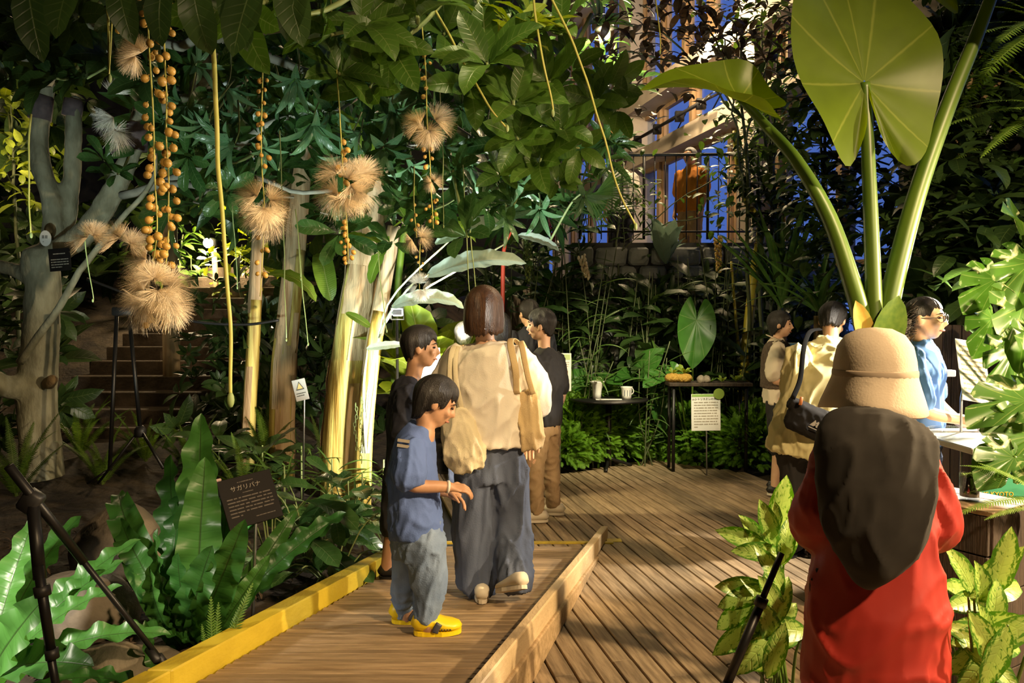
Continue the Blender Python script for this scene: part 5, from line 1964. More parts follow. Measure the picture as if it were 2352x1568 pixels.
# near, warm-lit boughs along the top of the picture
near = [
    ('leaf_bough', 'bough of glossy leaves coloured yellow-green as if lit from overhead', [(1180, 75, 3.6, 'leaf_y', 9, .26), (1150, 115, 3.7, 'leaf_y', 7, .24), (1225, 60, 3.7, 'leaf_y', 6, .24)]),  # yellow leaf colour stands in for warm light on this bough
    ('leaf_bough', 'bough of large dim olive leaves hanging below the yellow one', [(1120, 150, 3.5, 'leaf', 8, .30), (1180, 240, 3.7, 'leaf', 8, .28), (1080, 200, 3.9, 'leaf', 7, .26), (1260, 190, 3.9, 'leaf', 7, .26), (1290, 80, 3.8, 'leaf', 7, .26), (1020, 80, 4.0, 'leaf', 7, .26)]),
    ('leaf_bough', 'bough of broad leaves in front of the concrete pier', [(1290, 300, 4.4, 'leaf', 8, .26), (1370, 230, 4.6, 'leaf', 8, .24), (1420, 250, 4.8, 'leaf', 6, .20), (1240, 370, 4.5, 'leaf', 8, .26), (1190, 320, 4.4, 'leaf', 8, .26), (1330, 340, 4.6, 'leaf', 6, .22), (1240, 250, 4.5, 'leaf', 7, .24), (1310, 160, 4.6, 'leaf', 7, .24), (1400, 200, 4.7, 'leaf', 7, .22), (1150, 400, 4.8, 'leaf', 7, .24), (1280, 420, 4.9, 'leaf', 7, .22)]),
    ('leaf_bough', 'dark close leaves along the top edge above the hanging flowers', [(560, 20, 2.6, 'leaf', 6, .26), (640, 40, 2.8, 'leaf', 6, .26), (430, 30, 2.7, 'leaf', 6, .26), (760, 80, 3.1, 'leaf', 7, .26), (830, 60, 3.2, 'leaf', 7, .26), (900, 110, 3.3, 'leaf', 7, .26), (960, 40, 3.3, 'leaf', 7, .26), (700, -10, 2.8, 'leaf', 7, .26), (780, 170, 3.4, 'leaf', 7, .26), (850, 200, 3.5, 'leaf', 6, .26)]),
    ('leaf_bough', 'shaded whorls of leaves around the two upright tree limbs', [(130, 180, 4.6, 'leaf_d', 9, .28), (60, 60, 4.4, 'leaf_d', 8, .30), (180, 40, 4.2, 'leaf_d', 8, .28), (20, 180, 4.8, 'leaf_d', 7, .26), (250, 130, 4.6, 'leaf_d', 8, .26), (300, 40, 4.0, 'leaf_d', 8, .28), (90, 120, 4.5, 'leaf_d', 8, .26), (330, 180, 4.8, 'leaf_d', 6, .24), (200, 180, 4.8, 'leaf_d', 7, .26)]),  # shade put into the darker leaf colour
    ('leaf_bough', 'drooping long leaves hanging above the lit banana clump', [(780, 535, 4.9, 'leaf_c', 7, .26), (830, 470, 5.0, 'leaf_c', 7, .26), (1075, 545, 4.6, 'leaf_c', 9, .28), (930, 470, 5.2, 'leaf_c', 7, .24), (1000, 480, 5.1, 'leaf_c', 8, .26), (1100, 460, 5.0, 'leaf_c', 8, .26), (1180, 470, 5.0, 'leaf_c', 8, .26), (1040, 400, 5.0, 'leaf_c', 8, .26), (900, 560, 5.1, 'leaf_c', 5, .24)]),
    ('leaf_bough', 'feathery cool leaves in front of the stair lamp', [(520, 440, 5.6, 'leaf_c', 8, .22), (560, 500, 5.7, 'leaf_c', 7, .24), (480, 380, 5.6, 'leaf_c', 8, .22), (640, 390, 5.6, 'leaf_c', 8, .24), (420, 330, 5.6, 'leaf_c', 8, .22), (240, 370, 5.9, 'leaf_c', 8, .22), (270, 400, 5.9, 'leaf_c', 7, .2), (700, 330, 5.5, 'leaf_c', 8, .24)]),
]
for name, label, wl in near:
    c0 = P(wl[0][0], wl[0][1], wl[0][2])
    t = thing(name, label, 'leafy bough', c0, 'leafy boughs overhead')
    for (px, py, Y, mt, n, L) in wl:
        p = P(px, py, Y)
        tm_ = T_OBOV if mt != 'leaf_c' else T_LANCE + T_OBOV
        ms = LM('leaf', T_OBOV, M_[mt])
        if py > 430 and mt == 'leaf_c':
            ms = LM('leaf', T_OBOV, M_[mt])
        ax = Vector((rr.uniform(-.4, .4), -.55 + rr.uniform(-.3, .3), rr.uniform(-.1, .6)))
        if mt == 'leaf_y':
            ax = Vector((.2, -.3, .9))
        whorl(rr, t, p, ax, ms, L, n, 1.05)
        q = p + Vector((rr.uniform(-.3, .3), .35, rr.uniform(.15, .5)))
        branch(t, [q, p.lerp(q, .5) + Vector((0, 0, -.04)), p], .014, .007, M_['twig_g'], 'twig', 3, 6)

# very large close leaves at the top edge (dark leaf colour stands in for their shade)
big = thing('leaf_bough', 'very large close leaves cut by the top edge of the view', 'leafy bough', P(560, 40, 2.0), 'leafy boughs overhead')
ms = LM('leaf', T_ELL, M_['leaf_d'])
for (px, py, dx, dz, L) in ((590, -60, -.2, -1, .26), (440, -70, .1, -1, .24), (520, -50, .3, -1, .22), (650, -80, .25, -1, .24), (700, -60, -.3, -1, .2), (380, -60, -.2, -1, .2), (60, -60, .1, -1, .24), (170, -70, -.1, -1, .22), (270, -60, .2, -1, .2)):
    inst('leaf', rr.choice(ms), orient(P(px, py, 2.1), (dx, rr.uniform(-.2, .2), dz), (0, -1, .3), L), big)
branch(big, [P(-60, -80, 2.2), P(300, -75, 2.15), P(760, -85, 2.2)], .02, .012, M_['twig'], 'twig')

# sprays of slim hanging leaves, paler colour standing in for cool highlights
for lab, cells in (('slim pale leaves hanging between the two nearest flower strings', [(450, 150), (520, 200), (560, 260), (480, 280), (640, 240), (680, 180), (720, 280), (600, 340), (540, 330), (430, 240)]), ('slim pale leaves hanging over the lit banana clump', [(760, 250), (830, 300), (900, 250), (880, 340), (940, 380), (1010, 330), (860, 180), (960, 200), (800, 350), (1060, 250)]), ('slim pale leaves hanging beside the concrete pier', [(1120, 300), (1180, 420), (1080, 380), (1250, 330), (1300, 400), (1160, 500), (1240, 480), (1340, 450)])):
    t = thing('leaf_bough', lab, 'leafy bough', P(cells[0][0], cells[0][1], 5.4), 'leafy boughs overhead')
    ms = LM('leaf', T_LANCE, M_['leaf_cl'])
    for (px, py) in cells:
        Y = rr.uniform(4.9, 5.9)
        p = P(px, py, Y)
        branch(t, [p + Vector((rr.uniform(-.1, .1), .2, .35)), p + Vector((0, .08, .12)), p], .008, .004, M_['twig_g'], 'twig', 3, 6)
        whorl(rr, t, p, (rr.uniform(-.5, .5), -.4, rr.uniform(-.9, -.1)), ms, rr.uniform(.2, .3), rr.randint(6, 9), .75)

# ------------------------------------------------------------------ hanging racemes: stalk, round buds, powder-puff flowers
def puff_t(n, seed, spread=1.25, L=1.0, droop=.5):
    """tuft of stamens fanning out from a small cup, along +Y"""
    r = random.Random(seed)
    V, Fc, UV = [], [], []
    for _ in range(n):
        a = r.uniform(0, 6.28)
        sp = spread * r.random() ** .75
        d = Vector((math.sin(sp) * math.cos(a), math.cos(sp), math.sin(sp) * math.sin(a)))
        l = L * r.uniform(.75, 1.1)
        w = .0065
        sx = d.cross(Vector((0, 0, 1)))
        if sx.length < .01:
            sx = Vector((1, 0, 0))
        sx.normalize()
        o = len(V)
        for q in (0, .35, .7, 1.0):
            p = d * l * q + Vector((r.uniform(-.025, .025), r.uniform(-.025, .025), -droop * .30 * q * q * l))
            p += Vector((math.cos(a + 1.5), 0, math.sin(a + 1.5))) * (.10 * q * q * math.sin(a * 3 + seed))
            ww = w * (1.2 - .75 * q)
            V += [tuple(p - sx * ww), tuple(p + sx * ww)]
            UV += [(q, 0), (q, 1)]
        for k in range(3):
            Fc.append((o + k * 2, o + k * 2 + 1, o + k * 2 + 3, o + k * 2 + 2))
    return V, Fc, UV


ME_PUFF = [t_mesh('flower', puff_t(560, s, 1.5), M_['puff']) for s in (1, 2, 3)]
ME_PUFFW = [t_mesh('flower', puff_t(420, s, 1.2), M_['puffw']) for s in (4, 5)]
_b = MB().ell((0, 0, 0), (1, 1, 1.08), None, 12, 8)
_b.tube([(0, 0, 1.0), (0, 0, 1.5)], [.16, .10], 6)
ME_BUD = [_b.mesh('bud')]
ME_BUD[0].materials.append(M_['bud'])
rp = random.Random(5)


def raceme(label, stem_pts, buds, puffs, group='hanging flower strings', bud_r=.010, white=False, stem_r=.0035, twisty=.01):
    pts = [P(*q) for q in stem_pts]
    t = thing('flower_string', label, 'flower string', pts[0], group)
    pp = smooth_path(pts, 6)
    branch(t, pts, stem_r, stem_r * .6, M_['stem_y'], 'stalk', 6, 6, .006, len(label))
    for (s0, s1, n) in buds:
        for i in range(n):
            u = s0 + (s1 - s0) * (i + rp.uniform(-.3, .3)) / max(1, n - 1)
            p = pp[max(0, min(len(pp) - 1, int(u * (len(pp) - 1))))]
            a = rp.uniform(0, 6.28)
            off = rp.uniform(1.2, 3.2) * bud_r
            q = p + Vector((math.cos(a) * off, math.sin(a) * off * .6, -rp.uniform(0, 1.5) * bud_r))
            inst('bud', ME_BUD[0], orient(q, Vector((rp.uniform(-.3, .3), 1, 0)), (p - q) + Vector((0, 0, .02)), bud_r * rp.uniform(.75, 1.2)), t)
    for (px, py, Y, sz, dx, dz) in puffs:
        p = P(px, py, Y)
        inst('flower', rp.choice(ME_PUFFW if white else ME_PUFF), orient(p, (dx, rp.uniform(-.5, .1), dz), (0, 0, 1), sz), t)
    return t


raceme('long string of orange buds ending in the largest cluster of cream puffs', [(372, -40, 2.6), (378, 120, 2.6), (383, 300, 2.6), (388, 430, 2.6), (385, 560, 2.6), (365, 690, 2.6), (358, 745, 2.6)], [(.02, .74, 44), (.86, 1.0, 5)],
       [(330, 668, 2.6, .095, -1, -.1), (330, 700, 2.55, .095, -.8, -.7), (390, 655, 2.6, .09, 1, .35), (392, 700, 2.58, .085, .9, -.5), (345, 640, 2.62, .09, -.8, .5), (335, 595, 2.62, .085, -.8, .2), (350, 690, 2.5, .08, -.2, -1), (380, 680, 2.52, .08, .6, -.3), (362, 668, 2.50, .075, .1, -.5), (355, 640, 2.52, .07, .2, .6)], bud_r=.0135)
raceme('second long string of orange buds twining beside the first', [(338, -40, 2.5), (344, 100, 2.5), (350, 260, 2.5), (356, 400, 2.5), (360, 520, 2.5), (350, 600, 2.5)], [(.02, .98, 40)], [(275, 545, 2.7, .075, -.6, .6), (300, 560, 2.7, .07, .8, .5), (325, 120, 2.75, .07, -.5, .8), (310, 130, 2.75, .07, -.9, -.2), (200, 545, 2.8, .07, -.8, .5), (215, 540, 2.8, .065, .6, .6)], bud_r=.012)
raceme('thin string of small buds near the grey tree limbs', [(262, -40, 2.9), (255, 110, 2.9), (250, 180, 2.9)], [(.0, .35, 8)], [(260, 270, 5.0, .14, -.6, -.3), (265, 300, 5.0, .14, .6, -.4), (258, 215, 5.0, .10, .2, .6)], bud_r=.012, white=True)
raceme('flower string with four cream puffs in front of the stair lamp side', [(605, 90, 3.3), (600, 260, 3.3), (604, 400, 3.3), (606, 520, 3.3), (596, 680, 3.3)], [(.1, .48, 16), (.72, .96, 12)], [(590, 450, 3.3, .10, -.8, .5), (622, 460, 3.3, .10, .9, .2), (592, 490, 3.3, .10, -.9, -.4), (618, 500, 3.28, .11, .7, -.7), (606, 480, 3.2, .09, .1, -.6)], bud_r=.011)
raceme('flower string with five cream puffs over the banana stems', [(758, -40, 3.4), (770, 120, 3.4), (783, 300, 3.4), (790, 420, 3.4), (796, 520, 3.4), (800, 600, 3.4)], [(.45, .68, 16), (.8, 1.0, 14)], [(775, 445, 3.4, .115, -1, -.1), (830, 400, 3.4, .095, .8, .8), (822, 440, 3.38, .11, .9, -.3), (772, 398, 3.4, .09, -.5, .8), (805, 425, 3.3, .10, .3, -.4), (800, 410, 3.32, .09, .2, .8), (790, 455, 3.33, .10, -.2, -.9)], bud_r=.011)
raceme('flower string with three cream puffs high in the middle', [(970, 60, 3.6), (978, 180, 3.6), (982, 300, 3.6), (990, 420, 3.6), (995, 525, 3.6)], [(.15, .35, 9), (.55, .7, 8), (.85, 1.0, 9)], [(965, 285, 3.6, .085, -.8, .5), (1000, 275, 3.6, .095, .8, .6), (985, 300, 3.58, .09, .3, -.6), (972, 300, 3.6, .08, -.7, -.5), (997, 415, 3.6, .05, .3, .3), (990, 418, 3.6, .05, -.6, -.3)], bud_r=.010)
raceme('small string with two tan puffs above the white arching leaf', [(950, 380, 4.3), (952, 480, 4.3), (958, 545, 4.3)], [(.5, .9, 5)], [(945, 550, 4.3, .075, -.7, -.5), (968, 545, 4.3, .08, .8, .3)], bud_r=.010)
raceme('overlit string with a white puff by the white arching leaf', [(965, 560, 5.0), (964, 640, 5.0), (965, 690, 5.0)], [(.1, .4, 5)], [(958, 655, 5.0, .085, -.7, .0), (972, 660, 5.0, .085, .7, -.1), (965, 650, 4.98, .08, 0, .7), (965, 665, 4.97, .08, 0, -.8)], white=True, bud_r=.009)


# hanging shoots
def shoot(label, pts, r=.005, m='stem_y'):
    p = [P(*q) for q in pts]
    t = thing('hanging_shoot', label, 'vine', p[0], 'hanging green shoots')
    branch(t, p, r, r * .7, M_[m], 'shoot', 6, 6, .008, len(label))
    e = p[-1]
    part('shoot_tip', MB().ell(e, (r * 1.4, r * 1.4, r * 3), None, 8, 6), M_['twig_g'], t)


shoot('thickest yellow hanging shoot in front of the stair lamp', [(478, -40, 2.9), (492, 120, 2.9), (497, 300, 2.9), (508, 470, 2.9), (520, 640, 2.9), (530, 790, 2.9), (530, 918, 2.9)], .0105)
shoot('hanging shoot dropping in front of the concrete pier', [(1250, -40, 3.4), (1320, 110, 3.4), (1370, 260, 3.4), (1420, 430, 3.4), (1460, 520, 3.4)], .006)
shoot('hanging shoot crossing the yellow-green bough', [(1224, -40, 3.4), (1240, 100, 3.4), (1258, 190, 3.4), (1270, 260, 3.4)], .006)
shoot('slanting hanging shoot between the middle puffs and the broad leaves', [(1000, 20, 3.5), (1060, 130, 3.5), (1120, 240, 3.5), (1165, 295, 3.5)], .006)
shoot('hanging shoot beside the dark purple tree', [(1500, -40, 3.6), (1512, 60, 3.6), (1516, 120, 3.6)], .004)
shoot('thin shoot at the far side of the grey tree', [(70, 260, 4.2), (66, 400, 4.2), (72, 540, 4.2)], .006)
shoot('thin yellow shoot above the white puffs', [(240, -40, 2.9), (250, 80, 2.9), (252, 180, 2.9)], .006)
for i, (px, y0, y1, Y) in enumerate(((205, 520, 690, 4.4), (655, 300, 780, 4.6), (690, 480, 640, 4.6), (1020, 200, 520, 4.6), (700, 560, 790, 4.8), (545, 470, 660, 4.9), (1075, 380, 700, 4.7), (880, 560, 760, 4.9), (1090, 520, 660, 4.6))):
    shoot('thin green aerial shoot, number %d of those counted from the stair side' % (i + 1) if False else ['thin green shoot below the left puffs', 'long thin green shoot by the leaning banana stem', 'short thin shoot in front of the banana leaf', 'thin shoot below the middle puffs', 'thin shoot ending above the warning sign', 'thin shoot beside the fern by the stairs', 'thin shoot over the white arching leaf', 'thin shoot against the widest banana stem', 'thin shoot above the brown-haired woman'][i],
          [(px - 12, y0, Y), (px - 4, (y0 + y1) / 2, Y), (px + rp.uniform(-8, 14), y1, Y)], .004, 'twig_g')

# ------------------------------------------------------------------ banana / heliconia clump lit by the flood lamp
ban = thing('banana_plant', 'widest peeling banana stem glowing yellow in the flood light', 'banana plant', G(800, 6.3), 'banana stems')
def ban_stem(t, pts, r0, r1, seed, strips=9):
    p0 = P(*pts[0])
    g0 = Vector((p0.x - .03, p0.y, ground_z(p0.x, p0.y) - .08))
    pp = smooth_path([g0] + [P(*q) for q in pts[(1 if p0.z < g0.z + .15 else 0):]], 6)
    rads = lerp_list([r0, (r0 + r1) * .52, r1], len(pp))
    ks = int(len(pp) * .62)
    part('stem', MB().tube(pp[:ks + 1], rads[:ks + 1], 18), M_['banana'], t)
    part('shaded_upper_stem', MB().tube(pp[ks:], [q * 1.04 for q in rads[ks:]], 18), M_['banana_dry'], t)  # dry-sheath brown, also standing in for shade above the flood light
    r = random.Random(seed)
    for i in range(strips):
        a = r.uniform(0, 6.28)
        i0 = r.randint(0, len(pp) - 8)
        i1 = min(len(pp) - 1, i0 + r.randint(6, 16))
        V, Fc = [], []
        wd = r.uniform(.25, .6)
        for k in range(i0, i1 + 1):
            rr_ = rads[k] * (1.03 + .12 * r.random() * (1 if r.random() < .3 else .3))
            for da in (-wd, 0, wd):
                V.append(pp[k] + Vector((math.cos(a + da) * rr_, math.sin(a + da) * rr_, 0)))
        for k in range(i1 - i0):
            for q in range(2):
                Fc.append((k * 3 + q, k * 3 + q + 1, k * 3 + q + 4, k * 3 + q + 3))
        part('dry_sheath', MB().add(V, Fc), M_['banana_dry'], t)


ban_stem(ban, [(788, 960, 6.3), (805, 800, 6.3), (828, 640, 6.3), (850, 480, 6.35), (865, 380, 6.4)], .17, .10, 1, 16)
ban2 = thing('banana_plant', 'leaning banana stem cut off at the ankle height by dark leaves', 'banana plant', G(655, 6.9), 'banana stems')
ban_stem(ban2, [(650, 860, 6.9), (662, 740, 6.9), (676, 600, 6.9), (690, 440, 6.95), (700, 330, 7.0)], .12, .07, 2, 12)
ban3 = thing('banana_plant', 'thin brown banana stem nearest the stairs', 'banana plant', G(575, 6.9), 'banana stems')
ban_stem(ban3, [(572, 960, 6.9), (582, 780, 6.9), (590, 600, 6.9), (600, 450, 6.95)], .065, .05, 3, 6)
ban4 = thing('banana_plant', 'slim pale banana stem right beside the widest one', 'banana plant', G(850, 6.05), 'banana stems')
ban_stem(ban4, [(838, 990, 6.05), (858, 800, 6.05), (885, 640, 6.1), (905, 520, 6.1)], .075, .05, 4, 5)
ban5 = thing('banana_plant', 'yellow-green cane behind the small glass lamp', 'banana plant', G(905, 6.8), 'banana stems')
branch(ban5, [G(900, 6.8), P(908, 800, 6.8), P(915, 640, 6.8), P(930, 520, 6.8), P(950, 470, 6.8)], .04, .03, M_['petiole'], 'stem')
MB_L = LM('leaf', T_BAN, M_['banana_leaf'])
MB_P = LM('overlit_leaf', T_BAN, M_['overlit_leaf'])
for t, px, py, Y, d, L, up in ((ban2, 760, 690, 6.4, (-.22, .0, 1), .62, (.2, -1, 0)), (ban2, 610, 632, 6.3, (.9, -.3, .05), .55, (0, -.5, 1)), (ban, 850, 650, 6.0, (.35, -.2, .8), .42, (-.5, -1, .2)), (ban, 880, 560, 6.2, (-.9, -.2, .35), .4, (0, -.6, 1)), (ban4, 905, 520, 5.9, (.95, -.3, .35), .75, (0, -.5, 1)), (ban5, 940, 480, 6.5, (.6, -.2, .8), .7, (0, -.7, 1)), (ban5, 930, 500, 6.6, (-.6, -.2, .8), .6, (0, -.7, 1)), (ban3, 600, 460, 6.8, (-.7, -.2, .7), .6, (0, -.7, 1)), (ban2, 700, 330, 6.9, (.4, -.2, .9), .7, (0, -.7, 1)), (ban, 860, 400, 6.3, (-.4, -.3, .9), .7, (0, -.8, 1))):
    p = P(px, py, Y)
    inst('leaf', rp.choice(MB_L), orient(p, d, up, L), t)
# arching leaves: pale base colour carries the flood light's overexposure
pal = thing('arching_leaf_plant', 'plant with long arching leaves coloured pale as if bleached by the flood lamp', 'plant', G(845, 5.75))
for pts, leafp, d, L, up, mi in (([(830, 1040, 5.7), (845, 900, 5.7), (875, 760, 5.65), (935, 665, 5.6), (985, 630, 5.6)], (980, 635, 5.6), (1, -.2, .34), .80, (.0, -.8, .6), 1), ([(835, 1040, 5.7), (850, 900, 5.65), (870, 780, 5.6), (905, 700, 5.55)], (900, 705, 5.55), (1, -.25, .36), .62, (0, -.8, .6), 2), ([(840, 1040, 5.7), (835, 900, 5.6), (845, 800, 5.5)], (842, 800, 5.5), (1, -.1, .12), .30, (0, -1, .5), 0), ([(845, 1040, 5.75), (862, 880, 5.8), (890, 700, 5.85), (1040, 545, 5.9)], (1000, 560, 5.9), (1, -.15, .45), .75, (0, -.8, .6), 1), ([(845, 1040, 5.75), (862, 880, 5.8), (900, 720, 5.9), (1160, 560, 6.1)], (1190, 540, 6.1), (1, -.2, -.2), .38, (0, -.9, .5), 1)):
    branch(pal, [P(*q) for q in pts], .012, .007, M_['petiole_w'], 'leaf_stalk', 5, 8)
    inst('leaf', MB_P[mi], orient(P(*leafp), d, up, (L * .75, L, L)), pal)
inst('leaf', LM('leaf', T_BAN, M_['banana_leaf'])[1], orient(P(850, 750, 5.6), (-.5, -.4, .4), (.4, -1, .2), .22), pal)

# grass-leaved clump behind the brown-haired woman, with others along the bed
def strap_clump(name, label, base, n, L, meshes, seed, spread=.75, aim=(0, 0, 1), group=None, cat='plant'):
    r = random.Random(seed)
    t = thing(name, label, cat, base, group)
    ax = Vector(aim).normalized()
    x = ax.orthogonal().normalized()
    y = ax.cross(x)
    for i in range(n):
        a = i * 2.399 + r.uniform(-.3, .3)
        sp = spread * math.sqrt((i + .6) / n) * r.uniform(.8, 1.15)
        d = ax * math.cos(sp) + (x * math.cos(a) + y * math.sin(a)) * math.sin(sp)
        inst('leaf', r.choice(meshes), orient(Vector(base) + d * .03, d, ax + Vector((0, 0, .3)), L * r.uniform(.65, 1.15)), t)
    return t


YEL = LM('leaf', T_STRAP, M_['leaf_y'])
GRN = LM('leaf', T_STRAP, M_['ginger'])
MARG = LM('leaf', T_STRAP, M_['marg'])
strap_clump('strap_leaf_plant', 'yellow-green strap-leaved clump behind the dark teenager', G(985, 6.6, .75), 34, .95, YEL, 1, .95)
part('stem', MB().tube([G(985, 6.6, -.05), G(985, 6.6, .8)], [.06, .05], 10), M_['trunk_y'], bpy.data.objects['strap_leaf_plant'])
dr = strap_clump('striped_dracaena', 'tall striped dracaena rosette with upright blades by the yellow canes', P(1797, 712, 7.4), 42, 1.0, [MARG[0], MARG[0], MARG[1]], 2, .75)
part('stem', MB().tube([G(1797, 7.4, -.05), P(1797, 720, 7.4)], [.05, .045], 10), M_['trunk_y'], dr)
dr2 = strap_clump('striped_dracaena', 'smaller dark dracaena rosette beside the woman in the vest', P(1880, 720, 6.4), 30, .7, MARG, 3, 1.1)
part('stem', MB().tube([G(1880, 6.4, -.05), P(1880, 725, 6.4)], [.045, .04], 10), M_['trunk_y'], dr2)

# yellow bamboo canes
for label, pts, r in (('yellow bamboo cane leaning beside the striped dracaena', [(1712, 815, 7.8), (1722, 720, 7.8), (1735, 610, 7.8), (1748, 520, 7.85), (1720, 470, 7.9), (1700, 400, 7.9), (1690, 300, 7.9)], .055), ('short yellow bamboo cane behind the wall creepers', [(1700, 830, 8.0), (1690, 730, 8.0), (1680, 600, 8.0)], .02)):
    pp = smooth_path([P(*q) for q in pts], 6)
    t = thing('bamboo_cane', label, 'bamboo', (pp[0].x, pp[0].y, ground_z(pp[0].x, pp[0].y)), 'bamboo canes')
    pp = [Vector((pp[0].x - .02, pp[0].y, ground_z(pp[0].x, pp[0].y) - .03))] + pp
    part('cane', MB().tube(pp, [r * (1 - .35 * i / len(pp)) for i in range(len(pp))], 12), M_['bamboo'], t)
    for i in range(4, len(pp) - 1, 4):
        dd2 = (pp[i + 1] - pp[i]).normalized() * .008
        part('node_ring', MB().tube([pp[i] - dd2, pp[i], pp[i] + dd2], [r * .95, r * 1.06, r * .95], 12), M_['trunk_y'], t)

# ginger and shrub stems in front of the stone wall
def ginger(label, px, py, Y, h, n, L, seed, lean=(.1, 0), m='ginger', spike=None, group='ginger plants at the stone wall'):
    r = random.Random(seed)
    Y = Y + .75
    n = int(n * 1.35)
    base = G(px, Y)
    top = P(px + lean[0] * 100, py, Y)
    t = thing('ginger_plant', label, 'plant', base, group)
    ns = max(2, n // 8)
    ms = LM('leaf', T_LANCE, M_[m])
    for s in range(ns):
        b = base + Vector((r.uniform(-.18, .18), r.uniform(-.15, .15), -.03))
        e = top + Vector((r.uniform(-.3, .3), r.uniform(-.25, .15), r.uniform(-.25, .1)))
        pts = [b, b.lerp(e, .5) + Vector((r.uniform(-.08, .08), 0, 0)), e]
        branch(t, pts, .008, .005, M_['cane_d'], 'cane', 5, 6)
        for k in range(n // ns):
            u = .25 + .75 * k / (n // ns)
            p = b.lerp(e, u)
            a = k * 2.6 + r.uniform(-.5, .5)
            d = Vector((math.cos(a), math.sin(a) - .25, r.uniform(-.1, .6)))
            inst('leaf', r.choice(ms), orient(p, d, (0, -.4, 1), L * r.uniform(.7, 1.2)), t)
    if spike:
        c = P(spike[0][0], spike[0][1], Y - .15)
        e = P(spike[1][0], spike[1][1], Y - .15)
        fl = MB()
        for k in range(46):
            u = k / 46
            p = c.lerp(e, u)
            a = k * 2.4
            q = p + Vector((math.cos(a), math.sin(a), r.uniform(-.2, .5))) * .035 * (1 - .4 * u)
            fl.ell(q, (.014, .014, .02), None, 6, 4)
        part('flower_spike', fl, mat('spike_' + label[:12], spike[2], .6), t)
    return t


CRM = (.72, .58, .38)
ginger('leafy ginger with a cream flower spike', 1345, 560, 7.1, 1, 34, .36, 1, spike=((1335, 590, 7.0), (1350, 640, 7.0), CRM))
ginger('leafy ginger with a tall yellow flower spike near the railing', 1640, 560, 7.2, 1, 30, .32, 2, spike=((1648, 545, 7.1), (1652, 625, 7.1), (.62, .42, .12)))
ginger('dark ginger bush in the middle of the stone wall', 1470, 640, 7.2, 1, 40, .36, 3, m='leaf_d')
ginger('ginger with bright drooping leaves beside the white info board', 1360, 790, 6.9, 1, 36, .34, 4, m='ginger')
ginger('ginger tuft with bright drooping leaves above the round table', 1470, 800, 6.95, 1, 34, .32, 5, m='ginger')
ginger('dark ginger bush below the orange shirt man', 1580, 600, 7.3, 1, 40, .36, 6, m='leaf_d')
ginger('tall ginger behind the long-haired woman with a green bud spike', 1210, 560, 7.3, 1, 36, .40, 7, m='leaf_c', spike=((1214, 540, 7.2), (1212, 650, 7.2), (.16, .22, .05)))
ginger('tall ginger in deep shade behind the black T-shirt youth', 1290, 640, 7.5, 1, 40, .38, 8, m='leaf_d')
ginger('reddish ginger with hanging spike under the palm', 1280, 480, 7.6, 1, 30, .42, 9, m='leaf_c', spike=((1268, 500, 7.4), (1268, 560, 7.4), (.30, .05, .06)))
ginger('low dark ginger below the yellow canes', 1700, 760, 7.0, 1, 36, .34, 10, m='leaf_d')
ginger('ginger stems between the dracaena and the railing', 1780, 560, 7.3, 1, 30, .36, 11, m='leaf_d')

# big leaves at the wall (elephant ears)
EAR = LM('leaf', T_HEART, M_['aloc_d'])
ear = thing('elephant_ear', 'elephant ear plant with one big drooping leaf against the stone wall', 'plant', G(1590, 7.75), 'elephant ears at the wall')
for (px, py, d, L, up) in ((1600, 735, (-.12, -.25, -1), .46, (0, -1, .25)), (1545, 850, (.35, -.6, -.6), .22, (0, -.8, .6)), (1520, 860, (-.7, -.5, -.3), .26, (0, -.6, .9))):
    p = P(px, py, 7.6)
    inst('leaf', rp.choice(EAR), orient(p, d, up, L), ear)
    branch(ear, [G(1590, 7.75), G(1590, 7.75).lerp(p, .6) + Vector((0, .06, .25)), p], .012, .008, M_['petiole'], 'leaf_stalk')
ear2 = thing('elephant_ear', 'low elephant ear with bright leaves behind the round table', 'plant', G(1420, 7.95), 'elephant ears at the wall')
for (px, py, d, L, up) in ((1385, 868, (.6, -.8, -.1), .26, (0, -.5, 1)), (1475, 845, (.5, -.5, .6), .30, (-.2, -1, .5)), (1515, 930, (.1, -.5, -.9), .26, (0, -1, .3)), (1450, 865, (-.5, -.6, .1), .24, (0, -.7, .8)), (1335, 870, (-.6, -.5, -.4), .28, (0, -.8, .7))):
    p = P(px, py, 7.75)
    inst('leaf', rp.choice(EAR), orient(p, d, up, L), ear2)
    branch(ear2, [G(1420, 7.95), G(1420, 7.95).lerp(p, .6) + Vector((0, .05, .15)), p], .010, .007, M_['petiole'], 'leaf_stalk')

# grey-green broad upright leaves on the wall top
wl = strap_clump('wall_top_plant', 'grey-green upright paddle leaves on top of the stone wall', P(1530, 610, 8.45), 14, .5, LM('leaf', T_AGL, leafmat('grey_blade', (.16, .26, .19), (.22, .32, .24), (.26, .34, .26), .4, .2)), 9, .75)
# palm fan over the railing corner
pf = thing('palm_frond', 'bright palm frond fanning out left of the railing', 'palm', P(1330, 440, 6.6))
branch(pf, [P(1260, 560, 7.0), P(1310, 470, 6.7), P(1340, 440, 6.6)], .012, .008, M_['twig_g'], 'leaf_stalk')
for i in range(22):
    a = -1.25 + i * .105
    d = Vector((math.cos(a), -.25, math.sin(a) * 1.0))
    inst('leaflet', LM('leaflet', T_GRASS, M_['ginger'])[0], orient(P(1340 + i * 1.2, 435 + i * .8, 6.6), d, (0, -1, .3), (.55, .42, .42)), pf)
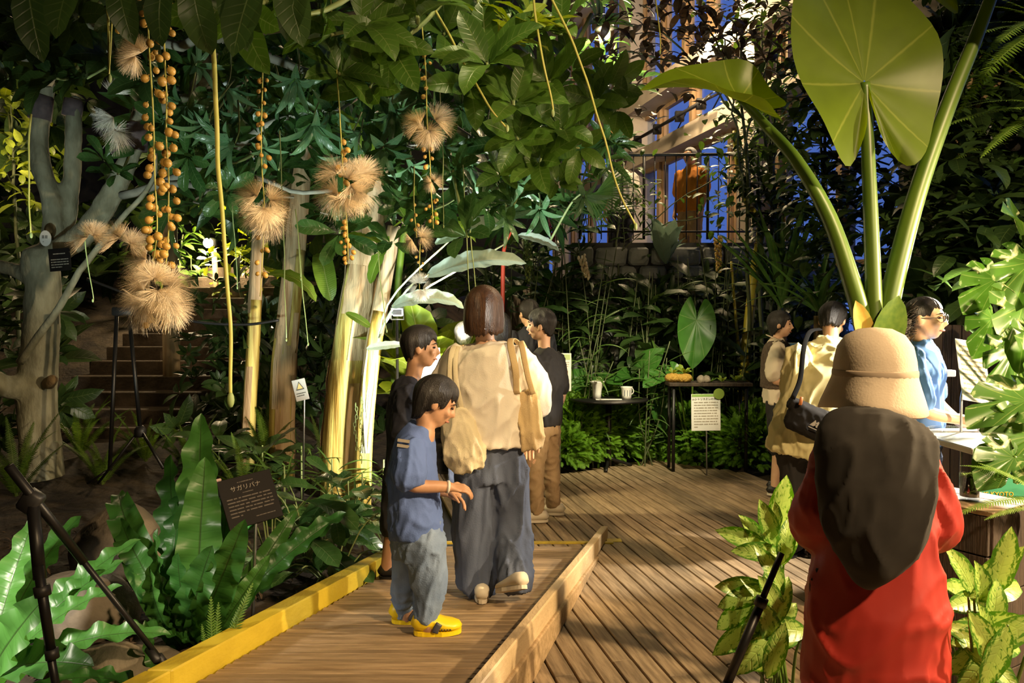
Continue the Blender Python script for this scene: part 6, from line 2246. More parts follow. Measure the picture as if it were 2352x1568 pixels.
# red-stemmed palm
rs_ = thing('red_stem_palm', 'slim palm with a red stem behind the brown-haired woman', 'palm', G(1155, 7.0))
branch(rs_, [G(1153, 7.0), P(1155, 640, 7.0), P(1160, 560, 7.0)], .022, .018, M_['red_stem'], 'stem')
branch(rs_, [P(1160, 560, 7.0), P(1175, 530, 7.0), P(1185, 480, 7.0)], .010, .008, M_['red_stem'], 'leaf_stalk')
for i in range(10):
    inst('leaf', rp.choice(LM('leaf', T_LANCE, M_['leaf_c'])), orient(P(1180, 490, 7.0) + Vector((0, 0, .03 * i)), (math.cos(i * 1.9), -.4, .3 * math.sin(i)), (0, -.5, 1), .45), rs_)

# soft asparagus-fern mounds at the edge of the deck
def mound(label, cells, seed, L=.20):
    r = random.Random(seed)
    items = []
    for (px, py, Y, rx, rz, n) in cells:
        c = P(px, py, Y)
        for _ in range(n):
            a, b = r.uniform(0, 6.28), r.uniform(-.4, 1.5)
            p = c + Vector((math.cos(a) * math.cos(b) * rx, math.sin(a) * math.cos(b) * rx * .6, math.sin(b) * rz)) * r.uniform(.55, 1.0)
            d = (p - c).normalized() + Vector((r.uniform(-.5, .5), r.uniform(-.5, .3), r.uniform(-.3, .6)))
            items.append(orient(p, d, (r.uniform(-1, 1), -.5, 1), L * r.uniform(.35, 1.0)))
    o = mass('foliage', items, fern_t(6, .6, 1.0, .3, 1.0, seed=seed), M_['moss'])
    tag(o, label, 'fern mound')


mound('soft bright green fern mound under the round table', [(1320, 1010, 7.6, .42, .42, 1500), (1395, 1005, 7.9, .46, .5, 1700), (1460, 1000, 8.1, .42, .45, 1300), (1290, 1040, 7.4, .25, .25, 500)], 3, .15)
mound('dim soft fern mound below the shelf board', [(1560, 1020, 8.1, .46, .42, 1100), (1650, 1030, 7.8, .46, .38, 1100), (1730, 1030, 7.5, .38, .4, 800), (1500, 1030, 8.1, .3, .3, 500)], 4, .15)

# bright low plants at the foot of the banana clump
for i, (px, Y, n, L, lab) in enumerate(((690, 6.2, 26, .30, 'low bright leafy plant below the warning sign'), (880, 6.0, 30, .28, 'low bright leafy plant between banana foot and dark teenager'), (760, 5.7, 24, .30, 'low leafy plant in front of the widest banana stem'), (600, 6.3, 26, .30, 'low dark leafy plant right of the stairs'), (830, 5.4, 24, .28, 'low shaded plant beside the hanging chains'), (500, 6.6, 30, .32, 'dark leafy plant at the foot of the stairs'), (650, 5.3, 26, .34, 'low shaded leafy plant behind the black sign'))):
    r = random.Random(100 + i)
    b = G(px, Y)
    t = thing('ground_plant', lab, 'plant', b, 'low plants in the bed')
    ms = LM('leaf', T_LANCE if i % 2 else T_AGL, M_['ginger' if i not in (3, 5) else 'leaf_d'])
    for k in range(n):
        a = k * 2.399
        h = r.uniform(.05, .45)
        p = b + Vector((math.cos(a) * .18 * r.random(), math.sin(a) * .18 * r.random(), h))
        d = Vector((math.cos(a), math.sin(a) - .2, r.uniform(-.1, .9)))
        inst('leaf', r.choice(ms), orient(p, d, (0, -.3, 1), L * r.uniform(.6, 1.15)), t)
    part('stem', MB().tube([b, b + Vector((0, 0, .45))], [.012, .006], 6), M_['twig_g'], t)
# ferns in the left bed
for i, (px, Y, n, L, lab) in enumerate(((610, 6.9, 9, .75, 'upright sword fern between the thin stem and the stairs'), (230, 6.4, 12, .6, 'dark fern under the grey tree'), (180, 7.4, 14, .7, 'dark fern bank left of the stairs'), (330, 7.2, 12, .6, 'dim fern beside the tripod legs'), (430, 7.0, 12, .6, 'dim fern right of the tripod legs'), (30, 6.0, 12, .7, 'dark fern at the foot of the grey tree'), (560, 6.0, 12, .55, 'dim fern behind the black sign'), (745, 6.9, 10, .6, 'fern in the gap between the banana stems'))):
    r = random.Random(200 + i)
    b = G(px, Y)
    t = thing('fern', lab, 'fern', b, 'ferns in the bed')
    ms = LM('frond', T_FERN if i else T_SWORD, M_['fern'])
    for k in range(n):
        a = k * 2.399
        sp = .35 + .6 * (k / n) if i else .25 + .2 * (k / n)
        d = Vector((math.cos(a) * math.sin(sp), math.sin(a) * math.sin(sp), math.cos(sp)))
        inst('frond', r.choice(ms), orient(b + d * .02, d, Vector((0, 0, 1)) if sp > .2 else d.orthogonal(), L * r.uniform(.75, 1.15)), t)

# ------------------------------------------------------------------ bird's nest ferns, lower left
NEST = LM('frond', T_NEST, M_['nest'])
YN = 3.25
nb = G(445, YN, .02)
nest = thing('nest_fern', "bird's nest fern with tall wavy fronds behind the black sign", 'fern', nb)
part('crown_base', bake(MB().ell(nb + Vector((0, 0, .03)), (.11, .11, .09)).ell(nb + Vector((.08, 0, .0)), (.10, .09, .06)), .02, 2, lambda p, n: .02 * noise.noise(p * 30)), M_['bark_mulch'], nest)
r = random.Random(6)


def frond_to(t, base, px, py, Y, mi, wid=1.0, up=(0, 0, 1), meshes=NEST):
    tip = P(px, py, Y)
    d = tip - base
    L = d.length
    # aim a little higher than the tip so that the bend brings the end down
    k = (.10, .25, .42, .62)[mi]
    d2 = d.normalized() + Vector((0, 0, k * .9))
    inst('frond', meshes[mi], orient(base, d2, up, (L * wid * 1.05, L * 1.08, L * 1.08)), t)


for (px, py, Y, mi, wid, up) in ((455, 985, 3.45, 0, 1.15, (0, -1, .1)), (470, 1085, 3.2, 0, 1.3, (.3, -1, .1)), (480, 1290, 3.0, 0, 1.5, (0, -1, .3)), (400, 1300, 3.05, 0, 1.5, (-.3, -1, .3)), (800, 1190, 3.7, 1, .85, (.2, -.6, 1)), (750, 1240, 3.35, 1, .8, (.3, -.7, .8)), (680, 1200, 3.6, 0, .9, (.4, -.9, .4)), (270, 1300, 3.0, 1, 1.0, (-.5, -.7, .5)), (285, 1390, 2.95, 1, 1.2, (-.3, -.8, .6)), (210, 1230, 3.4, 1, .9, (-.4, -.6, .8)), (330, 1130, 3.5, 1, .9, (-.5, -.8, .3)), (240, 1440, 2.9, 2, 1.0, (0, -.3, 1)), (560, 1240, 3.0, 0, 1.2, (.4, -.8, .3)), (610, 1340, 3.1, 1, 1.0, (.4, -.6, .6)), (160, 1110, 3.6, 2, .8, (-.2, -.5, 1)), (380, 1080, 3.7, 0, 1.0, (-.3, -1, .2)), (530, 1130, 3.6, 0, 1.0, (.3, -1, .2)), (340, 1230, 3.2, 1, 1.2, (-.5, -1, .4))):
    frond_to(nest, nb + Vector((r.uniform(-.06, .06), r.uniform(-.05, .05), .04)), px, py, Y, mi, wid, up)
b2 = G(-60, 2.75, .05)
nest2 = thing('nest_fern', "bird's nest fern at the frame edge glowing bright green in the root lamp", 'fern', b2)
part('crown_base', MB().ell(b2, (.12, .12, .10)), M_['bark_mulch'], nest2)
for (px, py, Y, mi, wid, up) in ((230, 1355, 2.75, 1, 1.0, (0, -.4, 1)), (290, 1245, 3.0, 1, .9, (0, -.5, 1)), (250, 1300, 2.9, 1, 1.0, (0, -.6, 1)), (120, 1560, 2.3, 1, 1.2, (0, -.6, 1)), (90, 1420, 2.4, 0, 1.3, (.2, -1, .6)), (340, 1470, 2.7, 2, .8, (0, -.5, 1)), (80, 1200, 3.0, 0, 1.0, (0, -.8, .5)), (160, 1180, 3.2, 1, 1.0, (0, -.6, .8))):
    frond_to(nest2, b2 + Vector((0, 0, .05)), px, py, Y, mi, wid, up)
b3 = G(330, 2.62, .02)
n3 = thing('nest_fern', "low bird's nest fern frond arching over the stones at the kerb", 'fern', G(370, 2.9, .02))
frond_to(n3, G(370, 2.9, .03), 120, 1550, 2.55, 2, .9, (0, -.4, 1))
frond_to(n3, G(370, 2.9, .03), 330, 1440, 3.0, 0, .9, (0, -1, .4))

# rocks, mulch, roots
def rock(label, c, s, seed):
    c = Vector(c)
    bm = bmesh.new()
    bmesh.ops.create_icosphere(bm, subdivisions=3, radius=1)
    for v in bm.verts:
        n = 1 + .25 * noise.noise(v.co * 1.3 + Vector((seed, 0, 0))) + .12 * noise.noise(v.co * 3.5 + Vector((0, seed, 0)))
        v.co = Vector((v.co.x * s[0] * n, v.co.y * s[1] * n, v.co.z * s[2] * n))
    me = bpy.data.meshes.new('garden_rock')
    bm.to_mesh(me)
    bm.free()
    me.polygons.foreach_set('use_smooth', [True] * len(me.polygons))
    o = link('garden_rock', me, M_['rock'])
    o.location = c
    tag(o, label, 'rock', 'stones in the bed')


rock('long mossy stone below the bright nest fern frond', G(250, 3.0, .06), (.30, .14, .13), 1)
rock('brown stone half hidden by nest fern fronds', G(170, 3.5, .10), (.28, .2, .2), 2)
rock('stone beside the white-veined seedling at the kerb', G(235, 2.6, .02), (.16, .12, .09), 3)
rock('upright brown stone behind the nest fern', G(275, 4.2, .18), (.26, .2, .26), 4)
rt = thing('root_tangle', 'tangle of pale dry roots glaring white in the lamp', 'roots', G(60, 2.5))
for i in range(26):
    a = G(60 + r.uniform(-60, 120), 2.5 + r.uniform(-.15, .25), .02)
    b = a + Vector((r.uniform(-.25, .1), r.uniform(-.2, .05), r.uniform(-.01, .02)))
    part('root', MB().tube(smooth_path([a, a.lerp(b, .5) + Vector((r.uniform(-.03, .03), 0, r.uniform(.02, .09))), b], 4), [r.uniform(.003, .008)] * 9, 6), mat('dry_root', (.46, .33, .19), .8) if i == 0 else bpy.data.materials['dry_root'], rt)
items = []
for _ in range(1800):
    x, yy = r.uniform(-3.6, -.9), r.uniform(2.2, 5.2)
    if x > xL(yy) - .12:
        continue
    items.append(orient((x, yy, ground_z(x, yy) + .01), (r.uniform(-1, 1), r.uniform(-1, 1), r.uniform(-.2, .4)), (r.uniform(-.6, .6), r.uniform(-.6, .6), 1), r.uniform(.03, .075)))
tag(mass('litter', items, T_TINY, M_['bark_mulch']), 'brown leaf litter on the soil of the bed', 'leaf litter')
# seedlings
sd = thing('seedling', 'small grey-green seedling with white veined leaves near the kerb end', 'plant', G(275, 2.45))
part('stem', MB().tube([G(275, 2.45), G(275, 2.45, .10)], [.005, .004], 6), M_['twig_g'], sd)
mv = leafmat('veined_seedling', (.13, .24, .16), (.17, .28, .2), (.42, .52, .42), .45, .2, 8, .25, 1.2, .06)
for k in range(6):
    a = k * 1.05
    inst('leaf', LM('leaf', T_AGL, mv)[0], orient(G(275, 2.45, .10), (math.cos(a), math.sin(a) - .3, .5 + .5 * math.sin(a)), (0, -1, .8), .075), sd)
fk = thing('fern', 'tiny sword fern leaning over the yellow kerb', 'fern', G(500, 3.0))
for k, (px, py) in enumerate(((505, 1440), (545, 1420), (470, 1480), (525, 1460), (490, 1430))):
    tip = P(px, py, 2.95)
    d = tip - G(500, 3.02)
    inst('frond', LM('frond', T_SWORD, M_['fern'])[k % 2], orient(G(500, 3.02), d + Vector((0, 0, .05)), (0, -1, .6), max(.12, d.length * 1.3)), fk)
# dim philodendron-like leaves along the kerb
for i, (px, Y, n, L, lab) in enumerate(((700, 4.6, 22, .36, 'dark glossy broad leaves behind the kerb middle'), (800, 4.9, 22, .34, 'dark glossy broad leaves beside the dark teenager'), (620, 4.2, 18, .34, 'dark glossy leaves right of the black sign'), (760, 4.2, 18, .32, 'low dark leaves touching the yellow kerb'))):
    rr = random.Random(300 + i)
    b = G(px, Y)
    t = thing('shade_plant', lab, 'plant', b, 'shade plants along the kerb')
    ms = LM('leaf', T_ELL, M_['leaf_c'])
    for k in range(n):
        a = k * 2.399
        h = rr.uniform(.1, .5)
        rad = rr.uniform(.05, .3)
        p = b + Vector((math.cos(a) * rad, math.sin(a) * rad, h))
        branch(t, [b, b.lerp(p, .6) + Vector((0, 0, .08)), p], .005, .004, M_['twig_g'], 'leaf_stalk', 3, 5)
        inst('leaf', rr.choice(ms), orient(p, (math.cos(a), math.sin(a) - .3, rr.uniform(-.5, .4)), (0, -.4, 1), L * rr.uniform(.6, 1.15)), t)

# ------------------------------------------------------------------ great elephant ear on the right
YA = 3.0
ab = (P(2012, 760, YA).x, YA, ground_z(P(2012, 760, YA).x, YA))
alo = thing('elephant_ear', 'giant elephant ear with three thick stalks rising behind the sun hat', 'plant', ab)
part('trunk', MB().tube(smooth_path([Vector(ab) + Vector((0, 0, -.05)), P(2030, 1000, YA), P(2050, 800, YA), P(2060, 730, YA)], 5), [.055] * 16, 14), M_['fibre'], alo)
fb = MB()
for i in range(240):
    u = r.random()
    c = P(2050 + 12 * u, 800 - 95 * u, YA)
    a = r.uniform(0, 6.28)
    d = Vector((math.cos(a), math.sin(a), r.uniform(-.3, .9)))
    p = c + Vector((math.cos(a), math.sin(a), 0)) * .045
    fb.tube([p, p + d * .035], [.0022, .0008], 3)
part('fibres', fb, M_['fibre'], alo)
STK = [([(1990, 770, YA - .06), (1960, 660, YA - .05), (1905, 500, YA), (1830, 370, YA + .05), (1760, 290, YA + .1), (1700, 225, YA + .12)], .040, .016),
       ([(2010, 770, YA - .08), (2004, 600, YA - .05), (1996, 400, YA - .02), (1990, 260, YA), (1986, 190, YA)], .033, .020),
       ([(2030, 770, YA - .07), (2050, 660, YA - .05), (2105, 450, YA), (2175, 250, YA + .05), (2240, 90, YA + .1), (2285, -30, YA + .12)], .043, .024)]
for pts, r0, r1 in STK:
    branch(alo, [P(*q) for q in pts], r0, r1, M_['petiole'], 'leaf_stalk', 6, 14)
# sheath flaps at the base
for (c, tip, mt, w) in (((1985, 755, YA - .10), (1968, 690, YA - .12), 'sheath_o', .06), ((2040, 760, YA - .11), (2068, 678, YA - .13), 'petiole', .10)):
    a, b = P(*c), P(*tip)
    inst('sheath', t_mesh('sheath', leaf_t(.8, .4, .7, 6, 2, .2, 0, .2), M_[mt]), orient(a - (b - a) * .5, b - a, (0, -1, 0), (w * 1.6, (b - a).length * 1.5, .1)), alo)
ALO = LM('blade', T_HEART, M_['aloc'])
# middle blade stands upright, seen from below
c = P(1986, 190, YA)
inst('blade', ALO[0], orient(c, (-.02, .30, 1), (.12, -1, .3), (.72, .72, .6)), alo)
# left blade, tilted away and seen edge-on
c = P(1700, 226, YA + .12)
inst('blade', ALO[1], orient(c, (-.9, .05, .42), (.35, -.73, .75), (.36, .36, .45)), alo)
# right blade
c = P(2290, -40, YA + .12)
inst('blade', ALO[1], orient(c, (.7, -.5, -.45), (.1, -.8, .5), (.62, .62, .6)), alo)
inst('blade', ALO[0], orient(P(2150, -60, YA + .3), (-.3, .5, .7), (0, -1, .2), (.5, .5, .5)), alo)

# ------------------------------------------------------------------ variegated plants beside the near deck
AGL = LM('leaf', T_AGL, M_['agl'])


def agl(label, base, leaves, seed, stems=5):
    rr = random.Random(seed)
    t = thing('variegated_plant', label, 'plant', base, 'variegated plants by the deck')
    base = Vector(base)
    for (px, py, Y, ax, az, L) in leaves:
        tip = P(px, py, Y)
        d = Vector((ax, rr.uniform(-.45, .1), az)).normalized()
        p = tip - d * L * .9
        branch(t, [base + Vector((rr.uniform(-.08, .08), rr.uniform(-.06, .06), 0)), base.lerp(p, .6) + Vector((0, 0, .06)), p], .007, .004, M_['petiole'], 'leaf_stalk', 3, 6)
        inst('leaf', rr.choice(AGL), orient(p, d, (rr.uniform(-.25, .25), -1, .55), L), t)


YL = 2.72
agl('variegated plant with a tall cream-speckled leaf, left of the red jacket', (P(1790, 1500, YL).x, YL, 0), [
    (1805, 1105, YL, .05, 1, .25), (1742, 1152, YL, -.4, 1, .2), (1770, 1150, YL, -.1, 1, .2), (1790, 1160, YL + .1, .1, 1, .22), (1705, 1190, YL, -.6, .9, .2), (1655, 1220, YL, -1, .4, .22), (1715, 1200, YL + .05, -.5, .8, .22), (1815, 1195, YL - .05, .2, .9, .18), (1830, 1230, YL - .05, .5, .7, .18), (1690, 1265, YL - .05, -1, .1, .2), (1740, 1260, YL - .1, -.4, .7, .2), (1645, 1350, YL - .1, -1, .1, .22), (1660, 1390, YL - .15, -1, -.3, .2), (1700, 1335, YL - .1, -.8, .5, .2), (1735, 1325, YL - .15, -.5, .7, .2), (1655, 1440, YL - .1, -.9, -.6, .22), (1700, 1470, YL - .15, -.7, -.6, .2), (1780, 1290, YL - .1, .1, .9, .22), (1810, 1330, YL - .12, .3, .8, .2), (1830, 1390, YL - .1, .5, .5, .2), (1640, 1500, YL, -1, -.5, .22), (1700, 1540, YL - .2, -.6, -.5, .24), (1780, 1480, YL - .2, .1, .3, .22), (1760, 1400, YL - .2, -.2, .6, .22), (1730, 1440, YL - .15, -.6, .1, .24), (1800, 1440, YL - .2, .2, .5, .2), (1845, 1450, YL - .05, .6, .3, .18), (1720, 1380, YL - .1, -.6, .4, .2), (1680, 1410, YL, -.8, .1, .2), (1790, 1360, YL, 0, .9, .2)], 1)
YR = 2.32
agl('brightly lit variegated plant with big cream leaves, right of the red jacket', (P(2270, 1600, YR).x, YR, ground_z(P(2270, 1600, YR).x, YR)), [
    (2310, 1220, YR, .25, 1, .23), (2245, 1300, YR - .05, -.3, 1, .20), (2180, 1265, YR, -.5, .8, .2), (2195, 1300, YR + .1, -.7, .6, .18), (2340, 1260, YR + .1, .6, .7, .2), (2360, 1340, YR, 1, .2, .22), (2165, 1400, YR + .05, -1, -.1, .2), (2230, 1390, YR - .1, -.3, .6, .2), (2270, 1420, YR - .12, .1, .7, .2), (2340, 1420, YR - .1, .7, .3, .22), (2180, 1480, YR - .1, -.8, -.3, .22), (2240, 1490, YR - .15, -.3, -.2, .22), (2330, 1500, YR - .15, .6, -.2, .22), (2170, 1540, YR - .1, -.9, -.5, .2), (2290, 1540, YR - .2, .2, -.4, .22), (2360, 1480, YR - .1, .9, 0, .2), (2210, 1430, YR - .1, -.6, .2, .2), (2290, 1340, YR - .05, .2, .9, .2), (2250, 1560, YR - .2, -.3, -.7, .2), (2150, 1350, YR + .15, -.9, .2, .18), (2320, 1580, YR - .2, .4, -.5, .22), (2200, 1580, YR - .15, -.6, -.6, .2)], 2)

# ------------------------------------------------------------------ ferns and monstera on the right
MON = LM('leaf', T_MONST, M_['mon'])
mo = thing('monstera', 'variegated monstera with split leaves overhanging the display table', 'plant', G(2400, 3.5))
mb_ = G(2400, 3.5)
for (px, py, Y, d, L, up) in ((2370, 600, 3.5, (-.6, -.5, -.6), .30, (-.3, -.6, .8)), (2290, 640, 3.6, (-.8, -.4, -.5), .26, (-.3, -.8, .6)), (2350, 700, 3.4, (-.3, -.6, -.8), .30, (-.2, -.8, .5)), (2280, 730, 3.6, (-.6, -.5, -.7), .24, (-.2, -.9, .3)), (2360, 920, 3.1, (-1, -.3, -.15), .30, (0, -.5, 1)), (2380, 1000, 3.0, (-1, -.4, -.2), .30, (0, -.6, 1)), (2330, 800, 3.5, (-.5, -.4, -.8), .26, (-.2, -.9, .4)), (2350, 540, 3.6, (-.4, -.5, .3), .30, (-.2, -.8, .6)), (2390, 780, 3.2, (.1, -.5, -1), .30, (0, -.9, .4)), (2330, 1050, 2.9, (-.8, -.4, -.3), .22, (0, -.6, 1))):
    p = P(px, py, Y)
    branch(mo, [mb_, mb_.lerp(p, .5) + Vector((.1, .05, .3)), p], .012, .008, M_['petiole'], 'leaf_stalk', 5, 8)
    inst('leaf', rp.choice(MON), orient(p, d, up, L), mo)
FRN = LM('frond', T_FERN, M_['fern'])
SWD = LM('frond', T_SWORD, M_['fern'])
fr1 = [('hanging fern with yellow-lit fronds beside the tallest stalk', (2420, 250, 3.6), [(2210, 395, 3.5), (2240, 330, 3.5), (2200, 180, 3.6), (2150, 200, 3.8), (2250, 270, 3.4), (2300, 440, 3.4), (2180, 300, 3.7)], FRN, 1.0),
       ('second hanging fern higher at the frame edge', (2430, 60, 3.8), [(2230, 200, 3.7), (2210, 100, 3.8), (2160, 60, 4.0), (2260, 280, 3.6), (2200, 150, 3.9), (2300, 180, 3.5)], FRN, 1.0),
       ('sword fern reaching over the wooden box', (2420, 1160, 2.75), [(2215, 1230, 2.7), (2240, 1120, 2.8), (2210, 1090, 2.9), (2290, 1250, 2.7)], SWD, 1.0),
       ('brown-edged fern bank behind the blue T-shirt man', (2330, 600, 4.9), [(2080, 560, 4.8), (2110, 640, 4.8), (2130, 590, 4.8), (2090, 480, 4.9), (2160, 540, 4.8), (2180, 660, 4.8), (2140, 430, 4.9), (2200, 600, 4.8)], FRN, 1.0),
       ('dark fern in front of the window bank', (2330, 330, 5.0), [(2100, 380, 4.9), (2130, 300, 4.9), (2180, 430, 4.9), (2220, 250, 4.9), (2160, 350, 4.9)], FRN, 1.0)]
for lab, b, tips, ms, wd in fr1:
    bb = P(*b)
    t = thing('fern', lab, 'fern', bb, 'ferns on the window side')
    part('crown_base', MB().ell(bb, (.06, .06, .05)), M_['fibre'], t)
    for q in tips:
        tip = P(*q)
        d = tip - bb
        inst('frond', rp.choice(ms), orient(bb, d.normalized() + Vector((0, 0, .35)), (rp.uniform(-.2, .2), -.4, 1), d.length * 1.1), t)
small_tree('leafy_tree', 'fine-leaved tree with pale trunk at the window side above the ferns', None, (P(2190, 700, 5.3).x, 5.2, .1), [P(2180, 80, 5.2), P(2160, 180, 5.2), P(2240, 150, 5.2), P(2290, 60, 5.1), P(2150, 30, 5.2), P(2330, 160, 5.0)], .12, M_['leaf'], 160, 500, T_ELL, (.22, .12, .24), 17, .05, bark='trunk_y')
small_tree('leafy_tree', 'dark broad shrub low on the window side', None, (P(2310, 900, 4.6).x, 4.6, .1), [P(2290, 480, 4.6), P(2200, 540, 4.7), P(2330, 560, 4.5), P(2270, 420, 4.7), P(2140, 500, 4.8)], .22, M_['leaf_d'], 150, 150, T_LANCE, (.22, .12, .22), 18, .03)

small_tree('leafy_tree', 'dark leafy tree between the thick stalks of the elephant ear', None, (P(1900, 900, 6.5).x, 6.5, 0), [P(1890, 250, 6.5), P(1860, 380, 6.5), P(1930, 420, 6.4), P(1880, 140, 6.6), P(2050, 380, 6.3), P(2060, 520, 6.2), P(1930, 560, 6.3)], .19, M_['leaf_d'], 200, 650, T_ELL, (.24, .16, .32), 19, .035)

# ------------------------------------------------------------------ furniture, pots, signs, stands
# round black table with two cups
YTb = 7.5
tb0 = P(1398, 915, YTb)
tab = thing('round_table', 'round black bistro table at the edge of the deck', 'table', (tb0.x, YTb, 0.0))
tz = tb0.z
part('tabletop', MB().lathe((tb0.x, YTb, tz - .02), [(.36, 0), (.395, .004), (.40, .015), (.395, .024), (.0, .024)], 36), M_['black'], tab)
part('column', MB().tube([(tb0.x, YTb, .02), (tb0.x, YTb, tz - .02)], [.03, .03], 12), M_['black'], tab)
for k in range(3):
    a = k * 2.094 + .3
    part('foot', MB().tube(smooth_path([Vector((tb0.x, YTb, .10)), Vector((tb0.x + math.cos(a) * .14, YTb + math.sin(a) * .14, .05)), Vector((tb0.x + math.cos(a) * .26, YTb + math.sin(a) * .26, .012))], 3), [.016] * 7, 8), M_['black'], tab)
tt = tz + .005


def pot(label, px, r0, r1, h, lip, name='plant_pot', stripes=False):
    x = (px - CX) / F_PX * YTb
    c = Vector((x, YTb - .05, tt))
    t = thing(name, label, 'pot', c, 'white pots on the round table')
    part('pot_wall', MB().lathe(c, [(r0, 0), (r0 * 1.02, h * .3), (r1 * .9, h * .85), (lip, h * .97), (lip, h), (r1 * .8, h), (r1 * .75, h * .92)], 24), M_['ceramic'], t)
    part('soil', MB().lathe(c, [(r1 * .77, h * .93), (r1 * .5, h * .95), (.001, h * .955)], 16), M_['drink'], t)
    return t, c, h


t, c, h = pot('taller flared white pot with a thin seedling', 1370, .044, .062, .175, .076)
part('sprout', MB().tube(smooth_path([c + Vector((0, 0, h)), c + Vector((.01, 0, h + .03)), c + Vector((-.04, 0, h + .045)), c + Vector((-.065, 0, h + .02))], 4), [.003] * 13, 6), M_['twig_g'], t)
part('sprout', MB().tube(smooth_path([c + Vector((0, 0, h)), c + Vector((.0, 0, h + .04)), c + Vector((.035, 0, h + .04)), c + Vector((.05, 0, h + .02))], 4), [.003] * 13, 6), M_['twig_g'], t)
t, c, h = pot('shorter white mug with grey stripes', 1438, .048, .060, .12, .062)
for k in range(3):
    a = -1.57 + (k - 1) * .5
    part('stripe', MB().box(c + Vector((math.cos(a) * .0545, math.sin(a) * .0545, .06)), (.004, .004, .06), Matrix.Rotation(a, 3, 'Z')), M_['slate'], t, False)
part('ear_handle', MB().tube([c + Vector((.05 + .02 * math.sin(a), 0, .075 + .03 * math.cos(a))) for a in [k * .35 for k in range(10)]], [.005] * 10, 6), M_['ceramic'], t)
lb = thing('table_card', 'flat pale card lying on the round table', 'card', (P(1390, 910, YTb).x, YTb - .16, tt))
part('card', MB().box((P(1393, 910, YTb).x, YTb - .17, tt + .004), (.26, .06, .008), bev=.002), M_['white'], lb, False)

# shelf with carnivorous plants
YS = 7.4
sh0 = P(1625, 876, YS)
shf = thing('display_shelf', 'dark display shelf board carrying small bog plants', 'shelf', (sh0.x, YS, 0))
part('shelf_board', MB().box((sh0.x, YS, sh0.z - .02), (.82, .30, .035), bev=.005), M_['brown_dark'], shf, False)
for dx in (-.36, .36):
    for dy in (-.1, .1):
        part('leg', MB().tube([(sh0.x + dx, YS + dy, -.02), (sh0.x + dx, YS + dy, sh0.z - .035)], [.018, .018], 8), M_['black'], shf)
zs = sh0.z
for i, (px, L, n, mt, lab, k) in enumerate(((1568, .10, 9, 'leaf_y', 'yellow butterwort rosette on an orange moss cushion', 1), (1545, .07, 7, 'leaf_y', 'small yellow butterwort at the end of the shelf', 1), (1630, .07, 9, 'fern', 'tiny moss plant in the middle of the shelf', 0), (1690, .09, 12, 'leaf_y', 'little yellow-green tuft at the vest side of the shelf', 0), (1655, .07, 8, 'leaf_y', 'small rosette between the grey stones', 0))):
    c = Vector(((px - CX) / F_PX * YS, YS - .06 + .03 * (i % 2), zs + (.08 if k else .0)))
    t = thing('bog_plant', lab, 'plant', c - Vector((0, 0, .08 if k else 0)), 'small plants on the shelf')
    if k:
        part('moss_cushion', bake(MB().ell(c - Vector((0, 0, .04)), (.09, .08, .05)), .02, 1, lambda p, n: .012 * noise.noise(p * 60)), M_['yellowfoam'], t)
    for q in range(n):
        a = q * 2.399
        inst('leaf', LM('leaf', T_ELL if k else T_LANCE, M_[mt])[0], orient(c, (math.cos(a), math.sin(a) - .3, .35 + .8 * r.random()), (0, -.6, 1), L * r.uniform(.8, 1.2)), t)
for px, lab in ((1605, 'larger grey stone on the shelf'), (1618, 'smaller grey stone on the shelf')):
    rock(lab, ((px - CX) / F_PX * YS, YS - .1, zs + .03), (.04, .035, .04), px)

# white info sheet of the butterworts
t, c, R, RT, w, h, y = board('info_sheet', 'white info sheet with green header and round badge below the shelf', 'sign', [P(1586, 905, 7.1), P(1653, 904, 7.1), P(1657, 988, 7.1), P(1590, 990, 7.1)], .005, M_['white'], (P(1625, 1050, 7.1).x, 7.12, -.03))
part('header_band', MB().box(c - y * .001 + R @ Vector((-.01, 0, h * .46)), (w * .9, .002, h * .07), R), M_['green_ink'], t, False)
text(t, 'ムシトリスミレの仲間', c - y * .002 + R @ Vector((-.005, 0, h * .36)), .026, M_['ink'], RT)
dm = MB()
dashes(dm, c - y * .0015 + R @ Vector((0, 0, -h * .06)), R, w * .82, h * .74, 10, random.Random(5), tail=.15)
part('small_print', dm, M_['inkw'], t, False)['kind'] = 'stuff'
bd_ = MB()
c1 = c - y * .006 + R @ Vector((w * .44, 0, h * .5))
V = [c1 + R @ Vector((.052 * math.cos(2 * math.pi * i / N), dy, .052 * math.sin(2 * math.pi * i / N))) for dy in (-.003, .003) for i in range(N)]
bd_.add(V, [tuple(range(N)), tuple(range(2 * N - 1, N - 1, -1))] + [(i, i + N, (i + 1) % N + N, (i + 1) % N) for i in range(N)])
part('badge', bd_, mat('badge_green', (.17, .24, .03), .6), t, False)

# info board beside the youth
t, c, R, RT, w, h, y = board('info_sheet', 'white info board with a green title and a photo beside the black T-shirt youth', 'sign', [P(1262, 811, 7.2), P(1312, 811, 7.2), P(1312, 898, 7.2), P(1262, 898, 7.2)], .006, M_['white'], (P(1287, 1000, 7.2).x, 7.22, -.02))
part('header_band', MB().box(c - y * .001 + R @ Vector((0, 0, h * .40)), (w * .9, .002, h * .14), R), mat('header_green', (.40, .50, .22), .6), t, False)
dm = MB()
dashes(dm, c - y * .0015 + R @ Vector((0, 0, h * .18)), R, w * .82, h * .22, 4, random.Random(6))
dashes(dm, c - y * .0015 + R @ Vector((0, 0, -h * .36)), R, w * .82, h * .16, 3, random.Random(7))
part('small_print', dm, M_['inkw'], t, False)['kind'] = 'stuff'
part('photo_print', MB().box(c - y * .001 + R @ Vector((0, 0, -h * .10)), (w * .7, .002, h * .28), R), mat('photo_brown', (.16, .09, .05), .6, (.35, .24, .14), 40), t, False)

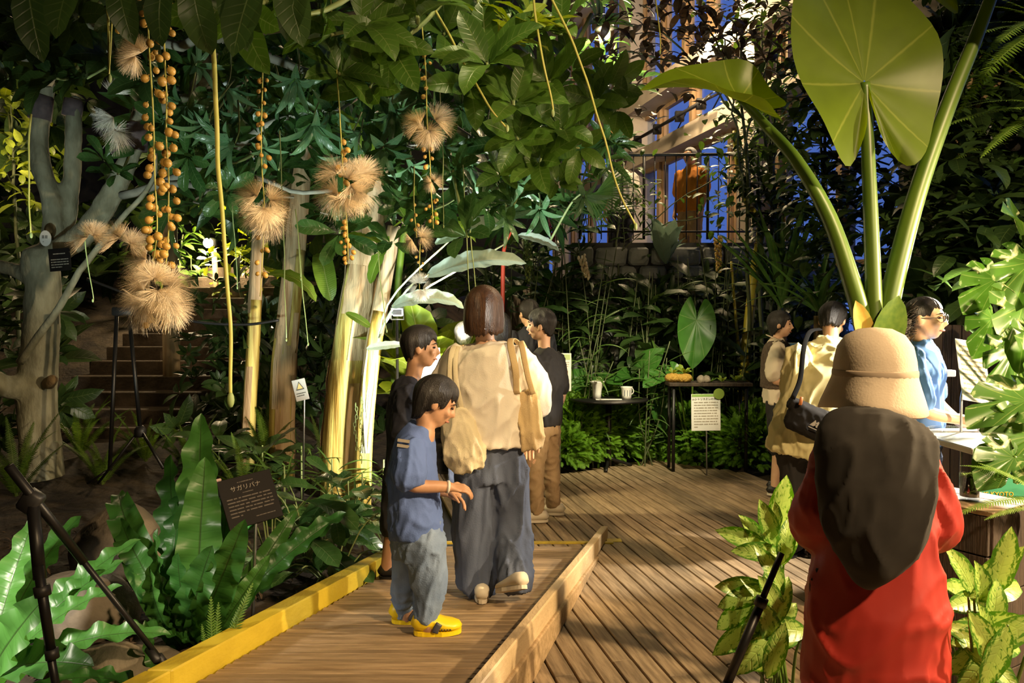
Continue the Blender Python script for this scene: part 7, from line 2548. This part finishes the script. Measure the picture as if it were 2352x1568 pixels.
# lit white card behind the dark teenager
t, c, R, RT, w, h, y = board('info_sheet', 'white sheet glaring in the flood light behind the dark teenager', 'sign', [P(965, 800, 5.9), P(1012, 798, 5.9), P(1012, 872, 5.9), P(965, 872, 5.9)], .006, M_['white'], (P(990, 1000, 5.9).x, 5.92, -.03))

# black plant sign
t, c, R, RT, w, h, y = board('plant_sign', 'tilted black plant sign titled in pale katakana on a metal stake', 'sign', [P(497, 1106, 3.35), P(622, 1075, 3.5), P(648, 1182, 3.42), P(528, 1222, 3.27)], .008, M_['signblack'], G(568, 3.38, -.02))
text(t, 'サガリバナ', c - y * .001 + R @ Vector((-.005, 0, h * .26)), .028, M_['inkw'], RT)
dm = MB()
dashes(dm, c - y * .001 + R @ Vector((0, 0, h * .38)), R, w * .3, h * .05, 1, random.Random(8), tail=1)
dashes(dm, c - y * .001 + R @ Vector((.0, 0, h * .16)), R, w * .2, h * .05, 1, random.Random(8), tail=1)
dashes(dm, c - y * .001 + R @ Vector((0, 0, -h * .10)), R, w * .82, h * .42, 6, random.Random(9), tail=.25)
dashes(dm, c - y * .001 + R @ Vector((w * .2, 0, -h * .36)), R, w * .36, h * .05, 1, random.Random(10), tail=1)
dashes(dm, c - y * .001 + R @ Vector((-w * .36, 0, -h * .45)), R, w * .1, h * .05, 1, random.Random(10), tail=1)
part('small_print', dm, mat('ink_dim', (.12, .10, .08), .6), t, False)['kind'] = 'stuff'
part('clip', MB().box(c + y * .004 + R @ Vector((-w * .47, 0, h * .52)), (.035, .02, .014), R, bev=.004), mat('pale_pink_clip', (.45, .30, .27), .5), t, False)

# warning sign
t, c, R, RT, w, h, y = board('warning_sign', 'small pale warning sign with a triangle on a thin stake', 'sign', [P(667, 875, 5.6), P(697, 868, 5.6), P(713, 915, 5.6), P(683, 922, 5.6)], .005, mat('grey_card', (.42, .40, .38), .6), G(692, 5.6, -.02))
tr_ = MB()
tri = [(-.032, -.02), (.032, -.02), (0, .045)]
tri2 = [(p[0] * .72, p[1] * .72 + .002) for p in tri]
Vv = [c - y * .002 + R @ Vector((a, 0, b + .02)) for a, b in tri + tri2]
tr_.add(Vv, [(0, 1, 4, 3), (1, 2, 5, 4), (2, 0, 3, 5)])
part('triangle', tr_, M_['ink'], t, False)
part('triangle_fill', MB().add([c - y * .0015 + R @ Vector((a, 0, b + .02)) for a, b in tri2], [(0, 1, 2)]), mat('amber', (.55, .42, .16), .6), t, False)
dm = MB()
dashes(dm, c - y * .0015 + R @ Vector((0, 0, -.035)), R, w * .7, .035, 2, random.Random(11), tail=.8)
part('small_print', dm, M_['ink'], t, False)['kind'] = 'stuff'

# tilted white sheet by the monstera
t, c, R, RT, w, h, y = board('info_sheet', 'tilted white info sheet behind the monstera leaves', 'sign', [P(2232, 790, 3.9), P(2288, 800, 3.9), P(2250, 918, 3.75), P(2172, 902, 3.75)], .004, M_['white'], G(2215, 3.95, -.02))
dm = MB()
dashes(dm, c - y * .0015, R, w * .8, h * .85, 11, random.Random(12))
part('small_print', dm, M_['inkw'], t, False)['kind'] = 'stuff'
# blue-white leaflet behind the vest woman
t, c, R, RT, w, h, y = board('info_sheet', 'blue and white leaflet board behind the vest woman', 'sign', [P(1800, 787, 6.9), P(1832, 787, 6.9), P(1832, 850, 6.9), P(1800, 850, 6.9)], .005, M_['white'], (P(1816, 1000, 6.9).x, 6.92, -.03))
part('header_band', MB().box(c - y * .001 + R @ Vector((0, 0, h * .38)), (w * .95, .002, h * .2), R), mat('header_blue', (.10, .28, .55), .6), t, False)

# dark plank panel behind the display table
pn = thing('plank_panel', 'dark wet plank panel behind the tilted white sheet', 'panel', (P(2240, 900, 4.75).x, 4.75, 0))
for i in range(14):
    x = P(2130, 900, 4.75).x + i * .06
    part('plank', MB().box((x, 4.75 + r.uniform(-.006, .006), .72), (.056, .025, 1.5), bev=.004), M_['brown_dark'], pn, False)
# display table with green cloth board
dt = thing('display_table', 'white-topped display table with a dark green printed front', 'table', (P(2290, 1100, 3.35).x, 3.5, 0))
a0 = P(2140, 1022, 3.6)
dx0, dx1 = P(2175, 1022, 3.5).x, P(2500, 1022, 3.3).x
part('tabletop', MB().box(((dx0 + dx1) / 2, 3.62, a0.z + .02), (dx1 - dx0, .62, .03), bev=.005), mat('table_white', (.60, .57, .50), .5, (.52, .50, .44), 8), dt, False)
gb = MB()
gx0 = Vector((dx0 + .02, 3.33, 0))
part('front_cloth', MB().box(((dx0 + dx1) / 2, 3.315, a0.z / 2 + .16), (dx1 - dx0 - .01, .012, a0.z - .32), bev=.003), M_['greenboard'], dt, False)
for dx in (dx0 + .06, dx1 - .06):
    for yy in (3.36, 3.88):
        part('leg', MB().tube([(dx, yy, -.02), (dx, yy, a0.z + .005)], [.02, .02], 8), M_['black'], dt)
RTd = Matrix.Rotation(math.pi / 2, 3, 'X')
for i, s_ in enumerate(('THE KYOTO', 'BOTANICAL', 'GARDEN')):
    text(dt, s_, (P(2288, 1140, 3.3).x, 3.3075, P(2288, 1136 + i * 15, 3.3).z), .030, M_['orange_ink'], RTd)
# glass dish on the table
gd = thing('glass_dish', 'shallow glass dish on the white display table', 'dish', (P(2200, 1010, 3.5).x, 3.55, a0.z + .036))
part('dish_wall', MB().lathe((P(2215, 1000, 3.5).x, 3.56, a0.z + .036), [(.10, 0), (.12, .02), (.125, .05), (.12, .05), (.112, .022), (.09, .006)], 28), M_['tumbler'], gd)
# wooden box with the tumbler
YX = 2.95
bx = thing('wooden_box', 'dark wooden crate standing in front of the green table cloth', 'box', (P(2225, 1200, YX).x, YX, 0))
bz0, bz1 = 0.0, P(2220, 1155, YX).z
xc = P(2225, 1155, YX).x
Rz = Matrix.Rotation(.55, 3, 'Z')
for sx, sy, ax in ((.15, 0, 0), (-.15, 0, 0), (0, .15, 1), (0, -.15, 1)):
    c = Vector((xc, YX, (bz0 + bz1) / 2)) + Rz @ Vector((sx, sy, 0))
    for k in range(5):
        hh_ = (bz1 - bz0) / 5
        part('plank', MB().box((c.x, c.y, bz0 + hh_ * (k + .5)), (.02, .30, hh_ - .006) if ax == 0 else (.28, .02, hh_ - .006), Rz, bev=.002), M_['brown_dark'], bx, False)
for k in range(3):
    c = Vector((xc, YX, bz1 + .009)) + Rz @ Vector(((k - 1) * .107, 0, 0))
    part('top_board', MB().box(c, (.102, .33, .018), Rz, bev=.002), mat('box_top', (.20, .13, .07), .6, (.30, .20, .11), 10) if k == 0 else bpy.data.materials['box_top'], bx, False)
gl = thing('tumbler', 'glass tumbler of dark soil and moss on the wooden crate', 'glass', (xc, YX, bz1 + .019))
c = Vector((xc - .01, YX - .02, bz1 + .019))
part('glass_wall', MB().lathe(c, [(.034, 0), (.036, .004), (.037, .105), (.0355, .105), (.0345, .014), (.001, .012)], 24), M_['tumbler'], gl)
part('soil', MB().lathe(c, [(.0335, .0145), (.0345, .088), (.001, .09)], 20), M_['drink'], gl)
ms_ = MB()
for i in range(60):
    a, q = r.uniform(0, 6.28), .030 * math.sqrt(r.random())
    ms_.ell(c + Vector((math.cos(a) * q, math.sin(a) * q, .092 + r.uniform(0, .010))), (.006, .006, .005), None, 6, 4)
part('moss_top', ms_, mat('moss_green', (.14, .22, .04), .8), gl)


# tripods and lamp stands
def rod(t, a, b, r0, r1=None, name='leg_tube', m='black', n=10):
    part(name, MB().tube([a, b], [r0, r1 or r0], n), M_[m], t)


st1 = thing('light_stand', 'black light stand with long leg struts in the near left corner', 'light stand', (P(20, 1568, 2.3).x, 2.3, 0.05))
A, B = P(20, 1070, 2.35), P(395, 1548, 2.75)
rod(st1, A, A.lerp(B, .42), .015, name='leg_tube')
rod(st1, A.lerp(B, .38), B, .010, name='leg_tube')
rod(st1, A.lerp(B, .90) , A.lerp(B, 1.02), .017, name='foot_sleeve', m='blackp')
part('foot_cap', MB().ell(B + (B - A).normalized() * .03, (.013, .013, .013)), mat('orange_cap', (.75, .20, .03), .5), st1)
J = A.lerp(B, .135)
rod(st1, J + Vector((-.005, 0, -.01)), P(92, 1330, 2.33), .019, name='leg_tube')
rod(st1, P(88, 1300, 2.33), P(118, 1500, 2.31), .015, name='leg_tube')
rod(st1, P(112, 1480, 2.31), P(140, 1640, 2.3), .012, name='leg_tube')
part('clamp_block', MB().box(J + Vector((-.01, 0, -.01)), (.06, .045, .075), Matrix.Rotation(.6, 3, 'Y'), bev=.008), M_['blackp'], st1)
part('leg_collar', MB().tube([P(95, 1345, 2.33), P(99, 1368, 2.33)], [.024, .024], 12), M_['blackp'], st1)
part('leg_collar', MB().tube([P(118, 1490, 2.31), P(121, 1512, 2.31)], [.02, .02], 12), M_['blackp'], st1)
part('foot_knob', MB().tube([P(340, 1490, 2.70), P(362, 1518, 2.66)], [.014, .014], 10), M_['blackp'], st1)

st2 = thing('light_stand', 'black tripod light stand standing in front of the stairs', 'light stand', G(280, 6.0))
top = P(300, 690, 6.0)
rod(st2, P(268, 725, 6.0), P(252, 1080, 5.95), .016)
rod(st2, P(296, 720, 6.0), P(322, 985, 5.9), .016)
rod(st2, P(322, 985, 5.9), P(375, 1075, 5.75), .012)
rod(st2, P(322, 985, 5.9), P(225, 1110, 5.85), .010)
part('spreader_hub', MB().lathe(P(322, 992, 5.9), [(.03, -.04), (.045, -.02), (.045, .02), (.025, .05)], 12), M_['blackp'], st2)
part('head_block', MB().box(P(282, 715, 6.0), (.16, .06, .07), bev=.01), M_['blackp'], st2)
rod(st2, P(255, 1075, 5.95), P(200, 1110, 5.9), .010)
st3 = thing('light_stand', 'dark tripod leg standing in front of the left variegated plant', 'light stand', (P(1680, 1568, 2.2).x, 2.2, 0))
rod(st3, P(1795, 1270, 2.3), P(1745, 1390, 2.25), .010)
rod(st3, P(1750, 1380, 2.25), P(1668, 1575, 2.2), .014)
rod(st3, P(1672, 1566, 2.2), Vector((P(1640, 1640, 2.15).x, 2.15, .01)), .016)
part('leg_collar', MB().tube([P(1752, 1372, 2.25), P(1744, 1392, 2.25)], [.019, .019], 10), M_['blackp'], st3)

# lamp on a post at the head of the stairs
lp = P(478, 558, 11.4)
lt = thing('work_lamp', 'glaring work lamp on a post at the head of the stairs', 'lamp', (lp.x + .05, 11.5, ground_z(lp.x, 11.5)))
rod(lt, Vector((lp.x + .10, 11.5, ground_z(lp.x, 11.5) - .05)), lp + Vector((.05, .1, -.1)), .04, name='post', m='trunk_y')
part('lamp_head', MB().lathe(lp + Vector((.0, .09, -.06)), [(.05, 0), (.10, .03), (.10, .12), (.05, .15)], 16), M_['blackp'], lt)
part('lamp_bulb', MB().ell(lp, (.075, .05, .075), None, 16, 10), M_['lampglow'], lt)
bulb('stair_lamp_light', lp + Vector((0, -.12, 0)), 260, WARM2, .08)
# pipe column by the stairs
pc = thing('pipe_post', 'thick dark post with a pale lower sleeve beside the stairs', 'post', G(390, 9.2))
rod(pc, P(392, 690, 9.2), P(388, 330, 9.2), .085, name='post_upper', m='trunk_y', n=16)
rod(pc, G(393, 9.2, -.1), P(392, 700, 9.2), .10, name='post_sleeve', m='banana_dry', n=16)
# cord rope across the bed
rp_ = thing('barrier_rope', 'black barrier rope slung across the stairs', 'rope', P(400, 730, 6.6))
part('rope', MB().tube(smooth_path([P(200, 640, 6.6), P(330, 690, 6.6), P(430, 735, 6.6), P(560, 745, 6.6), P(640, 735, 6.6)], 6), [.012] * 25, 8), M_['blackp'], rp_)
# little lamp head on a pole by the banana
sl = thing('sensor_box', 'small grey weather box on a thin black pole by the pale leaves', 'box', G(912, 5.9))
rod(sl, G(912, 5.9, -.03), P(912, 735, 5.9), .012, name='pole')
c = P(914, 716, 5.9)
part('box_shell', MB().box(c, (.085, .06, .07), bev=.01), mat('grey_plastic', (.42, .44, .46), .4), sl, False)
for k in range(4):
    part('louvre', MB().box(c + Vector((0, -.032, -.02 + k * .010)), (.07, .006, .005)), M_['blackp'], sl, False)
part('bracket_frame', MB().tube([c + Vector((-.05, -.03, -.06)), c + Vector((-.05, -.03, .03)), c + Vector((.05, -.03, .03)), c + Vector((.05, -.03, -.06)), c + Vector((-.05, -.03, -.06))], [.005] * 5, 6), M_['steel'], sl)
# chains hanging at the banana foot
for px, y0, y1, lab in ((817, 930, 1040, 'short hanging chain at the foot of the banana stems'), (830, 915, 1075, 'longer hanging chain at the foot of the banana stems')):
    t = thing('hanging_chain', lab, 'chain', P(px, y1, 5.3), 'hanging chains')
    n = int((y1 - y0) / 9)
    for i in range(n):
        c = P(px + 3 * math.sin(i * .8), y0 + i * 9, 5.3)
        pl = [c + (Vector((math.cos(a) * .009, 0, math.sin(a) * .018)) if i % 2 else Vector((0, math.cos(a) * .009, math.sin(a) * .018))) for a in [k * 2 * math.pi / 10 for k in range(11)]]
        part('chain_link', MB().tube(pl, [.0028] * 11, 5, cap=False), M_['twig_g'], t)
# lamp high in front of the windows
hl = P(1626, 110, 9.6)
w_l = thing('wall_lamp', 'small warm lamp glowing among the dark leaves by the windows', 'lamp', hl)
part('lamp_bulb', MB().ell(hl, (.05, .05, .05), None, 14, 9), M_['lampglow'], w_l)
part('lamp_arm', MB().tube([hl + Vector((0, 0, .05)), hl + Vector((.0, .0, .12)), FP(9.6, hl.z + .12, .1)], [.012] * 3, 8), M_['rail'], w_l)
bulb('window_lamp_light', hl + Vector((-.35, -.35, 0)), 260, WARM2, .06)
bulb('terrace_fill', (1.1, 8.9, 4.9), 300, WARM2, .08)  # bulb added to brighten the terrace, with an unseen fixture made for it
tl = thing('added_terrace_lamp', 'added unseen lamp above the terrace hidden in the leaves', 'lamp', (1.1, 8.9, 5.0))
part('lamp_shade', MB().lathe((1.1, 8.9, 4.96), [(.12, 0), (.10, .08), (.03, .12), (.02, .14)], 16), M_['blackp'], tl)
part('lamp_cable', MB().tube([(1.1, 8.9, 5.1), (1.1, 8.9, 8.15)], [.006, .006], 6), M_['blackp'], tl)
# shrubs round the stair lamp and far left; yellow leaf colour stands in for lamp light
for lab, boughs, sd_ in (('yellow-lit shrub right of the stair lamp', [P(560, 560, 11.2), P(610, 600, 11.0), P(590, 520, 11.3), P(640, 560, 11.0), P(550, 620, 11.0)], 31), ('shrub left of the stair lamp', [P(420, 540, 11.6), P(400, 600, 11.4), P(440, 620, 11.5), P(370, 560, 11.6)], 32), ('shrub coloured as if yellow-lit at the far edge beyond the grey tree', [P(20, 260, 9.4), P(50, 330, 9.3), P(10, 380, 9.4), P(60, 420, 9.3), P(30, 210, 9.4)], 33)):
    b0 = Vector(boughs[0])
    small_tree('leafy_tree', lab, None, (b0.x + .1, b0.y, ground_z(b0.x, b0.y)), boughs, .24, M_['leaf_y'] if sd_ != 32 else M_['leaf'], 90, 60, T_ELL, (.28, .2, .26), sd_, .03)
bulb('far_bed_fill', P(-40, 330, 8.6), 60, WARM, .06)  # bulb without fixture, added to warm the far-left shrub
